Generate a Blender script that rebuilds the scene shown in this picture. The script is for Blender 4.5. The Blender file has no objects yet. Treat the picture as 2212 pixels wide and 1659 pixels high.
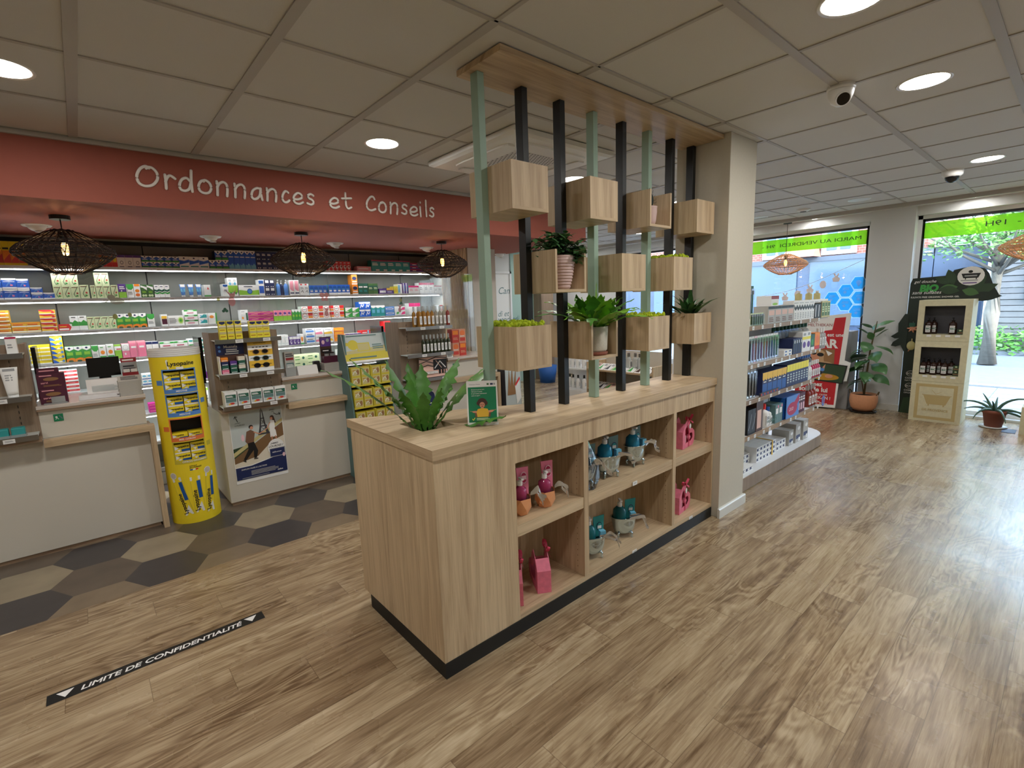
import bpy, math, random
from mathutils import Vector, Matrix
random.seed(7)
sc = bpy.context.scene
COL = sc.collection
# ------------------------------------------------------------------ camera
H = 1.5919
cam_d = bpy.data.cameras.new('camera'); cam = bpy.data.objects.new('camera', cam_d); COL.objects.link(cam)
cam_d.sensor_width = 36.0; cam_d.lens = 17.343; cam_d.clip_start = 0.05; cam_d.clip_end = 200
R_ = Vector((0.75299226, -0.65711697, -0.03464019)); U_ = Vector((0.13222123, 0.09952417, 0.98621118)); F_ = Vector((0.64460857, 0.74718955, -0.16182574))
M_ = Matrix((R_, U_, -F_)).transposed().to_4x4(); M_.translation = Vector((0, 0, H))
cam.matrix_world = M_
sc.camera = cam
# ------------------------------------------------------------------ world, exposure
w = bpy.data.worlds.new('sky'); sc.world = w; w.use_nodes = True
nt = w.node_tree; nt.nodes.clear()
o_ = nt.nodes.new('ShaderNodeOutputWorld'); b_ = nt.nodes.new('ShaderNodeBackground')
sky = nt.nodes.new('ShaderNodeTexSky'); sky.sky_type = 'NISHITA'; sky.sun_disc = False; sky.sun_elevation = math.radians(42); sky.sun_rotation = math.radians(200)
sky.air_density = 1.0; sky.dust_density = 3.0
mx = nt.nodes.new('ShaderNodeMixRGB'); mx.inputs[0].default_value = 0.6; mx.inputs[2].default_value = (0.62, 0.80, 1.0, 1)
sc_ = nt.nodes.new('ShaderNodeVectorMath'); sc_.operation = 'SCALE'; sc_.inputs['Scale'].default_value = 0.22
nt.links.new(sky.outputs[0], sc_.inputs[0]); nt.links.new(sc_.outputs[0], mx.inputs[1]); nt.links.new(mx.outputs[0], b_.inputs[0]); nt.links.new(b_.outputs[0], o_.inputs[0])
b_.inputs[1].default_value = 15.0
sc.view_settings.view_transform = 'Standard'; sc.view_settings.look = 'None'; sc.view_settings.gamma = 1; sc.view_settings.use_curve_mapping = False
sc.view_settings.exposure = 0.18
sc.cycles.max_bounces = 10; sc.cycles.diffuse_bounces = 4; sc.cycles.glossy_bounces = 4; sc.cycles.transmission_bounces = 8; sc.cycles.transparent_max_bounces = 24
sc.cycles.sample_clamp_indirect = 6; sc.cycles.caustics_reflective = False; sc.cycles.caustics_refractive = False
sc.cycles.use_denoising = True
DL_W, DL_COL = 10.5, (1.0, 0.97, 0.93)
DL_SPREAD = 180
LED_W = 7.0

# ------------------------------------------------------------------ materials
MAT = {}
def lin(c):
    f = lambda v: v/12.92 if v <= 0.04045 else ((v+0.055)/1.055)**2.4
    return (f(c[0]/255), f(c[1]/255), f(c[2]/255), 1)
def mat(name, rgb=None, rough=0.5, metal=0.0, spec=0.5, emit=None, es=1.0, trans=0.0, alpha=1.0, noise=0.0, nscale=40, coat=0):
    m = bpy.data.materials.new(name); m.use_nodes = True; MAT[name] = m
    p = m.node_tree.nodes['Principled BSDF']
    if rgb is not None: p.inputs['Base Color'].default_value = lin(rgb)
    p.inputs['Roughness'].default_value = rough; p.inputs['Metallic'].default_value = metal; p.inputs['Specular IOR Level'].default_value = spec
    p.inputs['Transmission Weight'].default_value = trans; p.inputs['Alpha'].default_value = alpha; p.inputs['Coat Weight'].default_value = coat
    if emit is not None:
        p.inputs['Emission Color'].default_value = lin(emit); p.inputs['Emission Strength'].default_value = es
    if noise:
        n = m.node_tree.nodes.new('ShaderNodeTexNoise'); n.inputs['Scale'].default_value = nscale; n.inputs['Detail'].default_value = 6
        tc = m.node_tree.nodes.new('ShaderNodeTexCoord'); m.node_tree.links.new(tc.outputs['Object'], n.inputs['Vector'])
        r = m.node_tree.nodes.new('ShaderNodeValToRGB'); c = lin(rgb)
        r.color_ramp.elements[0].position = 0.3; r.color_ramp.elements[1].position = 0.7
        r.color_ramp.elements[0].color = (c[0]*(1-noise), c[1]*(1-noise), c[2]*(1-noise), 1); r.color_ramp.elements[1].color = (min(1, c[0]*(1+noise)), min(1, c[1]*(1+noise)), min(1, c[2]*(1+noise)), 1)
        m.node_tree.links.new(n.outputs['Fac'], r.inputs[0]); m.node_tree.links.new(r.outputs[0], p.inputs['Base Color'])
    return m
class NT:
    def __init__(s, m): s.t = m.node_tree; s.n = s.t.nodes; s.p = s.n['Principled BSDF']
    def node(s, k, **kw):
        n = s.n.new(k)
        for a, v in kw.items(): setattr(n, a, v)
        return n
    def link(s, a, b): s.t.links.new(a, b)
    def math(s, op, a, b=None, c=None):
        n = s.n.new('ShaderNodeMath'); n.operation = op
        for i, v in enumerate((a, b, c)):
            if v is None: continue
            if isinstance(v, (int, float)): n.inputs[i].default_value = v
            else: s.link(v, n.inputs[i])
        return n.outputs[0]
    def comb(s, x, y, z):
        n = s.n.new('ShaderNodeCombineXYZ')
        for i, v in enumerate((x, y, z)):
            if isinstance(v, (int, float)): n.inputs[i].default_value = v
            else: s.link(v, n.inputs[i])
        return n.outputs[0]
    def noise(s, vec, scale, detail=5, dist=0.0, rough=.5):
        n = s.n.new('ShaderNodeTexNoise'); n.inputs['Scale'].default_value = scale; n.inputs['Detail'].default_value = detail; n.inputs['Distortion'].default_value = dist; n.inputs['Roughness'].default_value = rough
        s.link(vec, n.inputs['Vector']); return n.outputs['Fac']
    def ramp(s, fac, els):
        r = s.n.new('ShaderNodeValToRGB'); e = r.color_ramp.elements
        while len(e) < len(els): e.new(0.5)
        for i, (p, c) in enumerate(els): e[i].position = p; e[i].color = c if len(c) == 4 else lin(c)
        s.link(fac, r.inputs[0]); return r.outputs[0]
    def mix(s, f, a, b, mode='MIX'):
        n = s.n.new('ShaderNodeMixRGB'); n.blend_type = mode
        for i, v in enumerate((f, a, b)):
            if isinstance(v, (int, float)): n.inputs[i].default_value = v
            elif isinstance(v, tuple): n.inputs[i].default_value = v if len(v) == 4 else lin(v)
            else: s.link(v, n.inputs[i])
        return n.outputs[0]
def laminate(name, axis, light=(204, 181, 147), dark=(148, 122, 94), rough=.5):
    """printed oak with the grain running along one axis and fine sawn cross marks"""
    m = mat(name, light, rough, spec=.35); t = NT(m)
    tc = t.node('ShaderNodeTexCoord'); sep = t.node('ShaderNodeSeparateXYZ'); t.link(tc.outputs['Object'], sep.inputs[0])
    o = list(sep.outputs); a = 'xyz'.index(axis); oth = [i for i in range(3) if i != a]
    along = o[a]; s1 = t.math('ADD', o[oth[0]], t.math('MULTIPLY', o[oth[1]], 1.0))
    v = t.comb(t.math('MULTIPLY', along, 1.1), t.math('MULTIPLY', s1, 22.0), t.math('MULTIPLY', o[oth[1]], 6))
    n1 = t.noise(v, 1.0, 7, 0.9, .62)
    v2 = t.comb(t.math('MULTIPLY', along, 5), t.math('MULTIPLY', s1, 170.0), 0.0)
    n2 = t.noise(v2, 1.0, 4, 0.2)
    v3 = t.comb(t.math('MULTIPLY', along, 0.5), t.math('MULTIPLY', s1, 5.0), 3.0)
    n3 = t.noise(v3, 1.0, 3, 0.5)
    f = t.math('ADD', t.math('MULTIPLY', n1, .55), t.math('ADD', t.math('MULTIPLY', n2, .25), t.math('MULTIPLY', n3, .3)))
    mid = tuple((light[i]*.62+dark[i]*.38) for i in range(3))
    c = t.ramp(f, [(.36, dark), (.5, mid), (.62, light), (.75, tuple(min(255, x+12) for x in light))])
    t.link(c, t.p.inputs['Base Color'])
    bp = t.node('ShaderNodeBump'); bp.inputs['Strength'].default_value = .12; bp.inputs['Distance'].default_value = .002; t.link(n2, bp.inputs['Height']); t.link(bp.outputs[0], t.p.inputs['Normal'])
    return m
laminate('oak_x', 'x'); laminate('oak_y', 'y'); laminate('oak_z', 'z')
laminate('taupe_x', 'x', (165, 140, 115), (118, 96, 76)); laminate('taupe_z', 'z', (150, 130, 110), (112, 94, 78))
def plank_floor():
    m = mat('vinyl_planks', (150, 128, 98), .3, spec=.5); t = NT(m)
    tc = t.node('ShaderNodeTexCoord'); sep = t.node('ShaderNodeSeparateXYZ'); t.link(tc.outputs['Object'], sep.inputs[0]); X, Y = sep.outputs[0], sep.outputs[1]
    HP, LP = .1795, 1.2
    ry = t.math('DIVIDE', t.math('SUBTRACT', .957, Y), HP); row = t.math('FLOOR', ry); fy = t.math('FRACT', ry)
    rx = t.math('DIVIDE', t.math('SUBTRACT', t.math('SUBTRACT', X, 1.346), t.math('MULTIPLY', row, .28)), LP); colm = t.math('FLOOR', rx); fx = t.math('FRACT', rx)
    wn = t.node('ShaderNodeTexWhiteNoise'); wn.noise_dimensions = '2D'; t.link(t.comb(row, colm, 0), wn.inputs['Vector']); rnd = wn.outputs['Value']
    wn2 = t.node('ShaderNodeTexWhiteNoise'); wn2.noise_dimensions = '2D'; t.link(t.comb(t.math('ADD', row, 31.7), colm, 0), wn2.inputs['Vector']); rnd2 = wn2.outputs['Value']
    off = t.math('MULTIPLY', rnd, 37.0)
    # cathedral rings : distance from a stretched centre line, bent by noise
    v = t.comb(t.math('ADD', t.math('MULTIPLY', X, 1.0), off), t.math('ADD', t.math('MULTIPLY', Y, 4.2), off), off)
    warp = t.noise(v, 1.15, 3, 0.6)
    big = t.noise(v, .55, 2, .3)
    rings = t.math('SINE', t.math('MULTIPLY', t.math('ADD', warp, t.math('MULTIPLY', big, 1.1)), 85.0))
    rmask = t.ramp(big, [(.40, (0, 0, 0, 1)), (.58, (1, 1, 1, 1))])
    fine = t.noise(t.comb(t.math('ADD', t.math('MULTIPLY', X, 5), off), t.math('MULTIPLY', Y, 95), 0), 1.0, 5, .4, .65)
    mid = t.noise(t.comb(t.math('ADD', t.math('MULTIPLY', X, 1.6), off), t.math('MULTIPLY', Y, 16), off), 1.0, 4, .8)
    vor = t.node('ShaderNodeTexVoronoi'); vor.inputs['Scale'].default_value = 1.0; t.link(t.comb(t.math('ADD', t.math('MULTIPLY', X, 2.2), off), t.math('MULTIPLY', Y, 5.5), 0), vor.inputs['Vector'])
    knot = t.ramp(vor.outputs['Distance'], [(0.0, (1, 1, 1, 1)), (.05, (.8, .8, .8, 1)), (.16, (0, 0, 0, 1))])
    wr = t.math('MULTIPLY', t.math('MULTIPLY', rings, .06), rmask)
    f = t.math('ADD', t.math('ADD', t.math('MULTIPLY', fine, .42), t.math('MULTIPLY', mid, .42)), t.math('ADD', wr, t.math('MULTIPLY', rnd2, .10)))
    c = t.ramp(f, [(.30, (104, 82, 58)), (.42, (144, 121, 93)), (.52, (172, 151, 120)), (.66, (196, 177, 147))])
    c = t.mix(t.math('MULTIPLY', knot, .45), c, (98, 76, 55))
    e = t.math('MINIMUM', t.math('MINIMUM', fy, t.math('SUBTRACT', 1.0, fy)), t.math('MULTIPLY', t.math('MINIMUM', fx, t.math('SUBTRACT', 1.0, fx)), LP/HP))
    line = t.math('LESS_THAN', e, .007)
    c = t.mix(t.math('MULTIPLY', line, .55), c, (84, 64, 46))
    t.link(c, t.p.inputs['Base Color'])
    rn = t.noise(t.comb(X, Y, 0), 3.0, 5)
    t.link(t.ramp(rn, [(.3, (.20, .20, .20, 1)), (.7, (.34, .34, .34, 1))]), t.p.inputs['Roughness'])
    # long scuffs
    sc2 = t.noise(t.comb(t.math('MULTIPLY', X, .8), t.math('MULTIPLY', Y, 5), 2), 1.5, 3, 1.5)
    bp = t.node('ShaderNodeBump'); bp.inputs['Strength'].default_value = .10; bp.inputs['Distance'].default_value = .003
    t.link(t.math('ADD', fine, t.math('MULTIPLY', line, -1.0)), bp.inputs['Height']); t.link(bp.outputs[0], t.p.inputs['Normal'])
plank_floor()
mat('ceil_tile', (205, 204, 200), .9, noise=.03, nscale=300); mat('ceil_bar', (176, 172, 166), .6)
mat('wall_white', (214, 210, 200), .8, noise=.015, nscale=30); mat('wall_cool', (212, 214, 214), .8)
mat('pillar_paint', (200, 194, 178), .75, noise=.02, nscale=60); mat('skirting', (214, 213, 205), .4)
mat('coral', (148, 78, 62), .75, noise=.02, nscale=20); mat('letter_white', (222, 214, 206), .6)
mat('counter_white', (205, 200, 188), .45); mat('counter_top', (206, 198, 190), .25)
mat('sage', (150, 176, 158), .55); mat('post_black', (14, 17, 18), .38); mat('kick_black', (16, 18, 17), .55)
mat('sage_wall', (160, 190, 182), .8); mat('dark_metal', (25, 24, 24), .4); mat('steel', (150, 150, 150), .25, 1.0)
mat('white_plastic', (228, 228, 226), .35); mat('grey_plastic', (150, 150, 150), .5); mat('white_metal', (225, 226, 228), .35)
mat('shelf_panel', (132, 132, 126), .5); mat('shelf_glass', (205, 214, 214), .2); mat('lip', (212, 216, 220), .35)
mat('led', (255, 255, 255), emit=(250, 251, 255), es=5.0)
mat('down_disc', (255, 255, 255), emit=(255, 250, 240), es=14.0); mat('down_off', (215, 215, 212), .5)
mat('soil', (42, 30, 22), .95, noise=.3, nscale=60); mat('grate', (70, 70, 70), .7)
mat('leaf_bright', (122, 182, 56), .38, noise=.22, nscale=14); mat('leaf_mid', (84, 140, 56), .4, noise=.25, nscale=16); mat('leaf_dark', (72, 116, 68), .35, noise=.25, nscale=20)
mat('leaf_rubber', (78, 122, 74), .3, noise=.22, nscale=12); mat('leaf_aloe', (70, 104, 88), .45, noise=.2, nscale=20); mat('leaf_brown', (112, 84, 44), .6)
mat('moss', (160, 178, 30), .95, noise=.35, nscale=45); mat('stem', (92, 74, 44), .7); mat('cactus', (26, 38, 30), .7); mat('terracotta', (196, 138, 100), .8, noise=.06); mat('terra_dark', (140, 82, 66), .8)
mat('pot_pink', (206, 178, 172), .45); mat('pot_speckle', (196, 190, 176), .7, noise=.1, nscale=200)
mat('chrome', (196, 216, 228), .07, 1.0); mat('foil', (215, 220, 226), .2, .9)
mat('wicker_black', (26, 16, 14), .6); mat('wicker_tan', (206, 160, 118), .7)
mat('bulb', (255, 190, 90), emit=(255, 176, 84), es=16.0); mat('screen_black', (8, 8, 9), .15)
mat('red_card', (196, 34, 44), .5); mat('kraft', (206, 200, 168), .8, noise=.06, nscale=30); mat('kraft_print', (186, 166, 116), .8); mat('amber_dark', (48, 26, 20), .15); mat('bark', (104, 98, 88), .9, noise=.15, nscale=10); mat('leaf_tree', (84, 128, 52), .5, noise=.2, nscale=2)
def glassy(name, tint=(1, 1, 1), amount=.06, rough=.02):
    m = bpy.data.materials.new(name); m.use_nodes = True; MAT[name] = m; n = m.node_tree; n.nodes.clear()
    o = n.nodes.new('ShaderNodeOutputMaterial'); a = n.nodes.new('ShaderNodeBsdfTransparent'); a.inputs[0].default_value = (*tint, 1)
    g = n.nodes.new('ShaderNodeBsdfGlossy'); g.inputs['Roughness'].default_value = rough
    f = n.nodes.new('ShaderNodeFresnel'); f.inputs[0].default_value = 1.45
    mxx = n.nodes.new('ShaderNodeMixShader'); mt = n.nodes.new('ShaderNodeMath'); mt.operation = 'MULTIPLY_ADD'; mt.inputs[1].default_value = .8; mt.inputs[2].default_value = amount*.2
    n.links.new(f.outputs[0], mt.inputs[0]); n.links.new(mt.outputs[0], mxx.inputs[0]); n.links.new(a.outputs[0], mxx.inputs[1]); n.links.new(g.outputs[0], mxx.inputs[2]); n.links.new(mxx.outputs[0], o.inputs[0])
    return m
glassy('window_glass', (.92, .96, .97)); glassy('acrylic', (.96, .97, .97)); glassy('cello', (.9, .92, .95), .3, .12)
def tinted(name, rgb, fac=.5, rough=.2, back=0):
    m = bpy.data.materials.new(name); m.use_nodes = True; MAT[name] = m; n = m.node_tree; n.nodes.clear(); c = lin(rgb)
    o = n.nodes.new('ShaderNodeOutputMaterial'); a = n.nodes.new('ShaderNodeBsdfTransparent'); a.inputs[0].default_value = c
    g = n.nodes.new('ShaderNodeBsdfPrincipled'); g.inputs['Base Color'].default_value = c; g.inputs['Roughness'].default_value = rough
    x = n.nodes.new('ShaderNodeMixShader'); x.inputs[0].default_value = fac
    if back:
        tr = n.nodes.new('ShaderNodeBsdfTranslucent'); tr.inputs[0].default_value = c; y = n.nodes.new('ShaderNodeMixShader'); y.inputs[0].default_value = back
        n.links.new(g.outputs[0], y.inputs[1]); n.links.new(tr.outputs[0], y.inputs[2]); g = y
    n.links.new(a.outputs[0], x.inputs[1]); n.links.new(g.outputs[0], x.inputs[2]); n.links.new(x.outputs[0], o.inputs[0])
tinted('liquid_blue', (40, 150, 190), .6, .1); tinted('liquid_pink', (190, 70, 120), .6, .1); tinted('liquid_teal', (30, 120, 130), .6, .1)
tinted('liquid_amber', (190, 140, 60), .6); tinted('liquid_dark', (60, 66, 44), .7); tinted('liquid_clear', (190, 184, 170), .5); tinted('liquid_red', (170, 70, 60), .6)
tinted('vinyl_green', (176, 222, 92), .5, .5, .6); tinted('vinyl_blue', (70, 185, 240), .75, .5, .6); tinted('vinyl_pale', (200, 228, 240), .8, .5, .6); tinted('paper_pale', (232, 214, 202), 1.0, .8, .5); tinted('plastic_clear', (225, 228, 228), .35, .15)
PAL = dict(W=(238, 238, 236), B=(36, 96, 200), N=(26, 40, 88), G=(60, 160, 70), D=(34, 92, 74), L=(150, 205, 70), Y=(246, 220, 40), O=(240, 140, 40), R=(214, 40, 44), C=(180, 36, 84), P=(236, 130, 160), M=(196, 40, 140),
           V=(92, 56, 140), T=(44, 150, 150), A=(110, 185, 215), K=(18, 18, 20), S=(158, 160, 162), E=(214, 226, 180), H=(230, 50, 130), U=(88, 140, 210), I=(178, 176, 170), F=(196, 160, 120), X=(74, 46, 36), Z=(78, 22, 48), J=(96, 128, 128), Q=(226, 186, 170), a=(14, 128, 84), b=(236, 222, 60), c=(206, 190, 60), d=(60, 60, 66), e=(150, 110, 70), f=(200, 60, 50), g=(24, 40, 30), h=(122, 92, 60), i=(190, 200, 200), j=(232, 160, 170), k=(232, 186, 60), l=(232, 120, 60), m=(70, 110, 60), n=(20, 84, 160), o=(222, 214, 196), p=(196, 186, 130), q=(150, 40, 46), r=(236, 196, 206), s=(120, 86, 66), t=(214, 150, 120), u=(190, 140, 30), v=(44, 70, 44))
for k_, c_ in PAL.items(): mat('print_'+k_, c_, .5)

# ------------------------------------------------------------------ mesh builder
TXT = {}
def text_geo(s, shear=0.0, bold=0.0):
    key = (s, shear, bold)
    if key not in TXT:
        cu = bpy.data.curves.new('t', 'FONT'); cu.body = s; cu.size = 1; cu.shear = shear; cu.offset = bold; cu.resolution_u = 3; cu.fill_mode = 'FRONT'
        ob = bpy.data.objects.new('t', cu); me = bpy.data.meshes.new_from_object(ob)
        vs = [(v.co.x, v.co.y) for v in me.vertices]; fs = [tuple(p.vertices) for p in me.polygons]
        bpy.data.objects.remove(ob); bpy.data.curves.remove(cu); bpy.data.meshes.remove(me)
        x0 = min(v[0] for v in vs); x1 = max(v[0] for v in vs); y0 = min(v[1] for v in vs); y1 = max(v[1] for v in vs)
        TXT[key] = ([((a-x0)/(x1-x0), (b-y0)/(y1-y0)) for a, b in vs], fs, (x1-x0)/(y1-y0))
    return TXT[key]
class MB:
    def __init__(s): s.v = []; s.f = []; s.m = []; s.sm = []
    def add(s, vs, fs, m, smooth=False):
        n = len(s.v); s.v += [tuple(v) for v in vs]
        for f in fs: s.f.append(tuple(i+n for i in f)); s.m.append(m); s.sm.append(smooth)
        return s
    def box(s, x0, x1, y0, y1, z0, z1, m, faces=None):
        vs = [(x0, y0, z0), (x1, y0, z0), (x1, y1, z0), (x0, y1, z0), (x0, y0, z1), (x1, y0, z1), (x1, y1, z1), (x0, y1, z1)]
        return s.add(vs, [(0, 3, 2, 1), (4, 5, 6, 7), (0, 1, 5, 4), (1, 2, 6, 5), (2, 3, 7, 6), (3, 0, 4, 7)], m)
    def prism(s, poly, axis, a, b, m):
        """poly in the two axes other than axis"""
        def P(q, t):
            u, v = q
            return {'x': (t, u, v), 'y': (u, t, v), 'z': (u, v, t)}[axis]
        n = len(poly); vs = [P(q, a) for q in poly]+[P(q, b) for q in poly]
        return s.add(vs, [tuple(range(n))[::-1], tuple(range(n, 2*n))]+[(i, (i+1) % n, n+(i+1) % n, n+i) for i in range(n)], m)
    def face(s, pts, m): return s.add(pts, [tuple(range(len(pts)))], m)
    def lathe(s, prof, c=(0, 0, 0), seg=20, m='', ang=2*math.pi, a0=0, smooth=True, sx=1, sy=1):
        vs = []; full = abs(ang-2*math.pi) < 1e-6; n = seg if full else seg+1
        for r, z in prof:
            for i in range(n):
                a = a0+ang*i/seg; vs.append((c[0]+sx*r*math.cos(a), c[1]+sy*r*math.sin(a), c[2]+z))
        fs = []
        for j in range(len(prof)-1):
            for i in range(seg):
                i2 = (i+1) % n; fs.append((j*n+i, j*n+i2, (j+1)*n+i2, (j+1)*n+i))
        return s.add(vs, fs, m, smooth)
    def cyl(s, c, r, h, m, seg=20, r2=None):
        r2 = r if r2 is None else r2
        return s.lathe([(0.0001, 0), (r, 0), (r, 0), (r2, h), (r2, h), (0.0001, h)], c, seg, m, smooth=False)
    def tube(s, pts, r, m, seg=6, flat=None, smooth=True, cap=True):
        pts = [Vector(p) for p in pts]; n = len(pts); vs = []; up = Vector((0, 0, 1))
        for i, p in enumerate(pts):
            d = (pts[min(i+1, n-1)]-pts[max(i-1, 0)]); d = d.normalized() if d.length > 1e-9 else up
            a = d.cross(up)
            if a.length < 1e-3: a = d.cross(Vector((0, 1, 0)))
            a.normalize(); b = a.cross(d).normalized(); rr = r[i] if isinstance(r, (list, tuple)) else r
            for k in range(seg):
                t = 2*math.pi*k/seg; q = a*math.cos(t)*rr+b*math.sin(t)*rr
                if flat: q = Vector((q.x*flat[0], q.y*flat[1], q.z*flat[2]))
                vs.append(p+q)
        fs = [(i*seg+k, i*seg+(k+1) % seg, (i+1)*seg+(k+1) % seg, (i+1)*seg+k) for i in range(n-1) for k in range(seg)]
        if cap: fs += [tuple(range(seg))[::-1], tuple((n-1)*seg+k for k in range(seg))]
        return s.add(vs, fs, m, smooth)
    def ball(s, c, r, m, seg=12, rings=8, sc=(1, 1, 1)):
        prof = [(max(1e-5, math.sin(math.pi*j/rings)), -math.cos(math.pi*j/rings)) for j in range(rings+1)]
        n0 = len(s.v); s.lathe(prof, (0, 0, 0), seg, m)
        for i in range(n0, len(s.v)):
            x, y, z = s.v[i]; s.v[i] = (c[0]+x*r*sc[0], c[1]+y*r*sc[1], c[2]+z*r*sc[2])
        return s
    def art(s, o, ux, uy, n, ops, k0=1, step=.0005):
        """flat printed artwork: o = lower-left corner, ux / uy = full width / height vectors, n = outward normal"""
        o, ux, uy, n = Vector(o), Vector(ux), Vector(uy), Vector(n).normalized(); k = k0
        W, Hh = ux.length, uy.length
        for op in ops:
            c = op[0]; off = n*(step*k); P = lambda x, y: o+ux*x+uy*y+off
            mm = op[-1]; mm = 'print_'+mm if len(mm) == 1 else mm
            if c == 'r': x0, y0, x1, y1 = op[1:5]; s.face([P(x0, y0), P(x1, y0), P(x1, y1), P(x0, y1)], mm)
            elif c == 'e':
                cx, cy, rx, ry = op[1:5]; s.face([P(cx+rx*math.cos(t*math.pi/10), cy+ry*math.sin(t*math.pi/10)) for t in range(20)], mm)
            elif c == 'p': s.face([P(*q) for q in op[1]], mm)
            elif c == 's':   # stroke: polyline and width (fraction of width)
                q = [Vector((x*W, y*Hh)) for x, y in op[1]]; hw = op[2]*W/2
                for a, b in zip(q, q[1:]):
                    d = (b-a); 
                    if d.length < 1e-9: continue
                    d = d.normalized(); nn = Vector((-d.y, d.x))*hw; a2 = a-d*hw*.5; b2 = b+d*hw*.5
                    s.face([P(v.x/W, v.y/Hh) for v in (a2-nn, b2-nn, b2+nn, a2+nn)], mm)
            elif c in 'TU':  # T: x, y, height fraction, string, shear, bold ; U: centred, width limited: x,y,w,h
                if c == 'T': x, y, h, st, sh, bo = op[1:7]; vs, fs, asp = text_geo(st, sh, bo); wd = h*Hh*asp/W
                else: x, y, wd, h, st, sh, bo = op[1:8]; vs, fs, asp = text_geo(st, sh, bo)
                s.add([P(x+a*wd, y+b*h) for a, b in vs], fs, mm)
            elif c == 'L':   # lines of small print: x0,y0,x1,y1,n
                x0, y0, x1, y1, nl = op[1:6]
                for i in range(nl):
                    yy = y1-(i+.5)*(y1-y0)/nl; hh = (y1-y0)/nl*.28; xe = x1-(x1-x0)*(.0 if i % 3 else .12)
                    s.face([P(x0, yy-hh), P(xe, yy-hh), P(xe, yy+hh), P(x0, yy+hh)], mm)
            k += 1
        return s
    def mesh(s, name='m', origin=(0, 0, 0)):
        me = bpy.data.meshes.new(name); ox, oy, oz = origin
        me.from_pydata([(a-ox, b-oy, c-oz) for a, b, c in s.v], [], s.f)
        keys = []
        for k in s.m:
            if k not in keys: keys.append(k)
        for k in keys: me.materials.append(MAT[k])
        ix = {k: i for i, k in enumerate(keys)}
        me.polygons.foreach_set('material_index', [ix[k] for k in s.m]); me.polygons.foreach_set('use_smooth', s.sm); me.update()
        return me
    def build(s, name, parent=None, origin=None, bevel=0, kind=None, label=None, cat=None, group=None):
        if origin is None:
            if parent is not None: origin = (0, 0, 0) if parent.get('_l') else wloc(parent)
            else:
                xs = [v[0] for v in s.v]; ys = [v[1] for v in s.v]; zs = [v[2] for v in s.v]; origin = ((min(xs)+max(xs))/2, (min(ys)+max(ys))/2, min(zs))
        ob = bpy.data.objects.new(name, s.mesh(name, origin)); COL.objects.link(ob)
        if parent is not None: ob.parent = parent; ob['_l'] = parent.get('_l', 0); ob['_w'] = tuple(origin) 
        else: ob.location = origin; ob['_w'] = tuple(origin)
        if bevel:
            b = ob.modifiers.new('bevel', 'BEVEL'); b.width = bevel; b.segments = 2; b.limit_method = 'ANGLE'
        tag(ob, label, cat, group, kind)
        return ob
def wloc(o): return tuple(o.get('_w', (0, 0, 0)))
def tag(o, label=None, cat=None, group=None, kind=None):
    if label: o['label'] = label
    if cat: o['category'] = cat
    if group: o['group'] = group
    if kind: o['kind'] = kind
    return o
def thing(name, label, cat, loc=(0, 0, 0), group=None, local=False):
    o = bpy.data.objects.new(name, None); COL.objects.link(o); o.location = loc; o.empty_display_size = .05
    o['_w'] = (0, 0, 0) if local else tuple(loc); o['_l'] = 1 if local else 0
    return tag(o, label, cat, group)
def struct(mb, name, bevel=0): return mb.build(name, kind='structure', origin=(0, 0, 0), bevel=bevel)
def dup(root, loc, rot=None, label=None, group=None):
    r = root.copy(); COL.objects.link(r); r.location = loc
    if rot is not None: r.rotation_euler = (0, 0, rot)
    if label: r['label'] = label
    if group: r['group'] = group
    for ch in list(root.children):
        c = ch.copy(); COL.objects.link(c); c.parent = r
        for g in list(ch.children):
            d = g.copy(); COL.objects.link(d); d.parent = c
    return r
def area(name, loc, size, power, col, parent=None, rot=None, shape='DISK', sy=None, spread=180):
    l = bpy.data.lights.new(name, 'AREA'); l.energy = power; l.color = col; l.shape = shape; l.size = size; l.spread = math.radians(spread)
    if sy: l.size_y = sy
    o = bpy.data.objects.new(name, l); COL.objects.link(o)
    if parent is not None: o.parent = parent; pw = wloc(parent); o.location = tuple(a-b for a, b in zip(loc, pw))
    else: o.location = loc
    if rot: o.rotation_euler = rot
    return o
# ================================================================== the room
CZ = 2.63
def hexes():
    mb = MB()
    for (x0, x1, y0, y1) in ((-5, 8.1, -4.5, 3.487), (4.1, 8.1, 3.487, 9.2)): mb.face([(x0, y0, 0), (x1, y0, 0), (x1, y1, 0), (x0, y1, 0)], 'vinyl_planks')
    cols = ['tile_taupe', 'tile_dark', 'tile_brown', 'tile_beige', 'tile_dark', 'tile_brown']
    def clip(poly, ax, lim, keep_gt):
        out = []
        for i, p in enumerate(poly):
            q = poly[(i+1) % len(poly)]; ip = (p[ax] >= lim) == keep_gt; iq = (q[ax] >= lim) == keep_gt
            if ip: out.append(p)
            if ip != iq:
                t = (lim-p[ax])/(q[ax]-p[ax]); out.append((p[0]+t*(q[0]-p[0]), p[1]+t*(q[1]-p[1])))
        return out
    for j in range(-2, 13):
        cy = 3.69+.1975*j
        for i in range(-8, 7):
            cx = .225+.683*i+(.3415 if j % 2 else 0)
            poly = [(cx-.2235, cy), (cx-.118, cy-.1975), (cx+.118, cy-.1975), (cx+.2235, cy), (cx+.118, cy+.1975), (cx-.118, cy+.1975)]
            poly = clip(poly, 1, 3.487, True); poly = clip(poly, 1, 5.9, False) if poly else poly
            poly = clip(poly, 0, 4.1, False) if poly else poly; poly = clip(poly, 0, -5, True) if poly else poly
            if len(poly) > 2: mb.face([(a, b, 0) for a, b in poly], cols[(j+1) % 6 if j > -2 else 5])
    return mb
mat('tile_dark', (66, 62, 62), .35, noise=.08, nscale=12); mat('tile_brown', (98, 86, 74), .35, noise=.16, nscale=6)
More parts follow.
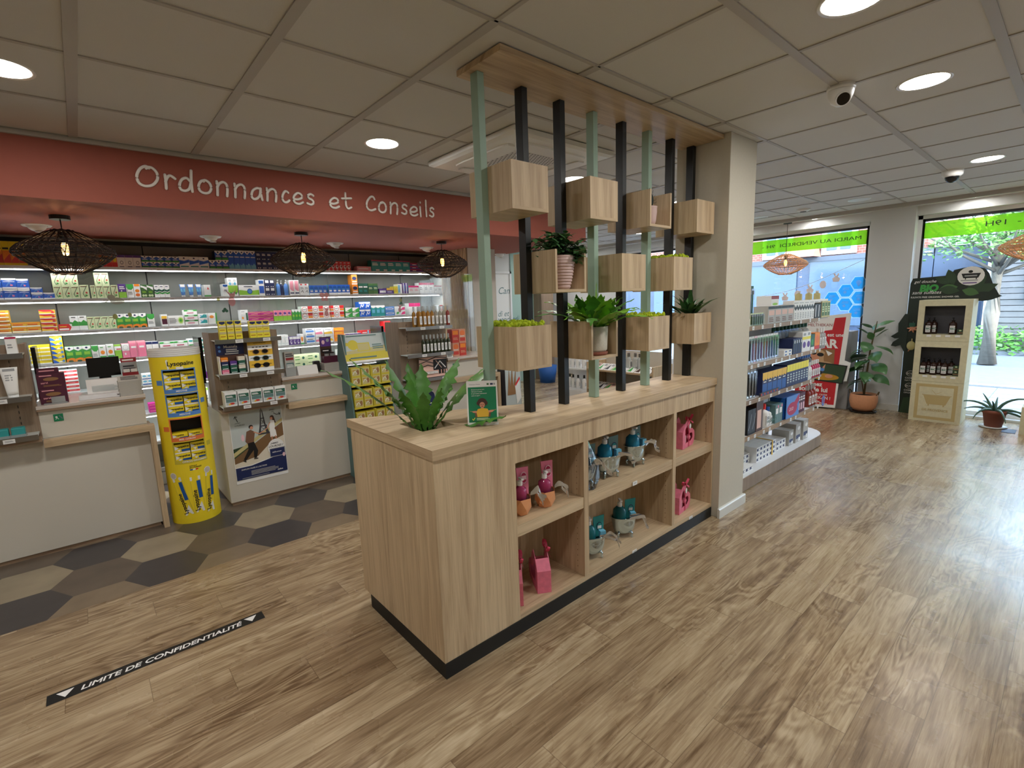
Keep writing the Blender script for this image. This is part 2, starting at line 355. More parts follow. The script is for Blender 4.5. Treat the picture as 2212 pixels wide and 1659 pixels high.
mat('tile_beige', (150, 138, 116), .4, noise=.12, nscale=6); mat('tile_taupe', (128, 112, 92), .38, noise=.14, nscale=6)
struct(hexes(), 'floor')
mb = MB(); mb.box(-5, 7.75, -4.5, 9.2, CZ, CZ+.05, 'ceil_tile'); mb.box(7.8, 8.1, -4.5, 9.2, 2.612, 2.68, 'ceil_tile'); struct(mb, 'ceiling')
mb = MB()
xs = [-.483+.599*i for i in range(-7, 14)]
for i, x in enumerate(xs):
    if x > 7.7: continue
    mb.box(x-.021, x+.021, 1.545, 9.1, CZ-.006, CZ+.001, 'ceil_bar')
    mb.box(x-.009, x+.009, -4.4, 1.545, CZ-.005, CZ+.001, 'ceil_bar')
for j in range(0, 13): mb.box(-5, 7.75, 1.545+.601*j-.010, 1.545+.601*j+.010, CZ-.005, CZ+.001, 'ceil_bar')
for k in range(1, 10): mb.box(-5, 7.75, 1.545-.601*k-.019, 1.545-.601*k+.019, CZ-.006, CZ+.001, 'ceil_bar')
struct(mb, 'trim_1')
mb = MB(); mb.box(7.75, 7.8, -4.5, 9.2, 2.585, CZ, 'ceil_bar'); struct(mb, 'trim_2')
# walls
mb = MB(); mb.box(-5, 4.1, 5.9, 6.05, 0, 2.68, 'wall_white'); mb.box(4.1, 4.25, 5.9, 7.5, 0, 2.68, 'wall_white'); mb.box(4.1, 6.52, 7.5, 7.6, 0, 2.68, 'wall_cool'); mb.box(6.52, 7.12, 7.48, 7.6, 0, 2.68, 'sage_wall'); mb.box(7.0, 8.2, 9.2, 9.3, 0, 2.68, 'wall_cool'); mb.box(7.02, 7.12, 7.6, 9.2, 0, 2.68, 'wall_cool'); struct(mb, 'wall_back')
mb = MB(); mb.box(-5.1, -5, -4.5, 6.05, 0, 2.68, 'wall_white'); struct(mb, 'wall_left')
mb = MB(); mb.box(-5.1, 8.2, -4.6, -4.5, 0, 2.68, 'wall_white'); struct(mb, 'wall_front')
WX = 8.1
WIN = [(-1.9, 1.495), (1.965, 4.05), (4.5, 6.1), (-4.3, -2.2)]  # last opening is out of view, added to let in more daylight
mb = MB()
ys = [-4.6, -4.3, -2.2, -1.9, 1.495, 1.965, 4.05, 4.5, 6.1, 9.3]
for a, b in zip(ys[::2], ys[1::2]): mb.box(WX-.06 if 1 < a < 2 else WX, WX+.25, a, b, 0, 2.68, 'wall_cool')
for a, b in WIN: mb.box(WX, WX+.25, a, b, 2.5, 2.68, 'wall_cool'); mb.box(WX, WX+.25, a, b, -.05, .03, 'wall_cool')
struct(mb, 'wall_right')
for i, (a, b) in enumerate(WIN):
    mb = MB(); t = .045; x0, x1 = WX+.10, WX+.15
    for (p, q, r, s_) in ((a, a+t, .03, 2.5), (b-t, b, .03, 2.5), (a, b, 2.455, 2.5), (a, b, .03, .075)): mb.box(x0, x1, p, q, r, s_, 'white_metal')
    f = t+.012
    for (p, q, r, s_) in ((a+t, a+f+.014, .075, 2.455), (b-f-.014, b-t, .075, 2.455), (a+t, b-t, 2.425, 2.455)): mb.box(x0+.005, x1-.005, p, q, r, s_, 'dark_metal')
    if i == 0: mb.box(x0, x1, -.42, -.36, .03, 2.5, 'white_metal')
    fr = struct(mb, 'window_%d' % (i+1))
    g = MB(); g.box(x0+.02, x0+.026, a+t, b-t, .07, 2.46, 'window_glass'); gg = g.build('glass_pane', fr, origin=(0, 0, 0))
mb = MB(); mb.box(WX-.075, WX-.06, 1.49, 1.97, 0, .08, 'skirting'); mb.box(WX-.012, WX, 4.05, 4.5, 0, .08, 'skirting'); struct(mb, 'baseboard_right')
# corner pillar at the end of the island
PX0, PX1, PY0 = 3.315, 3.70, 1.60
mb = MB(); mb.box(PX0, PX1, PY0, 1.985, 0, CZ, 'pillar_paint'); struct(mb, 'wall_pillar', bevel=.003)
mb = MB()
mb.prism([(PY0-.018, 0), (PY0, 0), (PY0, .072), (PY0-.012, .072), (PY0-.018, .064)], 'x', PX0-.018, PX1+.018, 'skirting')
mb.box(PX1, PX1+.018, PY0, 1.985, 0, .07, 'skirting'); struct(mb, 'baseboard_pillar')
# coral soffit over the dispensing counters
SZ0, SY = 2.272, 3.955
mb = MB(); mb.box(-5, 4.64, SY, 5.72, SZ0, CZ-.008, 'coral'); mb.box(-5, 4.0, 5.72, 5.9, 2.33, CZ-.008, 'coral'); struct(mb, 'wall_soffit')
mb = MB(); mb.box(-5, 4.66, SY-.022, SY, CZ-.03, CZ-.007, 'ceil_bar'); struct(mb, 'trim_3')
# slatted column and beige wall end
mb = MB(); mb.box(3.67, 4.10, 5.0, 5.9, 0, SZ0, 'wall_white'); struct(mb, 'wall_column')
mb = MB(); mb.box(3.655, 3.67, 5.0, 5.56, 0.0, SZ0, 'taupe_z')
for k in range(18): mb.box(3.64, 3.656, 5.005+.031*k, 5.023+.031*k, 0, SZ0, 'oak_z')
mb.build('slat_panel', label='vertical wooden slat cladding on the column at the end of the medicine shelves', cat='wall panel')
# door at the back with frosted leaf
mb = MB(); mb.box(5.98, 6.02, 7.44, 7.5, 0, 2.2, 'white_metal'); mb.box(6.46, 6.50, 7.44, 7.5, 0, 2.2, 'white_metal'); mb.box(5.98, 6.5, 7.44, 7.5, 2.16, 2.2, 'white_metal'); d = struct(mb, 'door_1')
mb = MB(); mb.box(6.11, 6.46, 7.46, 7.49, 0, 2.16, 'white_plastic'); mb.art((6.11, 7.46, 0), (.35, 0, 0), (0, 0, 2.16), (0, -1, 0), [('T', .2, .82, .06, 'Cam', .3, 0, 'J'), ('T', .1, .62, .05, 'di et', .3, 0, 'J'), ('T', .1, .57, .05, 'vendredi', .3, 0, 'J'), ('L', .3, .34, .75, .46, 4, 'U')]); mb.build('door_leaf', d, origin=(0, 0, 0))
mb = MB(); mb.box(6.02, 6.11, 7.47, 7.49, 0, 2.16, 'screen_black'); mb.build('door_opening', d, origin=(0, 0, 0))
mb = MB(); mb.box(7.12, 7.46, 7.25, 7.6, 0, 2.62, 'taupe_z'); mb.build('wood_column', label='wood clad column seen between the island posts at the back of the shop', cat='column')

# ---- lettering on the soffit
GL = {
 'O': [[(.62, .92), (.48, 1), (.2, .82), (.02, .45), (.08, .12), (.35, 0), (.7, .1), (.95, .4), (.97, .72), (.8, .94), (.6, .97), (.5, .9)]],
 'C': [[(.92, .82), (.78, .98), (.5, .94), (.15, .62), (.05, .28), (.22, .05), (.55, 0), (.95, .12)]],
 'r': [[(.12, 1), (.12, .5), (.08, 0)], [(.1, .5), (.3, .82), (.6, .98), (1, .8)]],
 'd': [[(.88, .45), (.6, .62), (.25, .52), (.03, .25), (.1, .04), (.4, 0), (.7, .12), (.86, .38)], [(1, 1), (.92, .5), (.9, 0)]],
 'o': [[(.6, 1), (.25, .88), (.03, .5), (.1, .15), (.42, 0), (.8, .1), (1, .45), (.9, .82), (.6, 1), (.45, .9)]],
 'n': [[(.1, 1), (.1, .5), (.04, 0)], [(.08, .55), (.3, .85), (.65, 1), (.92, .85), (.95, .45), (.86, 0)]],
 'a': [[(.92, .95), (.6, 1), (.2, .75), (.02, .3), (.15, .03), (.45, .05), (.78, .35), (.93, .9)], [(.95, 1), (.93, .5), (1, 0)]],
 'c': [[(.95, .88), (.6, 1), (.2, .7), (.05, .3), (.25, .03), (.65, .02), (1, .2)]],
 'e': [[(.1, .42), (.5, .42), (.92, .62), (.85, .92), (.5, 1), (.12, .72), (.02, .35), (.2, .06), (.6, 0), (1, .18)]],
 's': [[(.95, .88), (.6, 1), (.22, .85), (.3, .6), (.75, .45), (.9, .2), (.55, 0), (.05, .1)]],
 't': [[(.4, 1), (.38, .5), (.42, .15), (.62, 0), (.95, .1)], [(0, .62), (.5, .66), (1, .7)]],
 'i': [[(.3, .66), (.35, .3), (.4, 0)], [(.48, .96), (.5, .99)]], 'l': [[(.5, 1), (.45, .5), (.5, 0)]]}
def smooth(pts, n=6):
    out = []
    for i in range(len(pts)-1):
        p0 = pts[max(i-1, 0)]; p1 = pts[i]; p2 = pts[i+1]; p3 = pts[min(i+2, len(pts)-1)]
        for k in range(n):
            t = k/n
            out.append(tuple(.5*((2*p1[a])+(-p0[a]+p2[a])*t+(2*p0[a]-5*p1[a]+4*p2[a]-p3[a])*t*t+(-p0[a]+3*p1[a]-3*p2[a]+p3[a])*t**3) for a in range(len(p1))))
    out.append(tuple(pts[-1])); return out
LET = [('O', 0.389, 0.501, 2.396, 2.516), ('r', 0.532, 0.591, 2.394, 2.478), ('d', 0.609, 0.687, 2.392, 2.523), ('o', 0.717, 0.792, 2.389, 2.473), ('n', 0.822, 0.892, 2.385, 2.474), ('n', 0.93, 1.001, 2.383, 2.472), ('a', 1.036, 1.106, 2.383, 2.46), ('n', 1.137, 1.207, 2.382, 2.466), ('c', 1.242, 1.293, 2.383, 2.462), ('e', 1.323, 1.392, 2.381, 2.457), ('s', 1.421, 1.476, 2.384, 2.461), ('e', 1.596, 1.669, 2.378, 2.452), ('t', 1.698, 1.774, 2.382, 2.499), ('C', 1.898, 1.983, 2.387, 2.498), ('o', 2.008, 2.076, 2.379, 2.462), ('n', 2.112, 2.186, 2.378, 2.467), ('s', 2.22, 2.275, 2.384, 2.463), ('e', 2.303, 2.378, 2.379, 2.453), ('i', 2.4, 2.42, 2.378, 2.499), ('l', 2.454, 2.481, 2.383, 2.518), ('s', 2.499, 2.548, 2.385, 2.463)]
sg = thing('wall_lettering', 'white handwritten words Ordonnances et Conseils on the coral soffit', 'sign', (1.47, SY, 2.38))
for ch, x0, x1, z0, z1 in LET:
    mb = MB()
    for st in GL[ch]:
        q = [(x0+(x1-x0)*a, SY-.005, z0+(z1-z0)*b) for a, b in smooth(st)]
        mb.tube(q, .0088, 'letter_white', 8, flat=(1, .5, 1))
        for e_ in (q[0], q[-1]): mb.ball(e_, .0088, 'letter_white', 8, 6, (1, .5, 1))
    mb.build('letter', sg)

# ---- ceiling downlights
def downlight(x, y, z=CZ, on=True, r=.098, label='', power=None, name='downlight', grp=None):
    t = thing(name, label, 'ceiling light', (x, y, z), grp)
    mb = MB(); mb.lathe([(r, 0), (r+.014, -.004), (r+.016, -.001), (r+.016, 0)], (x, y, z), 28, 'white_plastic'); mb.build('rim', t)
    mb = MB(); mb.face([(x+r*math.cos(-a*math.pi/14), y+r*math.sin(-a*math.pi/14), z-.002) for a in range(28)], 'down_disc' if on else 'down_off'); mb.build('diffuser', t)
    if on: area('lamp', (x, y, z-.012), r*2, power or DL_W, DL_COL, t, spread=DL_SPREAD)
    return t
downlight(1.62, 3.07, label='round ceiling light above the coral soffit end, left of the air conditioner')
downlight(-.11, 3.06, label='bright round ceiling light cut by the left edge of the picture')
downlight(3.39, 3.02, label='round ceiling light seen behind the island posts above a wooden box')
downlight(2.26, .66, label='round ceiling light cut by the top edge of the picture')
downlight(3.40, .65, label='large round ceiling light near the white turret camera')
for q_ in ((7.93, 3.75), (7.93, .95), (7.93, -1.3)): downlight(*q_, z=2.611, r=.06, power=2, label='small round light added in the ceiling strip to brighten the window side', grp='added window strip lights')  # extra recessed lights, added to brighten the dull window side
downlight(7.93, 2.62, z=2.611, r=.07, power=2.5, label='bright recessed light beside the cap of the tan pendant lamp')
downlight(5.83, .65, label='round ceiling light near the black dome camera by the windows')
for q in ((5.2, 3.02), (7.0, 4.8), (5.4, 5.6), (7.3, 6.9)): downlight(*q, label='round ceiling light over the rear sales area, hidden behind the pillar', grp='ceiling lights of the rear area')
for q in ((-.1, .65), (1.1, -1.75), (-1.9, 1.0), (-1.9, 3.06), (3.4, -1.75), (5.8, -1.75), (-1.9, -1.7), (7.0, -1.75)): downlight(*q, label='round ceiling light behind the camera position', grp='ceiling lights behind the camera')
downlight(6.96, 1.83, on=False, label='unlit round ceiling light near the windows, above the green leafed plant'); downlight(7.2, 3.05, on=False, label='unlit round ceiling light next to the pillar edge')
t = thing('smoke_detector', 'small round white detector on the ceiling near the windows', 'smoke detector', (7.06, 2.45, CZ))
mb = MB(); mb.lathe([(.0001, -.03), (.055, -.028), (.075, -.012), (.08, 0)], (7.06, 2.45, CZ), 20, 'white_plastic'); mb.build('cover', t); mb = MB(); mb.cyl((7.06, 2.45, CZ-.034), .035, .005, 'grate', 14); mb.build('sensor_grille', t)
# adjustable white spots under the soffit (unlit)
nm = ['leftmost, behind the left pendant lamp', 'second from left, between the left and middle pendants', 'just right of the middle pendant lamp', 'beside the right-hand pendant lamp', 'seen between the first two island posts']
for (x, y), n_ in zip([(-.139, 5.08), (.986, 5.186), (2.118, 5.2), (3.197, 5.163), (4.546, 5.43)], nm):
    t = thing('ceiling_spot', 'white eyeball spot under the coral soffit, '+n_, 'spotlight', (x, y, SZ0), 'unlit spots under the soffit')
    mb = MB(); mb.lathe([(.062, -.003), (.078, -.010), (.086, -.002), (.086, 0)], (x, y, SZ0), 24, 'white_plastic'); mb.build('ring', t)
    mb = MB(); mb.ball((x, y, SZ0-.004), .056, 'white_plastic', 18, 10, (1, 1, .75)); mb.build('eyeball', t)
    mb = MB(); mb.cyl((x+.012, y-.01, SZ0-.051), .026, .006, 'down_off', 14); mb.build('lens', t)
# ---- security cameras
t = thing('security_camera', 'white turret security camera with a black lens on the ceiling', 'camera', (3.095, .93, CZ))
c = (3.095, .93, CZ); mb = MB(); mb.lathe([(.0001, -.028), (.058, -.028), (.064, -.02), (.064, -.012), (.061, -.010), (.061, 0)], c, 28, 'white_plastic'); mb.build('base', t)
mb = MB(); mb.lathe([(.0001, -.098), (.02, -.096), (.042, -.08), (.056, -.05), (.06, -.028)], c, 28, 'white_plastic'); mb.build('turret', t)
d = Vector((-.72, -.45, -.52)).normalized(); p = Vector(c)+Vector((0, 0, -.05))
mb = MB(); mb.tube([p+d*.03, p+d*.056], .034, 'white_plastic', 24, smooth=False); mb.build('lens_collar', t)
mb = MB(); mb.tube([p+d*.05, p+d*.0575], .029, 'screen_black', 24, smooth=False); mb.build('lens', t)
c = (6.09, .9, CZ); t = thing('security_camera', 'small white security camera with black dome near the windows', 'camera', c)
mb = MB(); mb.lathe([(.0001, -.06), (.06, -.055), (.075, -.04), (.078, 0)], c, 24, 'white_plastic'); mb.build('base', t)
mb = MB(); mb.ball((c[0], c[1], c[2]-.055), .052, 'screen_black', 20, 12); mb.build('dome', t)
# ---- cassette air conditioner
ax0, ax1, ay0, ay1 = 2.07, 3.02, 2.30, 3.25; acx, acy = (ax0+ax1)/2, (ay0+ay1)/2
ac = thing('air_conditioner', 'square white ceiling cassette air conditioner behind the island posts', 'air conditioner', (acx, acy, CZ))
mb = MB(); zt, zb = CZ-.006, CZ-.045
def ring(a, za, b, zb_):
    A = [(ax0+a, ay0+a, za), (ax1-a, ay0+a, za), (ax1-a, ay1-a, za), (ax0+a, ay1-a, za)]; B = [(ax0+b, ay0+b, zb_), (ax1-b, ay0+b, zb_), (ax1-b, ay1-b, zb_), (ax0+b, ay1-b, zb_)]
    mb.add(A+B, [(i, (i+1) % 4, 4+(i+1) % 4, 4+i) for i in range(4)], 'white_plastic')
ring(0, zt, .004, zb+.012); ring(.004, zb+.012, .03, zb); ring(.03, zb, .24, zb-.004); ring(.24, zb-.004, .25, zb+.01); mb.build('frame', ac)
for k in range(4):
    mb = MB(); L = .29
    q = []
    for a in range(25):
        th = a*2*math.pi/24; q.append((max(-1, min(1, 1.25*math.cos(th)))*L, max(-1, min(1, 1.25*math.sin(th)))*.045))
    for (u, v), (u2, v2) in zip(q, q[1:]):
        pass
    cs, sn = [(1, 0), (0, 1), (-1, 0), (0, -1)][k]
    pts = [(acx+cs*u+sn*(v-.335), acy+sn*u-cs*(v-.335)) for u, v in q[:-1]]
    n_ = len(pts); mb.add([(x, y, zb-.001) for x, y in pts]+[(x+(acx-x)*.012, y+(acy-y)*.012, zb-.012) for x, y in pts], [tuple(range(n_, 2*n_))]+[(i, (i+1) % n_, n_+(i+1) % n_, n_+i) for i in range(n_)], 'white_plastic')
    mb.build('air_flap', ac)
mb = MB(); mb.box(ax0+.25, ax1-.25, ay0+.25, ay1-.25, zb-.001, zb+.004, 'white_plastic')
for i in range(16):
    for j in range(16):
        x = ax0+.265+.0265*i+(.013 if j % 2 else 0); y = ay0+.265+.0265*j
        if x < ax1-.262: mb.face([(x-.009, y, zb-.0025), (x, y+.008, zb-.0025), (x+.009, y, zb-.0025), (x, y-.008, zb-.0025)], 'grate')
mb.build('intake_grille', ac)

# ================================================================== the island
isl = thing('island_counter', 'oak laminate island counter with open shelves and black plinth', 'counter', (2.1, 1.9, 0))
zt, zb = 1.025, .981; A, B, C_, D, E = (.985, 1.64), (3.312, 1.64), (3.312, 1.995), (1.92, 1.995), (.985, 2.475)
h = [(1.12, 1.935), (1.297, 1.935), (1.297, 2.155), (1.12, 2.155)]; ye = lambda x: 2.475-(x-.985)/(1.92-.985)*.48
mb = MB()
faces = [[A, (1.12, 1.64), h[0], h[3], (1.12, ye(1.12)), E], [(1.12, 1.64), (1.297, 1.64), h[1], h[0]], [h[3], h[2], (1.297, ye(1.297)), (1.12, ye(1.12))], [(1.297, 1.64), B, C_, D, (1.297, ye(1.297)), h[2], h[1]]]
for f in faces: mb.face([(a, b, zt) for a, b in f], 'oak_x'); mb.face([(a, b, zb) for a, b in f][::-1], 'oak_x')
o = [A, B, C_, D, E]
for i in range(5):
    p, q = o[i], o[(i+1) % 5]; mb.face([(*p, zb), (*q, zb), (*q, zt), (*p, zt)], 'oak_x' if i != 4 else 'oak_y')
for i in range(4):
    p, q = h[(i+1) % 4], h[i]; mb.face([(*p, zb), (*q, zb), (*q, zt), (*p, zt)], 'oak_y')
mb.build('worktop', isl)
mb = MB(); mb.prism([(.992, 1.652), (1.0, 1.652), (1.0, 2.444), (.992, 2.448)], 'z', .072, zb, 'oak_z'); mb.build('end_panel', isl)
mb = MB(); mb.box(1.0, 1.428, 1.652, 1.67, .072, zb, 'oak_z'); mb.prism([(1.0, 2.43), (1.0, 2.444), (1.9, 1.99), (1.88, 1.985)], 'z', .072, zb, 'oak_z'); mb.box(1.41, 1.428, 1.67, 1.975, .072, zb, 'oak_z'); mb.build('closed_front_panel', isl)
mb = MB(); mb.box(1.428, 3.31, 1.652, 1.67, .862, zb, 'oak_z'); mb.box(1.428, 3.31, 1.67, 1.975, .95, zb, 'oak_z'); mb.build('top_rail', isl)
mb = MB(); mb.box(1.428, 3.31, 1.975, 1.99, .072, zb, 'oak_z'); mb.build('back_panel', isl)
for a, b in ((1.905, 1.942), (2.778, 2.812), (3.292, 3.31)):
    mb = MB(); mb.box(a, b, 1.652, 1.975, .1, .862, 'oak_z')
    for xx, nx in ((a, -1),):
        for z in [.14+.032*k for k in range(22)]:
            mb.art((xx, 1.70, z), (0, .006, 0), (0, 0, .006), (nx, 0, 0), [('e', .5, .5, .5, .5, 'h')])
    mb.build('divider', isl)
mb = MB(); mb.box(1.428, 3.31, 1.652, 1.975, .072, .1, 'oak_x'); mb.build('bottom_board', isl)
for a, b in ((1.428, 1.905), (1.942, 2.778), (2.812, 3.292)):
    mb = MB(); mb.box(a, b, 1.655, 1.975, .497, .556, 'oak_x'); mb.build('shelf', isl)
mb = MB(); mb.prism([(.99, 1.647), (3.30, 1.647), (3.30, 1.98), (1.9, 1.98), (.99, 2.37)], 'z', 0, .072, 'kick_black'); mb.build('plinth', isl)
for x, z in ((2.36, .50), (2.36, .062), (3.02, .066)):
    mb = MB(); mb.box(x-.022, x+.022, 1.6495, 1.652, z, z+.024, 'white_plastic'); mb.art((x-.022, 1.6495, z), (.044, 0, 0), (0, 0, .024), (0, -1, 0), [('T', .2, .3, .4, '25,90', 0, 0, 'd')]); mb.build('price_tag', isl, label='small white price tag')
mb = MB(); mb.box(1.11, 1.307, 1.925, 2.165, .90, .905, 'kick_black'); mb.box(1.11, 1.118, 1.925, 2.165, .905, .975, 'kick_black'); mb.box(1.299, 1.307, 1.925, 2.165, .905, .975, 'kick_black'); mb.box(1.118, 1.299, 1.925, 1.933, .905, .975, 'kick_black'); mb.box(1.118, 1.299, 2.157, 2.165, .905, .975, 'kick_black'); mb.build('planter_liner', isl)
# header board
mb = MB(); mb.box(1.419, 3.314, 1.647, 1.95, 2.598, 2.6295-.006, 'oak_x'); mb.build('header_board', label='long oak board under the ceiling holding the tops of the posts', cat='board', bevel=.001)
# posts
PI0, PP, PW = 1.450, .2611, .037
pl = ['sage green', 'black', 'black', 'sage green', 'black', 'sage green', 'black', 'black']
od = ['first and nearest, left end of the island', 'second from the left end', 'third from the left end, beside the ribbed pink pot', 'fourth, behind the big fern', 'fifth, right of the big fern', 'sixth, behind the small moss box', 'seventh from the left end', 'last, closest to the pillar']
for i in range(8):
    x = PI0+PP*i; mb = MB(); mb.box(x, x+PW, 1.842, 1.892, 1.0255, 2.5975, 'sage' if i in (0, 3, 5) else 'post_black')
    mb.build('upright_post', label='%s square post, %s' % (pl[i], od[i]), cat='post', group='posts on the island', bevel=.0015)
# boxes between posts
BX = {}
def wbox(key, i, z0, kind, label):
    x0 = PI0+PP*i+PW; x1 = PI0+PP*(i+1); y0, y1, hh, th = 1.68, 1.98, .203, .014
    t = thing('wall_cube' if kind == 'open' else 'planter_box', label, 'box', ((x0+x1)/2, (y0+y1)/2, z0), 'wooden boxes between the posts')
    for a, b in ((x0, x0+th), (x1-th, x1)):
        mb = MB(); mb.box(a, b, y0, y1, z0, z0+hh, 'oak_z'); mb.build('side_panel', t)
    mb = MB(); mb.box(x0+th, x1-th, y0, y1, z0, z0+th, 'oak_x'); mb.build('bottom_panel', t)
    if kind != 'open':
        mb = MB(); mb.box(x0+th, x1-th, y0, y0+th, z0+th, z0+hh, 'oak_z'); mb.build('front_panel', t)
        mb = MB(); mb.box(x0+th, x1-th, y1-th, y1, z0+th, z0+hh, 'oak_z'); mb.build('back_panel', t)
    if kind == 'moss':
        rnd = random.Random(i*7+int(z0*10)); mb = MB()
        for k in range(230):
            x = rnd.uniform(x0+th+.008, x1-th-.008); y = rnd.uniform(y0+th+.008, y1-th-.008); r = rnd.uniform(.008, .016)
            zz = z0+hh-.012+rnd.uniform(0, .028)*(1-abs((x-(x0+x1)/2)/(x1-x0))*.8)
            mb.ball((x, y, zz), r, 'moss', 6, 4, (1, 1, rnd.uniform(.7, 1.3)))
        for q in range(len(mb.v)):
            v = mb.v[q]; mb.v[q] = (min(max(v[0]+rnd.uniform(-.003, .003), x0+th+.0005), x1-th-.0005), min(max(v[1]+rnd.uniform(-.003, .003), y0+th+.0005), y1-th-.0005), v[2]+rnd.uniform(-.003, .004))
        mb.sm = [False]*len(mb.sm); mb.build('moss', t)
    BX[key] = (x0, x1, y0, y1, z0, hh, t); return t
Z1, Z2, Z3 = 2.0, 1.636, 1.28
wbox('A', 0, Z1, 'closed', 'large looking oak box, top row, between the first green and first black post')
wbox('B', 2, Z1, 'closed', 'oak box in the top row under the ceiling light glow, second from left')
wbox('C', 4, Z1, 'open', 'open oak cube in the top row holding the cactus pot')
wbox('D', 6, Z1, 'closed', 'oak box in the top row closest to the pillar')
wbox('E', 1, Z2, 'open', 'open oak cube in the middle row holding the ribbed pink pot')
wbox('F', 3, Z2, 'closed', 'plain oak box in the middle row without any plant')
wbox('G', 5, Z2, 'moss', 'oak planter box with green moss in the middle row near the pillar')
wbox('H', 0, Z3, 'moss', 'largest looking oak planter box with green moss, lowest row at the left')
wbox('I', 2, Z3, 'open', 'open oak cube in the lowest row holding the big fern pot')
wbox('J', 4, Z3, 'moss', 'oak planter box with lime moss in the lowest row, right of the big fern')
wbox('K', 6, Z3, 'closed', 'oak planter box with dark leafy plant beside the pillar')

# ---- plants
def blade(mb, base, az, L, el, droop, wd, m, n=12, wave=.0, fold=.25, rnd=None, twist=0.0, tip=.5, pet=0.0):
    p = Vector(base); e = el; ds = L/n; rows = []; ph = rnd.uniform(0, 6) if rnd else 0
    for i in range(n+1):
        t = i/n; d = Vector((math.cos(az)*math.cos(e), math.sin(az)*math.cos(e), math.sin(e)))
        side = Vector((-math.sin(az), math.cos(az), 0)); nor = side.cross(d)
        if twist: side = (side*math.cos(twist)+nor*math.sin(twist)); nor = side.cross(d)
        tt = max(0, (t-pet)/(1-pet)); ww = wd*(max(0.05, math.sin(math.pi*min(1, tt**tip*.98+.02))) if t > pet else .05)
        wl = wave*math.sin(ph+i*2.3); wr = wave*math.sin(ph+1+i*2.6)
        rows += [p+side*ww*(1+wl*2)+nor*(ww*fold+wl*wd), p-nor*0, p-side*ww*(1+wr*2)+nor*(ww*fold+wr*wd)]
        p = p+d*ds; e -= droop/n*(.4+1.2*t)
    fs = []
    for i in range(n):
        a = i*3; fs += [(a, a+1, a+4, a+3), (a+1, a+2, a+5, a+4)]
    mb.add(rows, fs, m, True)
D2 = math.radians
# fern in the worktop hole
fern = thing('fern', "bird's nest fern with wavy leaves growing from the square hole in the island top", 'plant', (1.205, 2.045, .905))
mb = MB(); mb.box(1.12, 1.297, 1.935, 2.155, .906, .955, 'soil')
rr = random.Random(3)
for k in range(26): mb.ball((rr.uniform(1.13, 1.285), rr.uniform(1.945, 2.145), .957), rr.uniform(.005, .012), rr.choice(['soil', 'leaf_brown', 'soil', 'leaf_dark']), 6, 4, (1.5, 1, .6))
mb.build('soil', fern)
mb = MB(); c = (1.195, 2.04, .955)
for az, L, el, dr, wd in [(165, .52, 52, 30, .032), (5, .60, 44, 40, .032), (-25, .50, 14, 28, .05), (150, .46, 62, 26, .030), (128, .38, 72, 16, .036), (95, .34, 78, 10, .034), (60, .33, 80, 12, .034), (175, .34, 66, 30, .034), (20, .42, 58, 22, .034), (-8, .50, 50, 36, .030), (-30, .42, 62, 40, .032), (-48, .36, 24, 22, .042), (200, .28, 70, 26, .032), (240, .24, 76, 20, .03), (280, .26, 74, 24, .03), (320, .26, 72, 24, .034), (110, .30, 80, 8, .032), (0, .30, 74, 18, .032)]:
    L *= 1.12; wd *= 1.15; r_ = random.Random(az); blade(mb, (c[0]+.012*math.cos(D2(az)), c[1]+.012*math.sin(D2(az)), c[2]), D2(az), L, D2(el), D2(dr), wd, 'leaf_mid', 22, .16, .22, r_, tip=1.5, pet=.08)
mb.build('foliage', fern)
# big fern in cube I
x0, x1, y0, y1, z0, hh, _ = BX['I']; px, py = (x0+x1)/2+.01, 1.765; zf = z0+.0145
t = thing('potted_fern', "large bright bird's nest fern in a speckled cream pot, lowest row of cubes", 'plant', (px, py, zf))
mb = MB(); mb.lathe([(.0001, 0), (.07, 0), (.076, .008), (.076, .018), (.0001, .018)], (px, py, zf), 28, 'terra_dark', smooth=False); mb.build('saucer', t)
mb = MB(); mb.lathe([(.0001, .018), (.066, .018), (.073, .03), (.077, .155), (.072, .155), (.069, .13), (.0001, .128)], (px, py, zf), 32, 'pot_speckle'); mb.build('pot', t)
mb = MB(); mb.lathe([(.0001, .131), (.068, .131)], (px, py, zf), 20, 'soil'); mb.build('soil', t)
mb = MB(); r_ = random.Random(11); cz = zf+.13
for k in range(34):
    az = k*2.399+r_.uniform(-.2, .2); u = k/34; L = .19+.15*u; el = D2(84-58*u+r_.uniform(-6, 6)); wd = .032+.018*(1-u)+r_.uniform(0, .006)
    if math.cos(az) < -.3 and u > .5: L *= 1.1
    blade(mb, (px+.012*math.cos(az), py+.012*math.sin(az), cz), az, L, el, D2(26+46*u), wd, 'leaf_bright' if k % 3 else 'leaf_mid', 14, .13, .2, r_, tip=1.15)
blade(mb, (px-.005, py-.01, cz), D2(20), .27, D2(86), D2(10), .034, 'leaf_bright', 14, .05, .2, r_, twist=.9)
blade(mb, (px, py-.01, cz), D2(15), .40, D2(42), D2(40), .020, 'leaf_bright', 18, .15, .2, r_)
blade(mb, (px, py-.01, cz), D2(190), .34, D2(38), D2(70), .022, 'leaf_bright', 18, .2, .2, r_)
blade(mb, (px, py-.01, cz), D2(-12), .19, D2(40), D2(150), .02, 'leaf_bright', 14, .3, .2, r_)
mb.build('foliage', t)
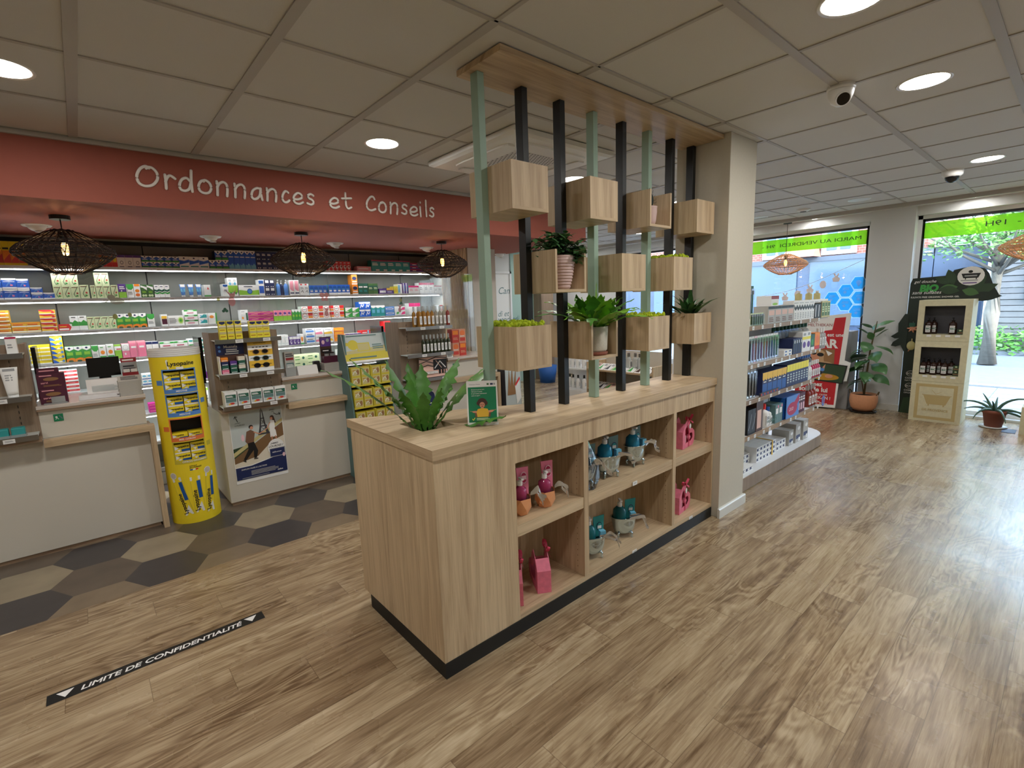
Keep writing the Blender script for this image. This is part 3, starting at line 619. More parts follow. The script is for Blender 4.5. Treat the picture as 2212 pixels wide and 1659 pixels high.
# jade like plant in cube E
x0, x1, y0, y1, z0, hh, _ = BX['E']; px, py = (x0+x1)/2+.01, 1.765; zf = z0+.0145
t = thing('potted_pilea', 'dark bushy round leafed plant in a ribbed pale pink pot, middle row', 'plant', (px, py, zf))
prof = [(.0001, 0), (.044, 0)]
for k in range(11): z = .008+k*.0145; r = .046+.026*min(1, (z/.12))**.7; prof += [(r, z), (r+.003, z+.005), (r+.003, z+.009), (r, z+.0138)]
prof += [(.073, .166), (.068, .166), (.066, .15), (.0001, .15)]
mb = MB(); mb.lathe(prof, (px, py, zf), 32, 'pot_pink'); mb.build('pot', t)
mb = MB(); mb.lathe([(.0001, .152), (.066, .152)], (px, py, zf), 20, 'soil'); mb.build('soil', t)
mb = MB(); st = MB(); r_ = random.Random(5)
for k in range(50):
    az = r_.uniform(0, 6.28); el = r_.uniform(-.1, 1.45); L = r_.uniform(.09, .17)*(1.0 if el > .8 else .85); q = []; p = Vector((px+.02*math.cos(az), py+.02*math.sin(az), zf+.15)); e = el+.35
    for i in range(7): q.append(tuple(p)); p = p+Vector((math.cos(az)*math.cos(e), math.sin(az)*math.cos(e), math.sin(e)))*L/6; e -= .22
    st.tube(q, .0022, 'stem', 5)
    for i in range(2, 7):
        for s_ in (0, 1, 2):
            a2 = az+s_*2.09+i*.9; blade(mb, q[i], a2, r_.uniform(.034, .048), r_.uniform(-.5, .5), .9, r_.uniform(.012, .017), 'leaf_dark', 4, 0, .15, r_, tip=.8)
st.build('stems', t); mb.build('foliage', t)
# cactus in cube C
x0, x1, y0, y1, z0, hh, _ = BX['C']; px, py = (x0+x1)/2+.0, 1.765; zf = z0+.0145
t = thing('potted_cactus', 'small dark spiny cactus in a pale pink pot, top row', 'plant', (px, py, zf))
mb = MB(); mb.lathe([(.0001, 0), (.034, 0), (.044, .03), (.05, .08), (.05, .105), (.052, .112), (.047, .112), (.045, .1), (.0001, .1)], (px, py, zf), 28, 'pot_pink'); mb.build('pot', t)
mb = MB(); n0 = 0
vs = []; seg, rings_ = 30, 12
for j in range(rings_+1):
    th = math.pi*j/rings_
    for i in range(seg):
        a = 2*math.pi*i/seg; rr_ = .027*math.sin(th)*(1+.12*math.cos(10*a))+.0001; vs.append((px+rr_*math.cos(a), py+rr_*math.sin(a), zf+.1+.048-.048*math.cos(th)*1.0))
mb.add(vs, [(j*seg+i, j*seg+(i+1) % seg, (j+1)*seg+(i+1) % seg, (j+1)*seg+i) for j in range(rings_) for i in range(seg)], 'cactus', True); mb.build('body', t)
mb = MB(); r_ = random.Random(2)
for k in range(90):
    a = r_.uniform(0, 6.28); th = r_.uniform(.1, 2.3); p = Vector((px+.027*math.sin(th)*math.cos(a), py+.027*math.sin(th)*math.sin(a), zf+.148+.048*math.cos(th))); d = Vector((math.sin(th)*math.cos(a), math.sin(th)*math.sin(a), math.cos(th)+.4)).normalized()
    mb.tube([p, p+d*r_.uniform(.012, .03)], .0006, 'cactus', 3)
mb.build('spines', t)
# leafy plant in box K
x0, x1, y0, y1, z0, hh, _ = BX['K']; px, py = (x0+x1)/2, 1.80; zf = z0+.015
t = thing('leafy_plant', 'dark glossy plant with long pointed leaves in the planter box by the pillar', 'plant', (px, py, zf))
mb = MB(); mb.box(x0+.02, x1-.02, y0+.02, y1-.02, zf, z0+.17, 'soil'); mb.build('soil', t)
mb = MB(); r_ = random.Random(21)
for k in range(30):
    az = r_.uniform(math.pi*.6, math.pi*1.95) if k < 22 else r_.uniform(0, 6.28)
    if k in (1, 2): az = math.pi*1.0
    L = r_.uniform(.16, .25)
    if math.cos(az) > .5: L = min(L, .17)
    blade(mb, (px+r_.uniform(-.03, .03), py-.02+r_.uniform(-.03, .03), z0+.168), az, L, D2(r_.uniform(35, 78)), D2(r_.uniform(30, 60)), r_.uniform(.014, .021), 'leaf_dark', 10, .04, .25, r_, tip=.8, pet=.2)
blade(mb, (px-.03, py-.05, z0+.17), math.pi, .14, D2(20), D2(60), .012, 'leaf_brown', 8, .2, .3, r_)
mb.build('foliage', t)
# ================================================================== medicine wall
WY, SF = 5.84, 5.59
t = thing('shelf_backing', 'grey panelled backing of the medicine shelves with dark joints', 'wall panel', (1.1, WY+.05, 0))
for k in range(9):
    a = -1.454+.665*k; b = min(a+.655, 3.64)
    if a > 3.6: break
    mb = MB(); mb.box(a, b, WY, WY+.02, .1, 2.235, 'shelf_panel'); mb.build('panel', t)
mb = MB(); mb.box(-1.5, 3.64, WY+.02, WY+.05, 0, 2.27, 'dark_metal'); mb.build('dark_frame', t)
SH = dict(A=2.02, B=1.755, C=1.49, D=1.225, E=.965, F=.70, G=.435, H=.17)
SN = dict(A='top', B='second', C='third', D='fourth', E='fifth', F='sixth', G='seventh', H='lowest')
for k, z in SH.items():
    t = thing('wall_shelf', 'long pale medicine shelf with price rail, %s from the top of the back wall' % SN[k], 'shelf', (1.1, WY, z-.02), 'medicine shelves')
    mb = MB(); mb.box(-1.454, 3.64, SF, WY, z-.012, z-.001, 'shelf_glass'); mb.build('board', t)
    mb = MB(); mb.box(-1.454, 3.64, SF-.012, SF, z-.034, z+.002, 'lip'); mb.build('price_rail', t)
    for s in range(8):
        x = -1.454+.665*s-.004; mb = MB(); mb.box(x, x+.006, SF+.02, WY, z-.035, z-.013, 'dark_metal'); mb.build('bracket', t)
    rr = random.Random(ord(k)); x = -.45
    while x < 3.6:
        mb = MB(); wd = rr.choice([.045, .055, .055, .12]); mb.box(x, x+wd, SF-.0165, SF-.0125, z-.032, z-.004, 'white_plastic')
        mb.art((x, SF-.0165, z-.032), (wd, 0, 0), (0, 0, .028), (0, -1, 0), [('L', .15, .3, .85, .7, 2, 'S')]); mb.build('price_label', t); x += wd+rr.choice([.03, .08, .13, .02])
    if k in 'ABCDEF':
        if k != 'A': mb = MB(); mb.box(-1.40, 3.60, SF+.005, SF+.022, z-.024, z-.014, 'led'); mb.build('led_strip', t)
        area('led_light', (1.1, SF-.03, z-.03), 5.0, LED_W, (.97, .99, 1.0), t, (math.radians(32), 0, 0), 'RECTANGLE', .02, 170)
mb = MB(); mb.box(-1.5, 3.64, SF+.02, WY, 0, .12, 'white_metal'); mb.build('shelf_plinth', label='white plinth under the medicine shelves', cat='plinth')

# carton print designs: base colour, front artwork
VP = ('p', [(0, 1), (1, 1), (1, .86), (.5, .66), (0, .86)])
DS = {
 'yr': ('Y', [('r', 0, .1, 1, .62, 'f'), ('p', [(0, .2), (1, .5), (1, .62), (0, .62)], 'O'), ('r', .1, .66, .9, .74, 'K')]),
 'or': ('l', [('r', 0, 0, 1, .35, 'R'), ('e', .5, .6, .3, .2, 'Y')]),
 'pw': ('W', [('r', 0, .8, 1, 1, 'V'), ('e', .55, .38, .22, .16, 'S'), ('e', .55, .38, .12, .09, 'W'), ('r', .2, 0, .8, .07, 'N')]),
 'bg': ('N', [('r', 0, .3, 1, .8, 'B'), ('p', [(0, 1), (1, 1), (1, .9), (.5, .55), (0, .9)], 'W'), ('e', .5, .84, .1, .1, 'N'), ('r', .05, 0, .95, .24, 'G'), ('L', .15, .32, .85, .5, 2, 'W')]),
 'wb': ('W', [('p', [(0, .3), (1, .5), (1, .75), (.5, .62), (0, .7)], 'B'), ('r', .1, .1, .9, .2, 'T'), ('e', .5, .86, .1, .06, 'N')]),
 'tb': ('B', [('p', [(0, 1), (1, 1), (1, .92), (.5, .78), (0, .92)], 'W'), ('e', .5, .9, .14, .04, 'N'), ('r', .1, .62, .9, .67, 'W'), ('p', [(0, 0), (1, 0), (.9, .2), (.6, .32), (.3, .2), (0, .26)], 'A')]),
 'nv': ('N', [('L', .2, .55, .8, .8, 3, 'W'), ('r', .2, .12, .4, .22, 'W'), ('r', .55, .12, .75, .22, 'W')]),
 'rw': ('R', [('e', .5, .42, .36, .22, 'W'), ('e', .56, .46, .2, .14, 'q'), ('L', .2, .76, .8, .92, 1, 'W'), ('r', .3, 0, .7, .12, 'W')]),
 'pk': ('j', [('r', .1, .4, .8, .6, 'W')]), 'te': ('T', [('r', 0, .9, 1, 1, 'C'), ('L', .1, .5, .8, .78, 3, 'W'), ('r', .5, .05, .95, .18, 'W')]),
 'pu': ('V', [('r', 0, .55, 1, 1, 'C'), ('r', .2, .3, .5, .55, 'W')]),
 'bl': ('B', [('r', 0, 0, 1, .16, 'W'), ('p', [(0, 1), (1, 1), (1, .84), (.5, .76), (0, .84)], 'W'), ('s', [(.3, .25), (.5, .6), (.7, .3)], .1, 'U'), ('e', .65, .34, .1, .08, 'P'), ('r', .1, .65, .9, .7, 'W')]),
 'sw': ('E', [('s', [(.85, .95), (.5, .6), (.3, .35), (.45, .12), (.8, .2)], .07, 'D'), ('e', .7, .42, .12, .07, 'f'), ('e', .62, .22, .12, .06, 'G'), ('r', .1, .86, .8, .92, 's')]),
 'pg': ('V', [('r', 0, 0, 1, .42, 'L'), ('L', .15, .6, .85, .86, 2, 'W'), ('e', .4, .5, .1, .05, 'W')]),
 'gw': ('W', [('p', [(0, 1), (1, 1), (1, .72), (.7, .58), (.3, .6), (0, .78)], 'G'), ('L', .15, .22, .8, .45, 3, 'S')]),
 'ow': ('W', [('e', .5, .5, .34, .12, 'O'), ('e', .5, .2, .34, .12, 'l'), ('r', .1, .84, .9, 1, 'O')]),
 'dg': ('m', [('p', [(0, .95), (1, .8), (1, .55), (.4, .75), (0, .8)], 'W'), ('e', .3, .15, .2, .09, 'E'), ('e', .7, .15, .2, .09, 'E'), ('L', .2, .34, .8, .5, 2, 'L')]),
 'wg': ('W', [('p', [(0, .66), (.5, .58), (1, .68), (1, .5), (.5, .42), (0, .5)], 'D'), ('p', [(0, .45), (.5, .36), (1, .45), (1, .3), (.5, .24), (0, .32)], 'G'), ('L', .2, .82, .8, .92, 1, 'N')]),
 'wr': ('W', [('p', [(.5, .6), (.62, .85), (.78, .6)], 'R'), ('r', 0, 0, 1, .12, 'G')]),
 'wn': ('W', [('p', [(.1, .95), (.9, .95), (.9, .8), (.5, .74), (.1, .8)], 'n'), ('L', .25, .4, .75, .55, 2, 'N')]),
 'tg': ('W', [('r', 0, .2, 1, .58, 'L'), ('e', .5, .68, .26, .08, 'A'), ('p', [(.2, .2), (.5, .05), (.8, .2)], 'G'), ('L', .2, .8, .8, .92, 2, 'S')]),
 'bgw': ('W', [('p', [(0, .55), (.5, .45), (1, .55), (1, .08), (0, .08)], 'L'), ('e', .53, .42, .13, .25, 'n'), ('e', .53, .42, .1, .18, 'U'), ('L', .25, .82, .75, .92, 1, 'N')]),
 'bn': ('W', [('r', .05, .15, .9, .6, 'B'), ('r', .05, .75, .9, .95, 'n')]), 'nw': ('N', [('r', .15, .62, .85, .95, 'W'), ('r', .2, .1, .4, .2, 'W'), ('r', .6, .1, .8, .2, 'W')]),
 'pkw': ('W', [('p', [(.1, .95), (.9, .95), (.9, .25), (.5, .3), (.1, .4)], 'j'), ('s', [(.5, .9), (.55, .6), (.3, .5), (.6, .3)], .12, 'P'), ('r', .1, .1, .9, .18, 'N')]),
 'wrd': ('W', [('r', .2, .86, .6, .98, 'R'), ('s', [(.3, .25), (.6, .4), (.8, .2)], .1, 'K'), ('L', .2, .5, .85, .72, 2, 'S')]),
 'bw': ('A', [('r', 0, 0, 1, .2, 'W'), ('r', 0, .2, 1, 1, 'B'), ('e', .5, .72, .42, .18, 'n'), ('r', .2, .3, .8, .46, 'W'), ('L', .15, .5, .85, .6, 1, 'A')]),
 'org': ('O', [('e', .5, .62, .4, .18, 'N'), ('r', .1, .22, .9, .34, 'W'), ('r', 0, 0, 1, .1, 'W')]),
 'gd': ('D', [('r', .1, .6, .9, .74, 'W'), ('L', .15, .2, .8, .4, 2, 'T')]), 'gm': ('m', [('r', 0, .35, 1, .8, 'D'), ('L', .15, .45, .85, .65, 2, 'E')]),
 'pf': ('V', [('r', .1, .2, .9, .65, 'W')]), 'yp': ('V', [('r', 0, .6, 1, 1, 'k'), ('L', .1, .2, .8, .4, 1, 'W')]), 'yy': ('b', [('e', .5, .5, .3, .3, 'k')]),
 'lb': ('W', [('r', .1, .1, .5, .9, 'A')]), 'vs': ('V', [('r', .3, 0, .6, 1, 'W'), ('r', .6, .2, .9, .8, 'U')]),
 'wp': ('W', [('r', 0, .78, 1, 1, 'H'), ('L', .2, .3, .8, .6, 2, 'j')]), 'wp2': ('W', [('r', 0, .78, 1, 1, 'C'), ('L', .15, .3, .6, .6, 2, 'S')]), 'wp3': ('W', [('r', 0, .88, 1, 1, 'C'), ('L', .15, .3, .6, .6, 2, 'S')]),
 'oy': ('k', [('r', 0, .1, 1, .3, 'W'), ('r', 0, .74, 1, .9, 'O'), ('L', .1, .42, .9, .66, 1, 'R')]), 'ry': ('k', [('p', [(0, 1), (.7, 1), (1, .6), (.3, .55), (0, .8)], 'R'), ('e', .85, .35, .1, .25, 'f'), ('r', 0, 0, 1, .14, 'W')]),
 'ra': ('R', [('r', .05, .1, .75, .35, 'W'), ('r', .1, .55, .6, .7, 'k'), ('p', [(.8, 0), (1, 0), (1, 1), (.8, 1), (.95, .5)], 'W')]),
 'wgp': ('W', [('p', [(0, .3), (0, .6), (.3, .55), (.6, .7), (1, .55), (1, .3)], 'G'), ('L', .2, .84, .8, .94, 1, 'K')]),
 'gwo': ('G', [('p', [(0, 1), (1, 1), (1, .82), (.5, .7), (0, .82)], 'W'), ('e', .5, .88, .16, .06, 'N'), ('r', .15, .42, .85, .62, 'L'), ('p', [(0, 0), (1, 0), (1, .22), (.6, .26), (0, .18)], 'O'), ('e', .5, .04, .3, .07, 'v')]),
 'wpu': ('W', [('r', .05, .15, .9, .6, 'Z'), ('r', .05, .62, .9, .85, 'k')]), 'wcg': ('W', [('e', .78, .5, .19, .38, 'E'), ('e', .78, .5, .13, .26, 'L'), ('e', .78, .5, .06, .12, 'G'), ('L', .06, .2, .5, .8, 4, 'S')]),
 'gfl': ('W', [('r', 0, .7, 1, 1, 'G'), ('e', .5, .85, .25, .1, 'W'), ('L', .2, .25, .8, .5, 1, 'C')]), 'tw': ('W', [('p', [(.1, .2), (.6, .9), (.9, .8), (.9, .2)], 'T'), ('p', [(.2, .8), (.5, .6), (.3, .4)], 'A')]),
 'wor': ('W', [('e', .4, .65, .25, .14, 'O'), ('p', [(.8, 0), (1, 0), (1, 1), (.85, 1)], 'G')]), 'wgr': ('W', [('r', .7, .15, .95, .75, 'D'), ('e', .25, .35, .12, .1, 'O'), ('L', .1, .8, .6, .9, 1, 'S')]),
 'mg': ('M', [('s', [(0, .8), (.3, .9), (.6, .75), (1, .85)], .06, 't'), ('s', [(0, .2), (.4, .3), (.7, .15), (1, .25)], .06, 't'), ('r', .2, .45, .75, .6, 'P')]),
 'plg': ('L', [('r', 0, .45, 1, 1, 'P'), ('e', .5, .7, .3, .12, 'V'), ('L', .15, .5, .85, .6, 1, 'W')]), 'lg': ('G', [('p', [(0, 1), (1, 1), (1, .85), (.5, .7), (0, .85)], 'W'), ('r', .2, .3, .8, .5, 'L')]),
 'wc': ('W', [('e', .28, .5, .24, .4, 'f'), ('e', .28, .5, .2, .34, 'W'), ('r', .12, .44, .44, .56, 'S'), ('r', .58, .55, 1, 1, 'R'), ('p', [(.58, .5), (1, .45), (1, .2), (.62, .2)], 'O')]),
 'gwt': ('G', [('p', [(0, 1), (1, 1), (0, .2)], 'W'), ('e', .3, .25, .2, .1, 'E')]), 'bwv': ('B', [('p', [(0, .95), (1, .95), (1, .78), (.5, .68), (0, .78)], 'W'), ('s', [(.2, .2), (.4, .6), (.6, .3), (.85, .65)], .12, 'W')]),
 'tbl': ('T', [('p', [(0, 1), (1, 1), (1, .84), (.5, .74), (0, .84)], 'W'), ('r', .2, .3, .8, .62, 'A')]), 'bfl': ('U', [('e', .5, .5, .45, .22, 'W'), ('r', .2, .42, .8, .58, 'B')]),
 'wgs': ('W', [('p', [(.3, .1), (.8, .15), (.9, .4), (.4, .35)], 'G')]), 'pks': ('W', [('p', [(.1, .1), (.9, .2), (.9, .85), (.4, .7)], 'H')]), 'pkt': ('W', [('r', 0, .7, 1, 1, 'H')]), 'wrr': ('W', [('r', 0, .85, 1, 1, 'R'), ('L', .2, .3, .8, .7, 2, 'j')]),
 'yf': ('Y', [('r', 0, 0, 1, .28, 'W'), ('L', .1, .55, .9, .75, 1, 'c')]), 'yb': ('Y', [('p', [(0, 0), (.5, 0), (.2, .6), (0, .8)], 'B'), ('e', .85, .4, .12, .3, 'U'), ('p', [(.4, .1), (.8, .1), (.6, .5)], 'W')]),
 'wol': ('W', [('e', .5, .5, .3, .14, 'O'), ('r', .05, .05, .95, .25, 'G'), ('L', .2, .8, .7, .9, 1, 'G')]), 'lim': ('L', [('r', 0, .6, 1, .9, 'W'), ('r', .3, .65, .95, .72, 'R')]),
 'pw2': ('P', [('r', 0, .5, 1, 1, 'W'), ('e', .5, .72, .36, .18, 'S'), ('e', .5, .72, .32, .16, 'W'), ('r', .3, .2, .5, .35, 'W')]), 'pnk': ('P', [('r', .2, .58, .8, .7, 'W'), ('r', 0, .9, 1, 1, 'j')]),
 'wpt': ('W', [('r', 0, .82, 1, 1, 'N'), ('e', .5, .4, .3, .12, 'Q')]), 'gdr': ('W', [('e', .25, .7, .2, .14, 'T'), ('e', .75, .45, .12, .22, 'B'), ('r', .05, .05, .5, .2, 'G')]),
 'wgl': ('W', [('s', [(.15, .3), (.15, .75), (.85, .75)], .05, 'T'), ('s', [(.1, .2), (.9, .2)], .05, 'T')]), 'puw': ('V', [('r', 0, .7, 1, 1, 'W'), ('e', .5, .35, .25, .25, 'W'), ('e', .56, .4, .16, .16, 'V')]),
 'woo': ('W', [('e', .5, .5, .32, .24, 'O'), ('r', 0, 0, 1, .12, 'G')]), 'wbp': ('W', [('p', [(0, .2), (.8, .2), (1, .4), (.8, .6), (0, .6)], 'U'), ('L', .1, .7, .8, .9, 1, 'N')]), 'wpk': ('W', [('p', [(0, .15), (.9, .15), (.8, .5), (0, .4)], 'P'), ('L', .1, .7, .8, .85, 1, 'S')]),
 'wyl': ('W', [('p', [(0, .15), (.9, .15), (.8, .5), (0, .4)], 'k'), ('L', .1, .7, .8, .85, 1, 'S')]), 'orf': ('O', [('L', .1, .3, .9, .7, 1, 'k'), ('r', 0, 0, 1, .12, 't')]),
 'pup': ('W', [('r', 0, .6, 1, 1, 'V'), ('e', .5, .45, .3, .22, 'M'), ('r', .1, 0, .9, .16, 'V')]), 'rdt': ('R', [('L', .15, .5, .8, .85, 2, 'W'), ('r', .8, 0, 1, 1, 'A')]), 'rdb': ('R', [('L', .15, .5, .8, .85, 2, 'j')]), 'wye': ('W', [('r', .1, .2, .9, .5, 'b')]),
 'puv': ('W', [('p', [(0, .2), (.5, .5), (1, .2), (1, .6), (.5, .7), (0, .6)], 'V')]), 'rws': ('W', [('r', 0, .35, 1, .85, 'R'), ('L', .2, .5, .8, .7, 1, 'j')]), 'lgb': ('E', [('e', .72, .5, .1, .2, 'D'), ('L', .08, .6, .5, .8, 1, 'm'), ('L', .08, .2, .5, .4, 1, 'G')]),
 'lbw': ('W', [('e', .5, .6, .4, .18, 'A'), ('r', 0, 0, 1, .16, 'n')]), 'pus': ('V', [('r', .1, .3, .9, .6, 'M')]), 'rwf': ('W', [('p', [(0, .3), (1, .5), (1, .8), (0, .7)], 'R')]), 'wpw': ('W', [('p', [(0, .3), (.5, .5), (1, .3), (1, .5), (.5, .7), (0, .55)], 'N')]),
 'mgf': ('M', [('r', .1, .4, .9, .6, 'P')]), 'wgn': ('W', [('r', 0, .85, 1, 1, 'L'), ('L', .2, .3, .8, .6, 2, 'S')])}
AL = dict(bg2='bg', bg3='bg', bl2='bl', bl3='bl', bl4='bl', bl5='bl', sw2='sw', sw3='sw', sw4='sw', sw5='sw', sw6='sw', bw2='bw', oy2='oy', gw2='gw', gwo2='gwo', gw3='gw', wol2='wol', gfl2='gfl')
CM = {}
def carton_mesh(key, w_, d_, h_):
    k = (key, round(w_, 3), round(d_, 3), round(h_, 3))
    if k not in CM:
        base, ops = DS[AL.get(key, key)]; mb = MB(); mb.box(-w_/2, w_/2, 0, d_, 0, h_, 'print_'+base)
        mb.art((-w_/2, 0, 0), (w_, 0, 0), (0, 0, h_), (0, -1, 0), ops, step=.0004); CM[k] = mb.mesh('carton')
    return CM[k]
def carton(name, key, x, y, z, w_, d_, h_, label, group, cat='carton', rz=0):
    o = bpy.data.objects.new(name, carton_mesh(key, w_, d_, h_)); COL.objects.link(o); o.location = (x, y, z); o.rotation_euler = (0, 0, rz)
    return tag(o, label, cat, group)
ROWS = '''
A -0.424 -0.250 0.186 4 1 yr|tall yellow and red carton
A 0.204 0.328 0.112 3 1 or|small orange and red carton
A 0.323 0.493 0.106 3 1 pw|white carton in a dark purple tray
A 0.495 0.783 0.104 5 2 bg|blue carton with white peak and green foot
A 0.782 1.023 0.108 3 1 wb|white and blue carton with wavy front
A 1.025 1.081 0.081 1 1 bg2|single small blue carton with white peak
A 1.081 1.196 0.171 2 2 bg3|blue carton stacked beside the tall blue row
A 1.196 1.445 0.182 5 1 tb|tall blue carton with pale wave at the foot
A 1.447 1.654 0.177 4 2 nv|navy and white narrow carton
A 2.171 2.449 0.104 6 1 rw|red carton with white ring
A 2.520 2.697 0.054 1 1 pk|flat pink carton
A 2.705 3.219 0.131 5 1 te|teal carton with crimson lid edge
A 3.221 3.558 0.109 2 3 pu|flat purple and red carton
B -0.453 -0.419 0.160 1 2 bl|blue and white carton cut by the left picture edge
B -0.418 -0.334 0.166 1 2 bl2|large blue and white carton
B -0.334 -0.264 0.162 1 2 bl3|medium blue and white carton
B -0.261 -0.191 0.093 1 2 bl4|low blue and white carton
B -0.189 -0.120 0.051 1 1 bl5|flat blue and white carton
B -0.125 0.040 0.206 3 2 sw|pale green carton with green swirl
B 0.042 0.101 0.113 1 1 sw2|single pale green carton with green swirl
B 0.111 0.145 0.109 1 1 sw3|narrow pale green carton with swirl
B 0.147 0.246 0.216 2 2 sw4|pale green carton with dark swirl
B 0.249 0.298 0.111 1 1 sw5|last pale green swirl carton
B 0.299 0.354 0.120 1 1 pg|purple and green carton
B 0.355 0.408 0.118 1 1 gw|white carton with green cap shape
B 0.409 0.458 0.119 1 1 ow|white carton with orange blobs
B 0.459 0.553 0.114 2 1 dg|dark green carton with white peak
B 0.558 0.675 0.111 3 1 wg|white carton with green waves
B 0.951 1.009 0.111 1 1 wr|white carton with red letter
B 1.112 1.164 0.119 1 1 wn|narrow white carton with blue cap shape
B 1.161 1.248 0.179 2 1 tg|tall green and white carton
B 1.257 1.443 0.108 1 1 bgw|wide green and white carton with blue disc
B 1.444 1.498 0.162 1 1 bn|narrow blue and white carton
B 1.501 1.599 0.159 2 2 nw|navy and white carton
B 1.745 1.846 0.159 2 1 pkw|tall white carton with pink wave
B 1.849 1.949 0.121 2 1 wrd|white carton with red square
B 1.953 2.147 0.102 4 1 bw|blue and white carton with blue oval
B 2.162 2.414 0.109 5 1 bw2|blue and white carton in the right-hand five
B 2.444 2.513 0.223 1 2 org|orange and white carton
B 2.517 2.638 0.123 2 1 gd|dark green carton
B 2.642 2.764 0.122 2 1 gm|mid green carton
B 2.778 2.876 0.060 1 1 pf|flat purple carton with white panel
B 2.877 2.972 0.068 1 1 yp|flat yellow and purple carton
B 2.977 3.026 0.087 1 1 yy|narrow yellow carton
B 3.030 3.089 0.115 1 1 lb|narrow pale blue carton
B 3.093 3.170 0.127 2 1 vs|purple and white striped carton
B 3.179 3.328 0.094 2 1 wp|white carton with pink top
B 3.333 3.553 0.131 3 1 wp2|taller white carton with crimson top
B 3.558 3.675 0.093 2 1 wp3|low white carton with crimson edge
C -0.500 -0.412 0.181 1 6 oy|orange and yellow flat carton in the tall left stack
C -0.410 -0.240 0.083 2 2 oy2|orange flat carton in the low stack
C -0.237 -0.138 0.177 1 5 ry|red and yellow flat carton
C -0.134 -0.046 0.054 1 1 ra|flat red carton with arrow end
C -0.057 0.054 0.121 2 1 wgp|white carton with green peak band
C 0.055 0.250 0.108 4 1 sw6|pale green carton with swirl on the middle shelf
C 0.251 0.468 0.125 4 1 gwo|green carton with white cap and orange foot
C 0.473 0.529 0.116 1 1 gw2|white carton with pale green cap shape
C 0.580 0.628 0.109 1 1 wpu|white carton with purple block
C 0.631 0.758 0.093 1 1 wcg|wide white carton with green rings
C 0.763 0.870 0.142 1 3 gfl|flat green and white carton
C 0.873 0.955 0.102 1 2 tw|teal and white carton
C 0.957 1.032 0.106 1 1 wor|white carton with orange leaf and green edge
C 1.245 1.314 0.126 1 1 wgr|white carton with green stripe
C 1.317 1.553 0.103 2 2 mg|flat magenta carton
C 1.556 1.740 0.109 4 1 plg|pink and lime carton
C 1.743 1.837 0.113 3 1 lg|green and white slim carton
C 1.844 2.321 0.142 4 2 wc|white and red carton with round badge
C 2.337 2.508 0.112 2 2 gwt|green and white carton with diagonal
C 2.509 2.649 0.175 2 2 bwv|blue carton with white top band
C 2.655 2.837 0.127 3 1 tbl|teal blue carton with white top
C 2.840 2.961 0.110 1 2 bfl|flat blue and white carton with oval
C 2.967 3.033 0.108 1 1 wgs|white carton with green leaf shape
C 3.039 3.114 0.108 1 2 pks|pink and white carton
C 3.167 3.330 0.142 2 1 pkt|white carton with hot pink top behind the bottles
C 3.616 3.720 0.107 1 1 wrr|white carton with thin red top
D -0.336 -0.209 0.159 2 5 yf|flat yellow carton
D -0.202 -0.126 0.222 1 6 yb|yellow and blue flat carton
D -0.120 0.047 0.130 3 1 gwo2|green carton with white cap on the lower shelf
D 0.051 0.096 0.125 1 1 gw3|white carton with green cap on the lower shelf
D 0.098 0.148 0.124 1 1 wol|white carton with orange fruit
D 0.151 0.203 0.127 1 1 wol2|white carton with orange leaf
D 0.205 0.254 0.119 1 1 lim|lime and white carton
D 0.257 0.312 0.125 1 1 pw2|white and pink carton with round badge
D 0.313 0.432 0.142 2 1 pnk|plain pink carton
D 0.435 0.528 0.129 2 1 wpt|white carton with purple top
D 0.539 0.759 0.119 2 2 gfl2|wide green and white carton
D 0.762 0.948 0.132 2 2 gdr|white carton with blue drop
D 1.561 1.680 0.112 3 1 wgl|white carton with green outline
D 1.688 1.800 0.084 3 1 puw|purple carton with white ring
D 1.804 1.842 0.109 1 1 woo|white carton with orange oval
D 1.869 1.967 0.165 1 3 wbp|white carton with grey blue arrow
D 1.971 2.064 0.164 1 2 wpk|white carton with pink arrow
D 2.068 2.178 0.160 1 2 wyl|white carton with yellow arrow
D 2.182 2.300 0.153 1 4 orf|flat orange carton
D 2.312 2.508 0.078 4 1 pup|purple and pink small carton
D 2.507 2.802 0.104 3 1 rdt|red carton beside pale tube
D 2.803 2.892 0.199 1 2 rdb|big red carton
D 2.896 2.941 0.131 1 1 wye|slim white and yellow carton
D 3.550 3.728 0.083 2 1 puv|white carton with purple wave
E -0.237 -0.068 0.195 2 6 rws|flat white carton with red band
E 1.713 1.993 0.145 2 2 lgb|pale green carton
E 0.368 0.445 0.098 2 2 lbw|white carton with blue oval
E 0.855 0.894 0.062 1 3 pus|small purple carton
E 2.216 2.299 0.161 1 3 rwf|white carton with red flash
E 3.603 3.725 0.156 1 2 wpw|white carton with purple wave
F 0.385 0.448 0.084 1 3 mgf|flat magenta carton on the low shelf
F 0.842 0.873 0.172 1 1 wgn|white carton with green top on the low shelf'''
rr = random.Random(4)
for l in ROWS.strip().splitlines():
    a, d = l.split('|'); s, x0, x1, hh, n, st, key = a.split(); x0, x1, hh, n, st = float(x0), float(x1), float(hh), int(n), int(st)
    lab = '%s, %s medicine shelf from the top' % (d, SN[s]) ; lab = ' '.join(lab.split()[:16])
    w_ = (x1-x0)/n
    for i in range(n):
        for j in range(st):
            if key == 'pw' and 0: continue
            h1 = hh/st-.0006
            carton('medicine_carton', key, x0+w_*(i+.5), SF+.02+rr.uniform(0, .005), SH[s]+.003+j*hh/st, w_-.0015, .11, h1, lab, (d+', '+SN[s]+' shelf') if n*st > 1 else None)
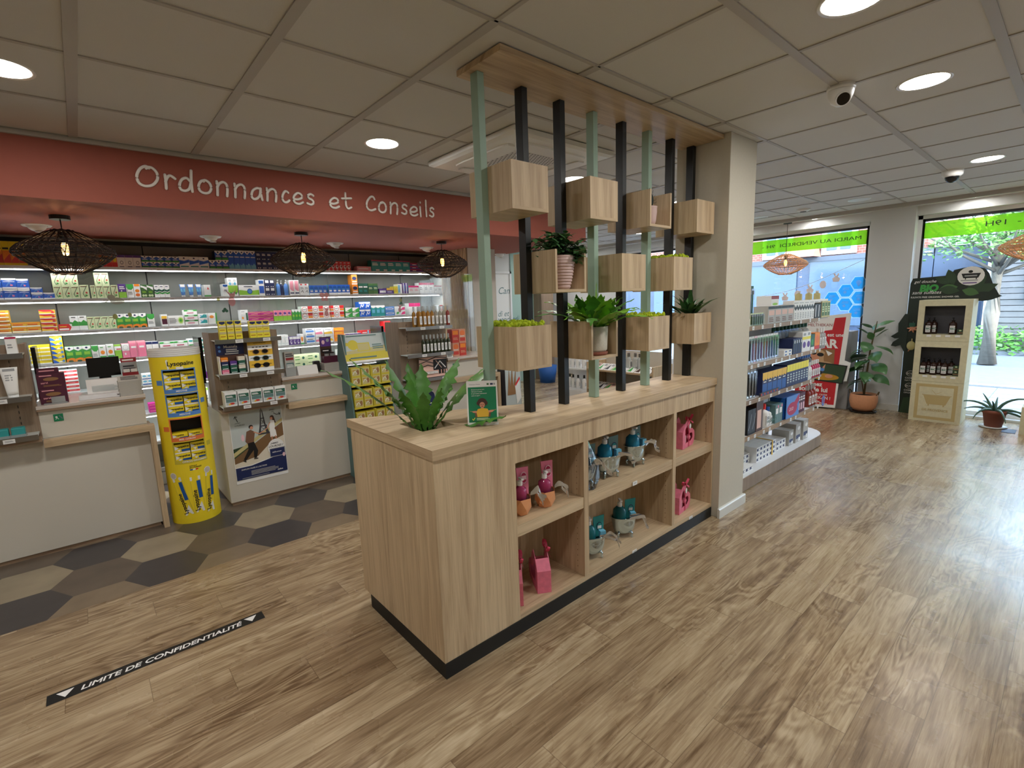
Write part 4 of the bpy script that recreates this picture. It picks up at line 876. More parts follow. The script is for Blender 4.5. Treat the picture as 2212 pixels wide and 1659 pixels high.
# tubes and bottles on the second shelf
def mtube(name, x, y, z, wt, h, mats, label, cat, group=None, ops=None, rz=0, capd=.018, caph=.016, thick=.03, root=None):
    """squeeze tube standing on its cap: wide flat crimp on top"""
    t = thing(name, label, cat, (0, 0, 0), group, local=True) if root is None else root
    mb = MB(); seg = 16; n = 8; vs = []
    for j in range(n+1):
        u = j/n; a = wt/2*(.62+.38*u); b = thick/2*(1-u)**.6+.001
        for i in range(seg): th = 2*math.pi*i/seg; vs.append((a*math.cos(th), b*math.sin(th), caph+(h-caph)*u))
    mb.add(vs, [(j*seg+i, j*seg+(i+1) % seg, (j+1)*seg+(i+1) % seg, (j+1)*seg+i) for j in range(n) for i in range(seg)]+[tuple(range(seg))[::-1], tuple(n*seg+i for i in range(seg))], mats[0], True)
    if ops: mb.art((-wt*.36, -thick/2-.001, caph), (wt*.72, 0, 0), (0, thick*.42, (h-caph)), (0, -1, .1), ops)
    mb.build('tube_body', t); mb = MB(); mb.lathe([(.0001, 0), (wt*.3, 0), (wt*.3, caph), (.0001, caph)], (0, 0, 0), 16, mats[1], smooth=False, sy=thick/wt*1.4); mb.build('cap', t)
    t.location = (x, y, z); t.rotation_euler = (0, 0, rz); return t
t0 = mtube('cream_tube', .78, SF+.03, SH['B']+.003, .05, .115, ('print_U', 'white_plastic'), 'blue and white squeeze tube standing on the second medicine shelf', 'tube', 'blue tubes on the second shelf', [('r', 0, .3, 1, .6, 'A'), ('r', 0, .75, 1, 1, 'W')])
dup(t0, (.845, SF+.03, SH['B']+.003)); dup(t0, (.91, SF+.03, SH['B']+.003))
def bottle(name, x, y, z, r, h, mb_, mc, label, cat, group=None, ops=None, sq=1, pump=False, rz=0, neck=.35):
    t = thing(name, label, cat, (0, 0, 0), group, local=True); hb = h*.72
    mb = MB(); mb.lathe([(.0001, 0), (r*.95, 0), (r, .004), (r, hb*.82), (r*.85, hb*.93), (r*neck, hb), (r*neck, hb+h*.03), (.0001, hb+h*.03)], (0, 0, 0), 18, mb_, sx=1, sy=sq); mb.build('bottle_body', t)
    if ops:
        mb = MB(); mb.box(-r*.62, r*.62, -r*sq-.0012, -r*sq*.72, hb*.15, hb*.7, 'white_plastic'); mb.art((-r*.62, -r*sq-.0013, hb*.15), (r*1.24, 0, 0), (0, 0, hb*.55), (0, -1, 0), ops); mb.build('bottle_label', t)
    mb = MB()
    if pump:
        mb.cyl((0, 0, hb+h*.03), r*.42, h*.07, mc, 14); mb.cyl((0, 0, hb+h*.1), r*.12, h*.10, mc, 8); mb.box(-r*.22, r*.22, -r*1.0, r*.22, hb+h*.2, hb+h*.25, mc); mb.build('pump', t)
    else: mb.cyl((0, 0, hb+h*.03), r*.5, h*.22, mc, 14); mb.build('cap', t)
    t.location = (x, y, z); t.rotation_euler = (0, 0, rz); return t
b0 = bottle('lotion_bottle', 1.635, SF+.04, SH['B']+.003, .021, .165, 'print_U', 'white_plastic', 'blue pump bottle on the second medicine shelf under the middle pendant', 'bottle', 'blue bottles on the second shelf', None, pump=True)
dup(b0, (1.715, SF+.04, SH['B']+.003)); b1 = bottle('lotion_bottle', 1.675, SF+.06, SH['B']+.003, .02, .16, 'print_N', 'white_plastic', 'dark blue bottle between two lighter blue bottles, second medicine shelf', 'bottle', None, None, pump=True)

# ================================================================== counters with display towers
def lathe_ell(mb, prof, c, rx, ry, seg, m): mb.lathe(prof, c, seg, m, sx=rx, sy=ry)
CYF = 4.50
def counter(X, wu, wr, last, label, lab_t, leg=True, left_side=True):
    """X: left edge of the tower part; wu: tower width; wr: width of the counter part"""
    xa, xb = X, X+wu; xc = xb+wr
    t = thing('sales_counter', label, 'counter', ((xa+xc)/2, 4.8, 0), 'white dispensing counters')
    mb = MB(); mb.box(xa, xc, CYF, 5.05, .028, .80, 'counter_white'); mb.build('base_cabinet', t, bevel=.001)
    mb = MB(); mb.box(xa+.01, xc-.01, CYF+.012, 5.04, 0, .028, 'taupe_x'); mb.build('plinth', t)
    mb = MB(); mb.box(xb, xc, CYF+.02, 5.05, .802, .985, 'counter_white'); mb.build('upper_front', t, bevel=.001)
    mb = MB(); mb.box(xb-.004, xc+.012, CYF-.005, 5.06, .986, 1.0, 'taupe_x'); mb.build('top_edge', t)
    mb = MB(); mb.box(xb-.006, xc+.014, CYF-.007, 5.062, 1.0, 1.022, 'counter_top'); mb.build('worktop', t, bevel=.002)
    mb = MB(); mb.box(xb+.005, xc+.035, CYF-.08, CYF, .755, .80, 'oak_x'); mb.build('handbag_ledge', t, bevel=.001)
    if leg: mb = MB(); mb.box(xc, xc+.035, CYF-.08, 4.9, 0, .755, 'oak_z'); mb.build('end_leg', t, bevel=.001)
    mb = MB(); mb.box(xb+.07, xb+.12, CYF+.0175, CYF+.0195, .905, .955, 'print_a'); mb.art((xb+.07, CYF+.0175, .905), (.05, 0, 0), (0, 0, .05), (0, -1, 0), [('e', .3, .6, .12, .12, 'W'), ('s', [(.2, .3), (.35, .5), (.5, .3)], .06, 'W'), ('p', [(.6, .85), (.95, .4), (.85, .2), (.7, .5), (.55, .7)], 'J')]); mb.build('green_sticker', t, label='small green square sticker')
    # tower
    tw = thing('display_tower', lab_t, 'display shelf', ((xa+xb)/2, 4.6, .80), 'wooden display towers on the counters')
    mb = MB(); mb.box(xa, xb, CYF+.02, CYF+.05, .802, 1.44, 'taupe_z'); mb.box(xa, xa+.018, CYF+.05, CYF+.30, .802, 1.44, 'taupe_z'); mb.box(xb-.030, xb-.008, CYF+.05, CYF+.30, 1.03, 1.44, 'taupe_z'); mb.build('back_board', tw)
    for xx in (xa+.09, xb-.09):
        mb = MB()
        for k in range(16): mb.box(xx, xx+.004, CYF+.0185, CYF+.02, .84+.037*k, .858+.037*k, 'dark_metal')
        mb.build('slot_strip', tw)
    for z in (1.385, 1.11, .855):
        mb = MB(); mb.box(xa+.01, xb-.01, CYF-.12, CYF+.02, z-.008, z, 'shelf_glass'); mb.build('glass_shelf', tw)
        mb = MB(); mb.box(xa+.01, xb-.01, CYF-.132, CYF-.12, z-.030, z+.003, 'steel'); mb.build('price_rail', tw)
        for f in (.3, .7):
            mb = MB(); xx = xa+wu*f; mb.box(xx, xx+.055, CYF-.1345, CYF-.1325, z-.028, z-.002, 'white_plastic'); mb.art((xx, CYF-.1345, z-.028), (.055, 0, 0), (0, 0, .026), (0, -1, 0), [('L', .15, .3, .85, .75, 2, 'S')]); mb.build('price_label', tw)
    mb = MB(); mb.box(xa, xb, CYF-.10, CYF+.02, .803, .822, 'taupe_x'); mb.build('base_lip', tw)
    return t, tw
counter(-.86, .575, .57, False, 'white counter at the left picture edge with oak ledge and oak end leg', 'wooden display tower cut by the left edge of the picture')
counter(.757, .505, .575, False, 'white counter in the middle carrying the Paris poster', 'wooden display tower with sunglasses board, middle counter')
counter(2.41, .565, .63, False, 'white counter partly behind the island fern', 'wooden display tower with rows of oil bottles')
# black slim screens behind the towers
for x, l in ((-.27, 'thin black screen edge behind the left display tower'), (.742, 'thin black screen edge behind the sunglasses display tower'), (2.395, 'thin black screen edge behind the bottle display tower')):
    mb = MB(); mb.box(x-.012, x+.012, CYF+.33, CYF+.60, 1.03 if x < 0 else 1.06, 1.40, 'screen_black'); mb.box(x-.02, x+.02, CYF+.42, CYF+.5, 1.0225 if x < 0 else 1.0, 1.06, 'screen_black')
    if x > 0: mb.box(x-.06, x+.0, CYF+.36, 5.04, .802, 1.0, 'counter_white')
    mb.build('monitor', label=l, cat='monitor')
# acrylic screens with window clings
def cling(mb, kind, x, z, s):
    o = (x, 4.852, z); A = lambda ops: mb.art(o, (s, 0, 0), (0, 0, s), (0, -1, 0), ops)
    if kind == 'bird': A([('e', .55, .4, .34, .2, 'cl_grey'), ('e', .3, .62, .18, .15, 'cl_grey'), ('p', [(.1, .35), (-.1, .3), (.15, .48)], 'cl_grey')])
    if kind == 'rabbit': A([('e', .5, .35, .2, .28, 'cl_pink'), ('e', .55, .72, .15, .14, 'cl_pink'), ('p', [(.5, .8), (.2, 1.05), (.42, .72)], 'cl_pink'), ('p', [(.6, .8), (.8, 1.1), (.7, .7)], 'cl_pink')])
    if kind == 'butterfly': A([('e', .3, .65, .22, .22, 'cl_pink'), ('e', .7, .65, .22, .22, 'cl_pink'), ('e', .35, .3, .16, .18, 'cl_pink'), ('e', .65, .3, .16, .18, 'cl_pink')])
    if kind == 'egg': A([('e', .5, .5, .32, .42, 'cl_olive')])
    if kind == 'clover': A([('e', .3, .5, .2, .2, 'cl_green'), ('e', .7, .5, .2, .2, 'cl_green'), ('e', .5, .75, .2, .2, 'cl_green')])
for n_, c_ in (('cl_grey', (150, 150, 140)), ('cl_pink', (190, 140, 140)), ('cl_olive', (150, 150, 100)), ('cl_green', (70, 110, 90))): tinted(n_, c_, .7)
for (a, b, l, cl) in ((-.6, .315, 'clear acrylic screen with grey bird cling on the left counter', [('bird', .17, 1.66, .13), ('egg', .285, 1.585, .04), ('egg', .19, 1.57, .05)]), (.80, 1.875, 'clear acrylic screen with pink rabbit and butterfly clings on the middle counter', [('rabbit', .95, 1.64, .14), ('clover', .93, 1.58, .06), ('egg', .9, 1.69, .04), ('butterfly', 1.84-.07, 1.66, .11), ('rabbit', 1.78, 1.52, .1)]), (2.45, 3.62, 'clear acrylic screen on the right-hand counter behind the oil bottles', [('egg', 2.62, 1.64, .05), ('clover', 2.62, 1.6, .05), ('rabbit', 2.58, 1.53, .09)])):
    t = thing('acrylic_screen', l, 'screen', ((a+b)/2, 4.85, 1.023), 'acrylic screens on the counters')
    mb = MB(); mb.box(a, b, 4.853, 4.857, 1.03, 1.95, 'acrylic'); mb.build('clear_panel', t)
    mb = MB(); mb.box(b-.0015, b+.001, 4.852, 4.858, 1.03, 1.95, 'plastic_clear'); mb.build('panel_edge', t)
    for f_ in (max(a, b-.5), b-.2): mb = MB(); mb.box(f_, f_+.04, 4.83, 4.88, 1.0225, 1.035, 'plastic_clear'); mb.build('foot_clip', t)
    for c_ in cl: mb = MB(); cling(mb, *c_); mb.build('window_cling', t, label='faint '+c_[0]+' shaped cling')
# ================================================================== pendant lamps
def pendant(loc, R, hh, drop, wm, label, n_rib=60, name='pendant_lamp', bulb_w=2.5, canopy=True):
    """loc: ceiling point; R radius of the cage; hh half height; drop: distance ceiling -> cage centre"""
    t = thing(name, label, 'lamp', (0, 0, 0), 'woven pendant lamps', local=True)
    mb = MB(); mb.cyl((0, 0, -.026), .055, .026, 'dark_metal', 20); mb.build('ceiling_cap', t)
    mb = MB(); mb.tube([(0, 0, -.026), (0, 0, -drop+hh*.95)], .0035, 'dark_metal', 6); mb.build('cord', t)
    prof = [(.22, 1.0), (.36, .9), (.55, .68), (.75, .45), (.9, .25), (.98, .08), (1.0, -.05), (.97, -.16), (.86, -.36), (.68, -.62), (.48, -.84), (.30, -1.0)]
    pr = smooth(prof, 3); mb = MB()
    for k in range(n_rib):
        a = 2*math.pi*k/n_rib; tw = .10 if k % 2 else -.06
        mb.tube([(R*r*math.cos(a+tw*i/len(pr)*3), R*r*math.sin(a+tw*i/len(pr)*3), -drop+z*hh) for i, (r, z) in enumerate(pr)], .0029, wm, 4, cap=False)
    for j, (r, z) in enumerate(prof):
        for s_ in ((0,) if j in (1, 2, 9, 10) else (-1, 1)):
            mb.tube([(R*r*math.cos(a*math.pi/18), R*r*math.sin(a*math.pi/18), -drop+z*hh+s_*.004+.003*math.sin(a*1.7+j)) for a in range(37)], .0028, wm, 4, cap=False)
    for r, z in (prof[0], prof[-1]): mb.tube([(R*r*math.cos(a*math.pi/18), R*r*math.sin(a*math.pi/18), -drop+z*hh) for a in range(37)], .005, wm, 6, cap=False)
    mb.build('woven_shade', t)
    mb = MB(); mb.cyl((0, 0, -drop+hh*.45), .02, hh*.5, 'dark_metal', 14); mb.build('socket', t)
    mb = MB(); mb.lathe([(.0001, -.085), (.014, -.08), (.019, -.06), (.019, -.02), (.012, .0), (.011, .01), (.0001, .01)], (0, 0, -drop+hh*.45), 16, 'bulb'); mb.build('bulb', t)
    l = bpy.data.lights.new('bulb_light', 'POINT'); l.energy = bulb_w; l.color = (1, .62, .32); l.shadow_soft_size = .02; lo = bpy.data.objects.new('bulb_light', l); COL.objects.link(lo); lo.parent = t; lo.location = (0, 0, -drop+hh*.45-.12)
    t.location = loc; return t
p0 = pendant((-.004, 4.56, SZ0), .27, .137, .237, 'wicker_black', 'large black woven pendant lamp at the left of the coral soffit')
dup(p0, (1.583, 4.62, SZ0), label='black woven pendant lamp in the middle of the coral soffit'); dup(p0, (3.051, 4.62, SZ0), label='black woven pendant lamp at the right end of the coral soffit')
for o_ in list(bpy.data.objects):   # copies of the lamps need a light of their own
    if o_.type == 'LIGHT' and o_.name.startswith('bulb_light') and o_.name != 'bulb_light': o_.data = o_.data.copy()
pt = pendant((7.93, 2.95, 2.611), .29, .14, .60, 'wicker_tan', 'tan rattan pendant lamp hanging before the left window', bulb_w=1.2)
dup(pt, (7.75+.18, .42, 2.611), label='tan rattan pendant lamp cut by the right edge of the picture')

# ================================================================== yellow lozenge column
cx, cy, R = .515, 4.515, .165
col = thing('display_column', 'tall yellow cardboard column display for throat lozenges between two counters', 'display stand', (cx, cy, 0))
TOPZ = 1.345; wins = [(1.022, 1.195), (.845, 1.01), (.655, .825), (.48, .648)]
a_c = -math.pi/2-.04; aw = .66
zs = sorted(set([0, TOPZ-.055]+[z for w_ in wins for z in w_])); mb = MB(); SEG = 64
def cp(a, z, r=R): return (cx+r*math.cos(a), cy+r*math.sin(a), z)
def adiff(a): return abs((a-a_c+math.pi) % (2*math.pi)-math.pi)
for z0, z1 in zip(zs, zs[1:]):
    hole = (z0, z1) in wins
    for i in range(SEG):
        a0 = a_c+2*math.pi*i/SEG; a1 = a_c+2*math.pi*(i+1)/SEG
        if hole and adiff((a0+a1)/2) < aw: continue
        mb.add([cp(a0, z0), cp(a1, z0), cp(a1, z1), cp(a0, z1)], [(0, 1, 2, 3)], 'print_Y', True)
mb.build('yellow_shell', col)
mb = MB()
for k in range(4): mb.lathe([(R+.001, TOPZ-.055+.0138*k), (R+.004, TOPZ-.048+.0138*k), (R+.001, TOPZ-.0415+.0138*k)], (cx, cy, 0), 40, 'white_plastic')
mb.lathe([(R, TOPZ), (.0001, TOPZ)], (cx, cy, 0), 40, 'white_plastic'); mb.build('ribbed_rim', col)
mb = MB()
for z0, z1 in wins:
    n_ = 16
    for i in range(n_):
        a0 = a_c-aw-.02+2*(aw+.02)*i/n_; a1 = a_c-aw-.02+2*(aw+.02)*(i+1)/n_
        mb.face([cp(a0, z0), cp(a1, z0), cp(a1, z0, .05), cp(a0, z0, .05)], 'print_K'); mb.face([cp(a0, z1), cp(a1, z1), cp(a1, z1, .05), cp(a0, z1, .05)], 'print_K')
    mb.box(cx-.14, cx+.14, cy+.0, cy+.004, z0, z1, 'print_K')
mb.build('inner_tray', col)
def wrap(a, z, off=.0012): return cp(a, z, R+off)
def wpatch(mb, u0, u1, z0, z1, m, off=.0012, rad=0):
    n_ = 12
    for i in range(n_):
        a0 = a_c+(u0+(u1-u0)*i/n_)/R; a1 = a_c+(u0+(u1-u0)*(i+1)/n_)/R
        mb.add([wrap(a0, z0, off), wrap(a1, z0, off), wrap(a1, z1, off), wrap(a0, z1, off)], [(0, 1, 2, 3)], m, True)
def wtext(mb, s, u, z, h, m, off=.002, shear=.1, bold=.02, rot=0.0):
    vs, fs, asp = text_geo(s, shear, bold); wd = h*asp
    pts = []
    for a, b in vs:
        x, y = (a)*wd, (b)*h; x, y = x*math.cos(rot)-y*math.sin(rot), x*math.sin(rot)+y*math.cos(rot); pts.append(wrap(a_c+(u+x)/R, z+y, off))
    mb.add(pts, fs, m)
mb = MB()
nmw = [('n', 'MENTHE'), ('n', 'MENTHE'), ('l', 'MIEL CITRON'), ('e', 'CITRON GINGEMBRE')]
for (z0, z1), (cc, tx) in zip(wins, nmw):
    m_ = 'print_'+{'n': 'U', 'l': 'l', 'e': 'c'}[cc]; u = aw*R
    wpatch(mb, -u-.004, u+.004, z0-.004, z0+.026, m_); wpatch(mb, -u-.004, -u+.006, z0, z1, m_); wpatch(mb, u-.006, u+.004, z0, z1, m_); wpatch(mb, -u-.004, u+.004, z1-.005, z1+.003, m_)
    wtext(mb, tx, -.035 if len(tx) < 8 else -.06, z0+.005, .013, 'print_W')
for u0, u1, z, m_ in ((-.165, -.118, 1.10, 'print_U'), (.125, .17, .94, 'print_U'), (-.165, -.118, .75, 'print_l'), (.125, .17, .60, 'print_c')): wpatch(mb, u0, u1, z-.018, z+.018, m_)
vs = [wrap(a_c+u/R, z) for u, z in ((-.075, 1.262), (-.068, 1.195), (-.015, 1.228), (-.068, 1.27))]; mb.face(vs, 'print_W')
wtext(mb, 'Lysopaïne', -.068, 1.212, .042, 'print_K')
wtext(mb, 'FABRIQUÉ', -.02, .448, .011, 'print_K'); wtext(mb, 'EN FRANCE', -.02, .434, .011, 'print_K')
for i, m_ in enumerate(('print_n', 'print_W', 'print_R')): wpatch(mb, -.02+.018*i, -.002+.018*i, .418, .428, m_)
for (u, z, rot, L) in ((-.095, .06, .20, .31), (-.022, .075, .03, .29), (.052, .06, -.08, .32)):
    W2 = .068; n_ = 10
    def T(x, y, off): x2, y2 = x*math.cos(rot)-y*math.sin(rot), x*math.sin(rot)+y*math.cos(rot); return wrap(a_c+(u+x2)/R, z+y2, off)
    for i in range(n_):
        y0, y1 = L*i/n_, L*(i+1)/n_
        mb.face([T(0, y0, .0014), T(W2, y0, .0014), T(W2, y1, .0014), T(0, y1, .0014)], 'print_c' if i < n_-1 else 'print_W'); 
        mb.face([T(.003, y0, .0016), T(W2-.003, y0, .0016), T(W2-.003, y1, .0016), T(.003, y1, .0016)], 'print_Y' if i < n_-1 else 'print_W')
    mb.face([T(.004, .005, .0019), T(W2-.004, .005, .0019), T(W2*.75, .085, .0019)], 'print_W')
    mb.face([T(W2*.58, L*.40, .002), T(W2*.95, L*.40, .002), T(W2*.95, L*.88, .002), T(W2*.58, L*.88, .002)], 'print_n')
    wtext(mb, 'Lysopaïne', u-math.sin(rot)*.02+W2*.62*math.cos(rot), z+.02+W2*.5*math.sin(rot), .040, 'print_K', .0024, 0, .02, math.pi/2+rot)
for u, z in ((-.142, .385), (.098, .395)): 
    mb.face([wrap(a_c+(u+.026*math.cos(t_*.5236))/R, z+.026*math.sin(t_*.5236), .0016) for t_ in range(12)], 'print_W'); mb.face([wrap(a_c+(u+.022*math.cos(t_*.5236))/R, z+.022*math.sin(t_*.5236), .0019) for t_ in range(12)], 'counter_top')
mb.build('printed_artwork', col)
mb = MB(); wpatch(mb, -.015, .03, 1.195, 1.213, 'print_W', .003); mb.build('price_card', col)
DS['lz'] = ('Y', [('r', 0, 0, 1, .14, 'W'), ('T', .05, .55, .3, 'Lysopaïne', .1, .03, 'K'), ('p', [(.02, .85), (.02, .4), (.3, .6)], 'W'), ('r', .45, .2, 1, .45, 'n'), ('p', [(.15, .4), (.4, .45), (.3, .18)], 'W')])
for wi, (z0, z1) in enumerate(wins):
    hc = (z1-z0)/2-.012 if wi != 2 else (z1-z0)/2-.03
    for i in range(2):
        for j in range(2 if wi != 2 else 1+i*0):
            a = a_c+(-.052+.104*i)/R*.0; x = cx-.052+.104*i
            carton('lozenge_box', 'lz', x, cy-.125, z0+.028*(1)+(-.028+.0005)+j*(hc+.001)+.03*0, .098, .09, hc, 'yellow throat lozenge box in the %s window of the yellow column' % ['top', 'second', 'third', 'lowest'][wi], 'lozenge boxes in window %s of the yellow column' % ['one', 'two', 'three', 'four'][wi])

# ================================================================== middle tower contents
TY = CYF-.11
DS['must'] = ('b', [('p', [(.08, .97), (.92, .97), (.92, .86), (.5, .80), (.08, .86)], 'N'), ('r', 0, .60, 1, .66, 'p'), ('L', .1, .48, .9, .56, 1, 'u'), ('r', 0, .30, 1, .42, 'p'), ('L', .1, .12, .9, .22, 1, 'u'), ('r', 0, .68, 1, .76, 'o')])
for i, x in enumerate((.835, .89, .945, 1.05, 1.10, 1.15)): carton('sun_cream_carton', 'must', x, TY, 1.386, .048, .05, .145 if i < 3 else .135, 'slim yellow cream carton with navy cap shape on top of the middle tower, %s' % ('left trio' if i < 3 else 'right trio'), 'yellow cartons on the middle tower, '+('left trio' if i < 3 else 'right trio'))
# navy header card + soap tray
t = thing('soap_display', 'navy and white cardboard soap display on the middle tower shelf', 'display', (.88, TY, 1.111))
mb = MB(); mb.box(.785, .985, TY+.085, TY+.09, 1.111, 1.365, 'print_N'); mb.art((.785, TY+.085, 1.111), (.2, 0, 0), (0, 0, .254), (0, -1, 0), [('T', .28, .80, .09, 'Mustela', 0, .01, 'W'), ('L', .35, .66, .8, .78, 2, 'W'), ('e', .12, .85, .05, .04, 'U'), ('e', .12, .72, .05, .04, 'U'), ('L', .3, .6, .85, .65, 1, 'W')]); mb.build('header_card', t)
mb = MB(); mb.box(.785, .985, TY, TY+.004, 1.111, 1.118, 'print_W'); mb.box(.785, .79, TY, TY+.085, 1.111, 1.255, 'print_W'); mb.box(.98, .985, TY, TY+.085, 1.111, 1.255, 'print_W'); mb.box(.79, .98, TY+.075, TY+.08, 1.111, 1.26, 'print_X'); mb.build('tray', t)
cc = [['P', 'D', 'N', 'O'], ['D', 'D', 'V'], ['D', 'o', 'D', 'o']]
for i, colr in enumerate(cc):
    for j, k_ in enumerate(colr):
        DS['so'+k_] = (k_, [('r', .1, .15, .9, .3, 'W'), ('r', .3, .4, .7, .8, k_)]); carton('soap_bar', 'so'+k_, .815+.06*i+.008, TY+.012, 1.1185+.032*j, .048, .05, .031, 'wrapped %s soap bar stacked in the navy and white display' % dict(P='pink', D='green', N='navy', O='orange', V='violet', o='cream')[k_], 'soap bars in the navy display, '+dict(P='pink', D='green', N='navy', O='orange', V='violet', o='cream')[k_])
# sunglasses board
t = thing('sunglasses_board', 'white and yellow board showing three pairs of sunglasses, middle tower', 'display', (1.09, TY, 1.111))
mb = MB(); mb.prism([(1.0, 1.111), (1.185, 1.111), (1.185, 1.35), (1.165, 1.372), (1.02, 1.372), (1.0, 1.35)], 'y', TY+.03, TY+.036, 'print_W')
mb.art((1.0, TY+.03, 1.111), (.185, 0, 0), (0, 0, .261), (0, -1, 0), [('r', 0, .82, 1, .95, 'k'), ('U', .25, .86, .5, .05, 'NOUVEAUTÉ', 0, 0, 'K'), ('r', 0, .5, 1, .68, 'k'), ('r', 0, .12, 1, .34, 'k')]+[('e', .22+.14*i, .76, .05, .014, 'K') for i in range(5)]); mb.build('backing_board', t)
for z, fr in ((.57, 'print_e'), (.36, 'print_J'), (.14, 'print_K')):
    mb = MB(); zc = 1.111+.261*z+.012
    for s_ in (-1, 1):
        q = [(1.0925+s_*.034+.024*math.cos(a*math.pi/8), TY+.026, zc+.018*math.sin(a*math.pi/8)) for a in range(17)]; mb.tube(q, .0028, fr, 5, cap=False)
        mb.face([(1.0925+s_*.034+.023*math.cos(a*math.pi/8), TY+.0275, zc+.017*math.sin(a*math.pi/8)) for a in range(16)], 'screen_black')
        mb.tube([(1.0925+s_*.058, TY+.026, zc+.008), (1.0925+s_*.078, TY+.029, zc+.006)], .002, fr, 4)
    mb.tube([(1.0925-.01, TY+.025, zc+.006), (1.0925+.01, TY+.025, zc+.006)], .002, fr, 4); mb.build('sunglasses', t)
DS['ph'] = ('W', [('r', .06, .55, .94, .82, 'D'), ('L', .12, .62, .7, .76, 2, 'W'), ('r', .06, .12, .94, .53, 'i'), ('r', .06, .30, .94, .54, 'J'), ('e', .55, .2, .22, .07, 'f'), ('e', .35, .16, .1, .05, 'k')])
for i in range(5): carton('remedy_carton', 'ph', .83+.093*i, TY-.005+.0, .856, .084, .05, .115, 'white carton with dark teal panel and fruit picture, lower shelf of the middle tower', 'five white and teal cartons on the middle tower')
for i in range(2): carton('remedy_carton', 'ph', .83+.093*i, TY+.055, .856, .084, .05, .118, 'white carton standing behind the front row, lower shelf of the middle tower', 'rear cartons on the middle tower')
# Paris poster
t = thing('poster', 'poster of a couple running below an iron tower on the middle counter front', 'poster', (1.02, CYF-.003, .195))
mb = MB(); mb.box(.815, 1.225, CYF-.0025, CYF-.0005, .175, .795, 'print_W')
sky_, st_ = 'print_i', 'print_e'
mb.art((.82, CYF-.0025, .195), (.40, 0, 0), (0, 0, .59), (0, -1, 0), [('r', 0, .2, 1, 1, 'i'),
 ('p', [(0, .48), (.2, .5), (.45, .42), (.5, .2), (0, .2)], 'v'), ('p', [(0, .34), (1, .76), (1, .5), (.6, .3), (0, .2)], 'h'), ('p', [(0, .42), (1, .82), (1, .77), (0, .36)], 'p'), ('p', [(0, .2), (0, .26), (.45, .32), (.75, .5), (1, .56), (1, .2)], 'o'),
 ('p', [(.50, .62), (.55, .62), (.575, .75), (.60, .98), (.585, .98), (.555, .8), (.535, .72)], 'd'), ('p', [(.66, .64), (.72, .64), (.66, .78), (.625, .98), (.61, .98), (.63, .8)], 'd'), ('r', .50, .62, .74, .645, 'd'), ('r', .55, .735, .69, .755, 'd'), ('r', .575, .85, .65, .865, 'd'), ('s', [(.6, .98), (.605, 1.0)], .012, 'd'), ('s', [(.56, .66), (.67, .73)], .01, 'd'), ('s', [(.68, .66), (.57, .73)], .01, 'd'), ('s', [(.59, .77), (.64, .84)], .008, 'd'), ('s', [(.64, .77), (.59, .84)], .008, 'd'),
 ('e', .375, .76, .042, .028, 'K'), ('e', .385, .745, .032, .024, 't'), ('p', [(.24, .56), (.28, .7), (.36, .72), (.44, .68), (.40, .54), (.28, .52)], 's'), ('s', [(.42, .68), (.52, .64), (.62, .67)], .022, 't'), ('e', .2, .62, .03, .05, 'r'), ('p', [(.28, .53), (.4, .54), (.46, .40), (.42, .30), (.37, .30), (.38, .42), (.30, .36), (.2, .28), (.17, .31), (.28, .44)], 'K'), ('s', [(.16, .29), (.21, .27)], .02, 'K'), ('s', [(.37, .29), (.44, .29)], .02, 'K'),
 ('e', .80, .85, .04, .03, 'X'), ('p', [(.78, .86), (.84, .85), (.87, .76), (.83, .77)], 'X'), ('e', .785, .835, .026, .02, 't'), ('p', [(.73, .72), (.76, .81), (.84, .80), (.84, .70), (.86, .56), (.73, .56)], 'W'), ('s', [(.75, .78), (.68, .70), (.64, .68)], .018, 't'), ('s', [(.76, .57), (.75, .46), (.73, .38)], .02, 't'), ('s', [(.83, .57), (.86, .48), (.84, .42)], .02, 't'), ('e', .87, .68, .04, .025, 's'),
 ('p', [(0, .02), (0, .2), (.3, .2), (.6, .24), (1, .3), (1, .02)], 'N'), ('p', [(0, .2), (.3, .2), (.6, .24), (1, .3), (1, .308), (.6, .25), (.3, .212), (0, .21)], 'W'),
 ('e', .82, .40, .17, .125, 'W'), ('T', .71, .445, .03, 'JAMBES', .25, .02, 'K'), ('T', .67, .405, .03, 'LOURDES ?', .25, .02, 'K'), ('r', .68, .26, 1.0, .39, 'S'), ('r', .69, .27, .98, .38, 'N'), ('T', .73, .32, .022, 'daflonmax', .2, .01, 'W'), ('e', .96, .27, .03, .03, 'r'),
 ('T', .10, .155, .024, "DAFLON PASSE À L'ACTION", .25, .01, 'W'), ('L', .28, .06, .82, .13, 4, 'S'), ('T', .8, .05, .022, 'daflon', .2, .02, 'W'), ('L', .1, .03, .7, .045, 1, 'S'),
 ('s', [(.14, .86), (.12, .9), (.1, .94)], .012, 'K'), ('s', [(.1, .94), (.08, .91)], .012, 'K'), ('s', [(.1, .94), (.14, .93)], .012, 'K'), ('T', .08, .83, .02, 'JAMBES', .25, 0, 'K'), ('T', .08, .80, .02, 'LOURDES', .25, 0, 'K'),
 ('T', .76, .95, .02, 'JAMBES', .25, 0, 'K'), ('T', .8, .925, .018, 'OK', .25, 0, 'K'), ('s', [(.84, .91), (.9, .88), (.97, .89)], .012, 'K'), ('s', [(.97, .89), (.94, .905)], .012, 'K'), ('s', [(.97, .89), (.95, .87)], .012, 'K')], step=.00012)
mb.build('printed_sheet', t)

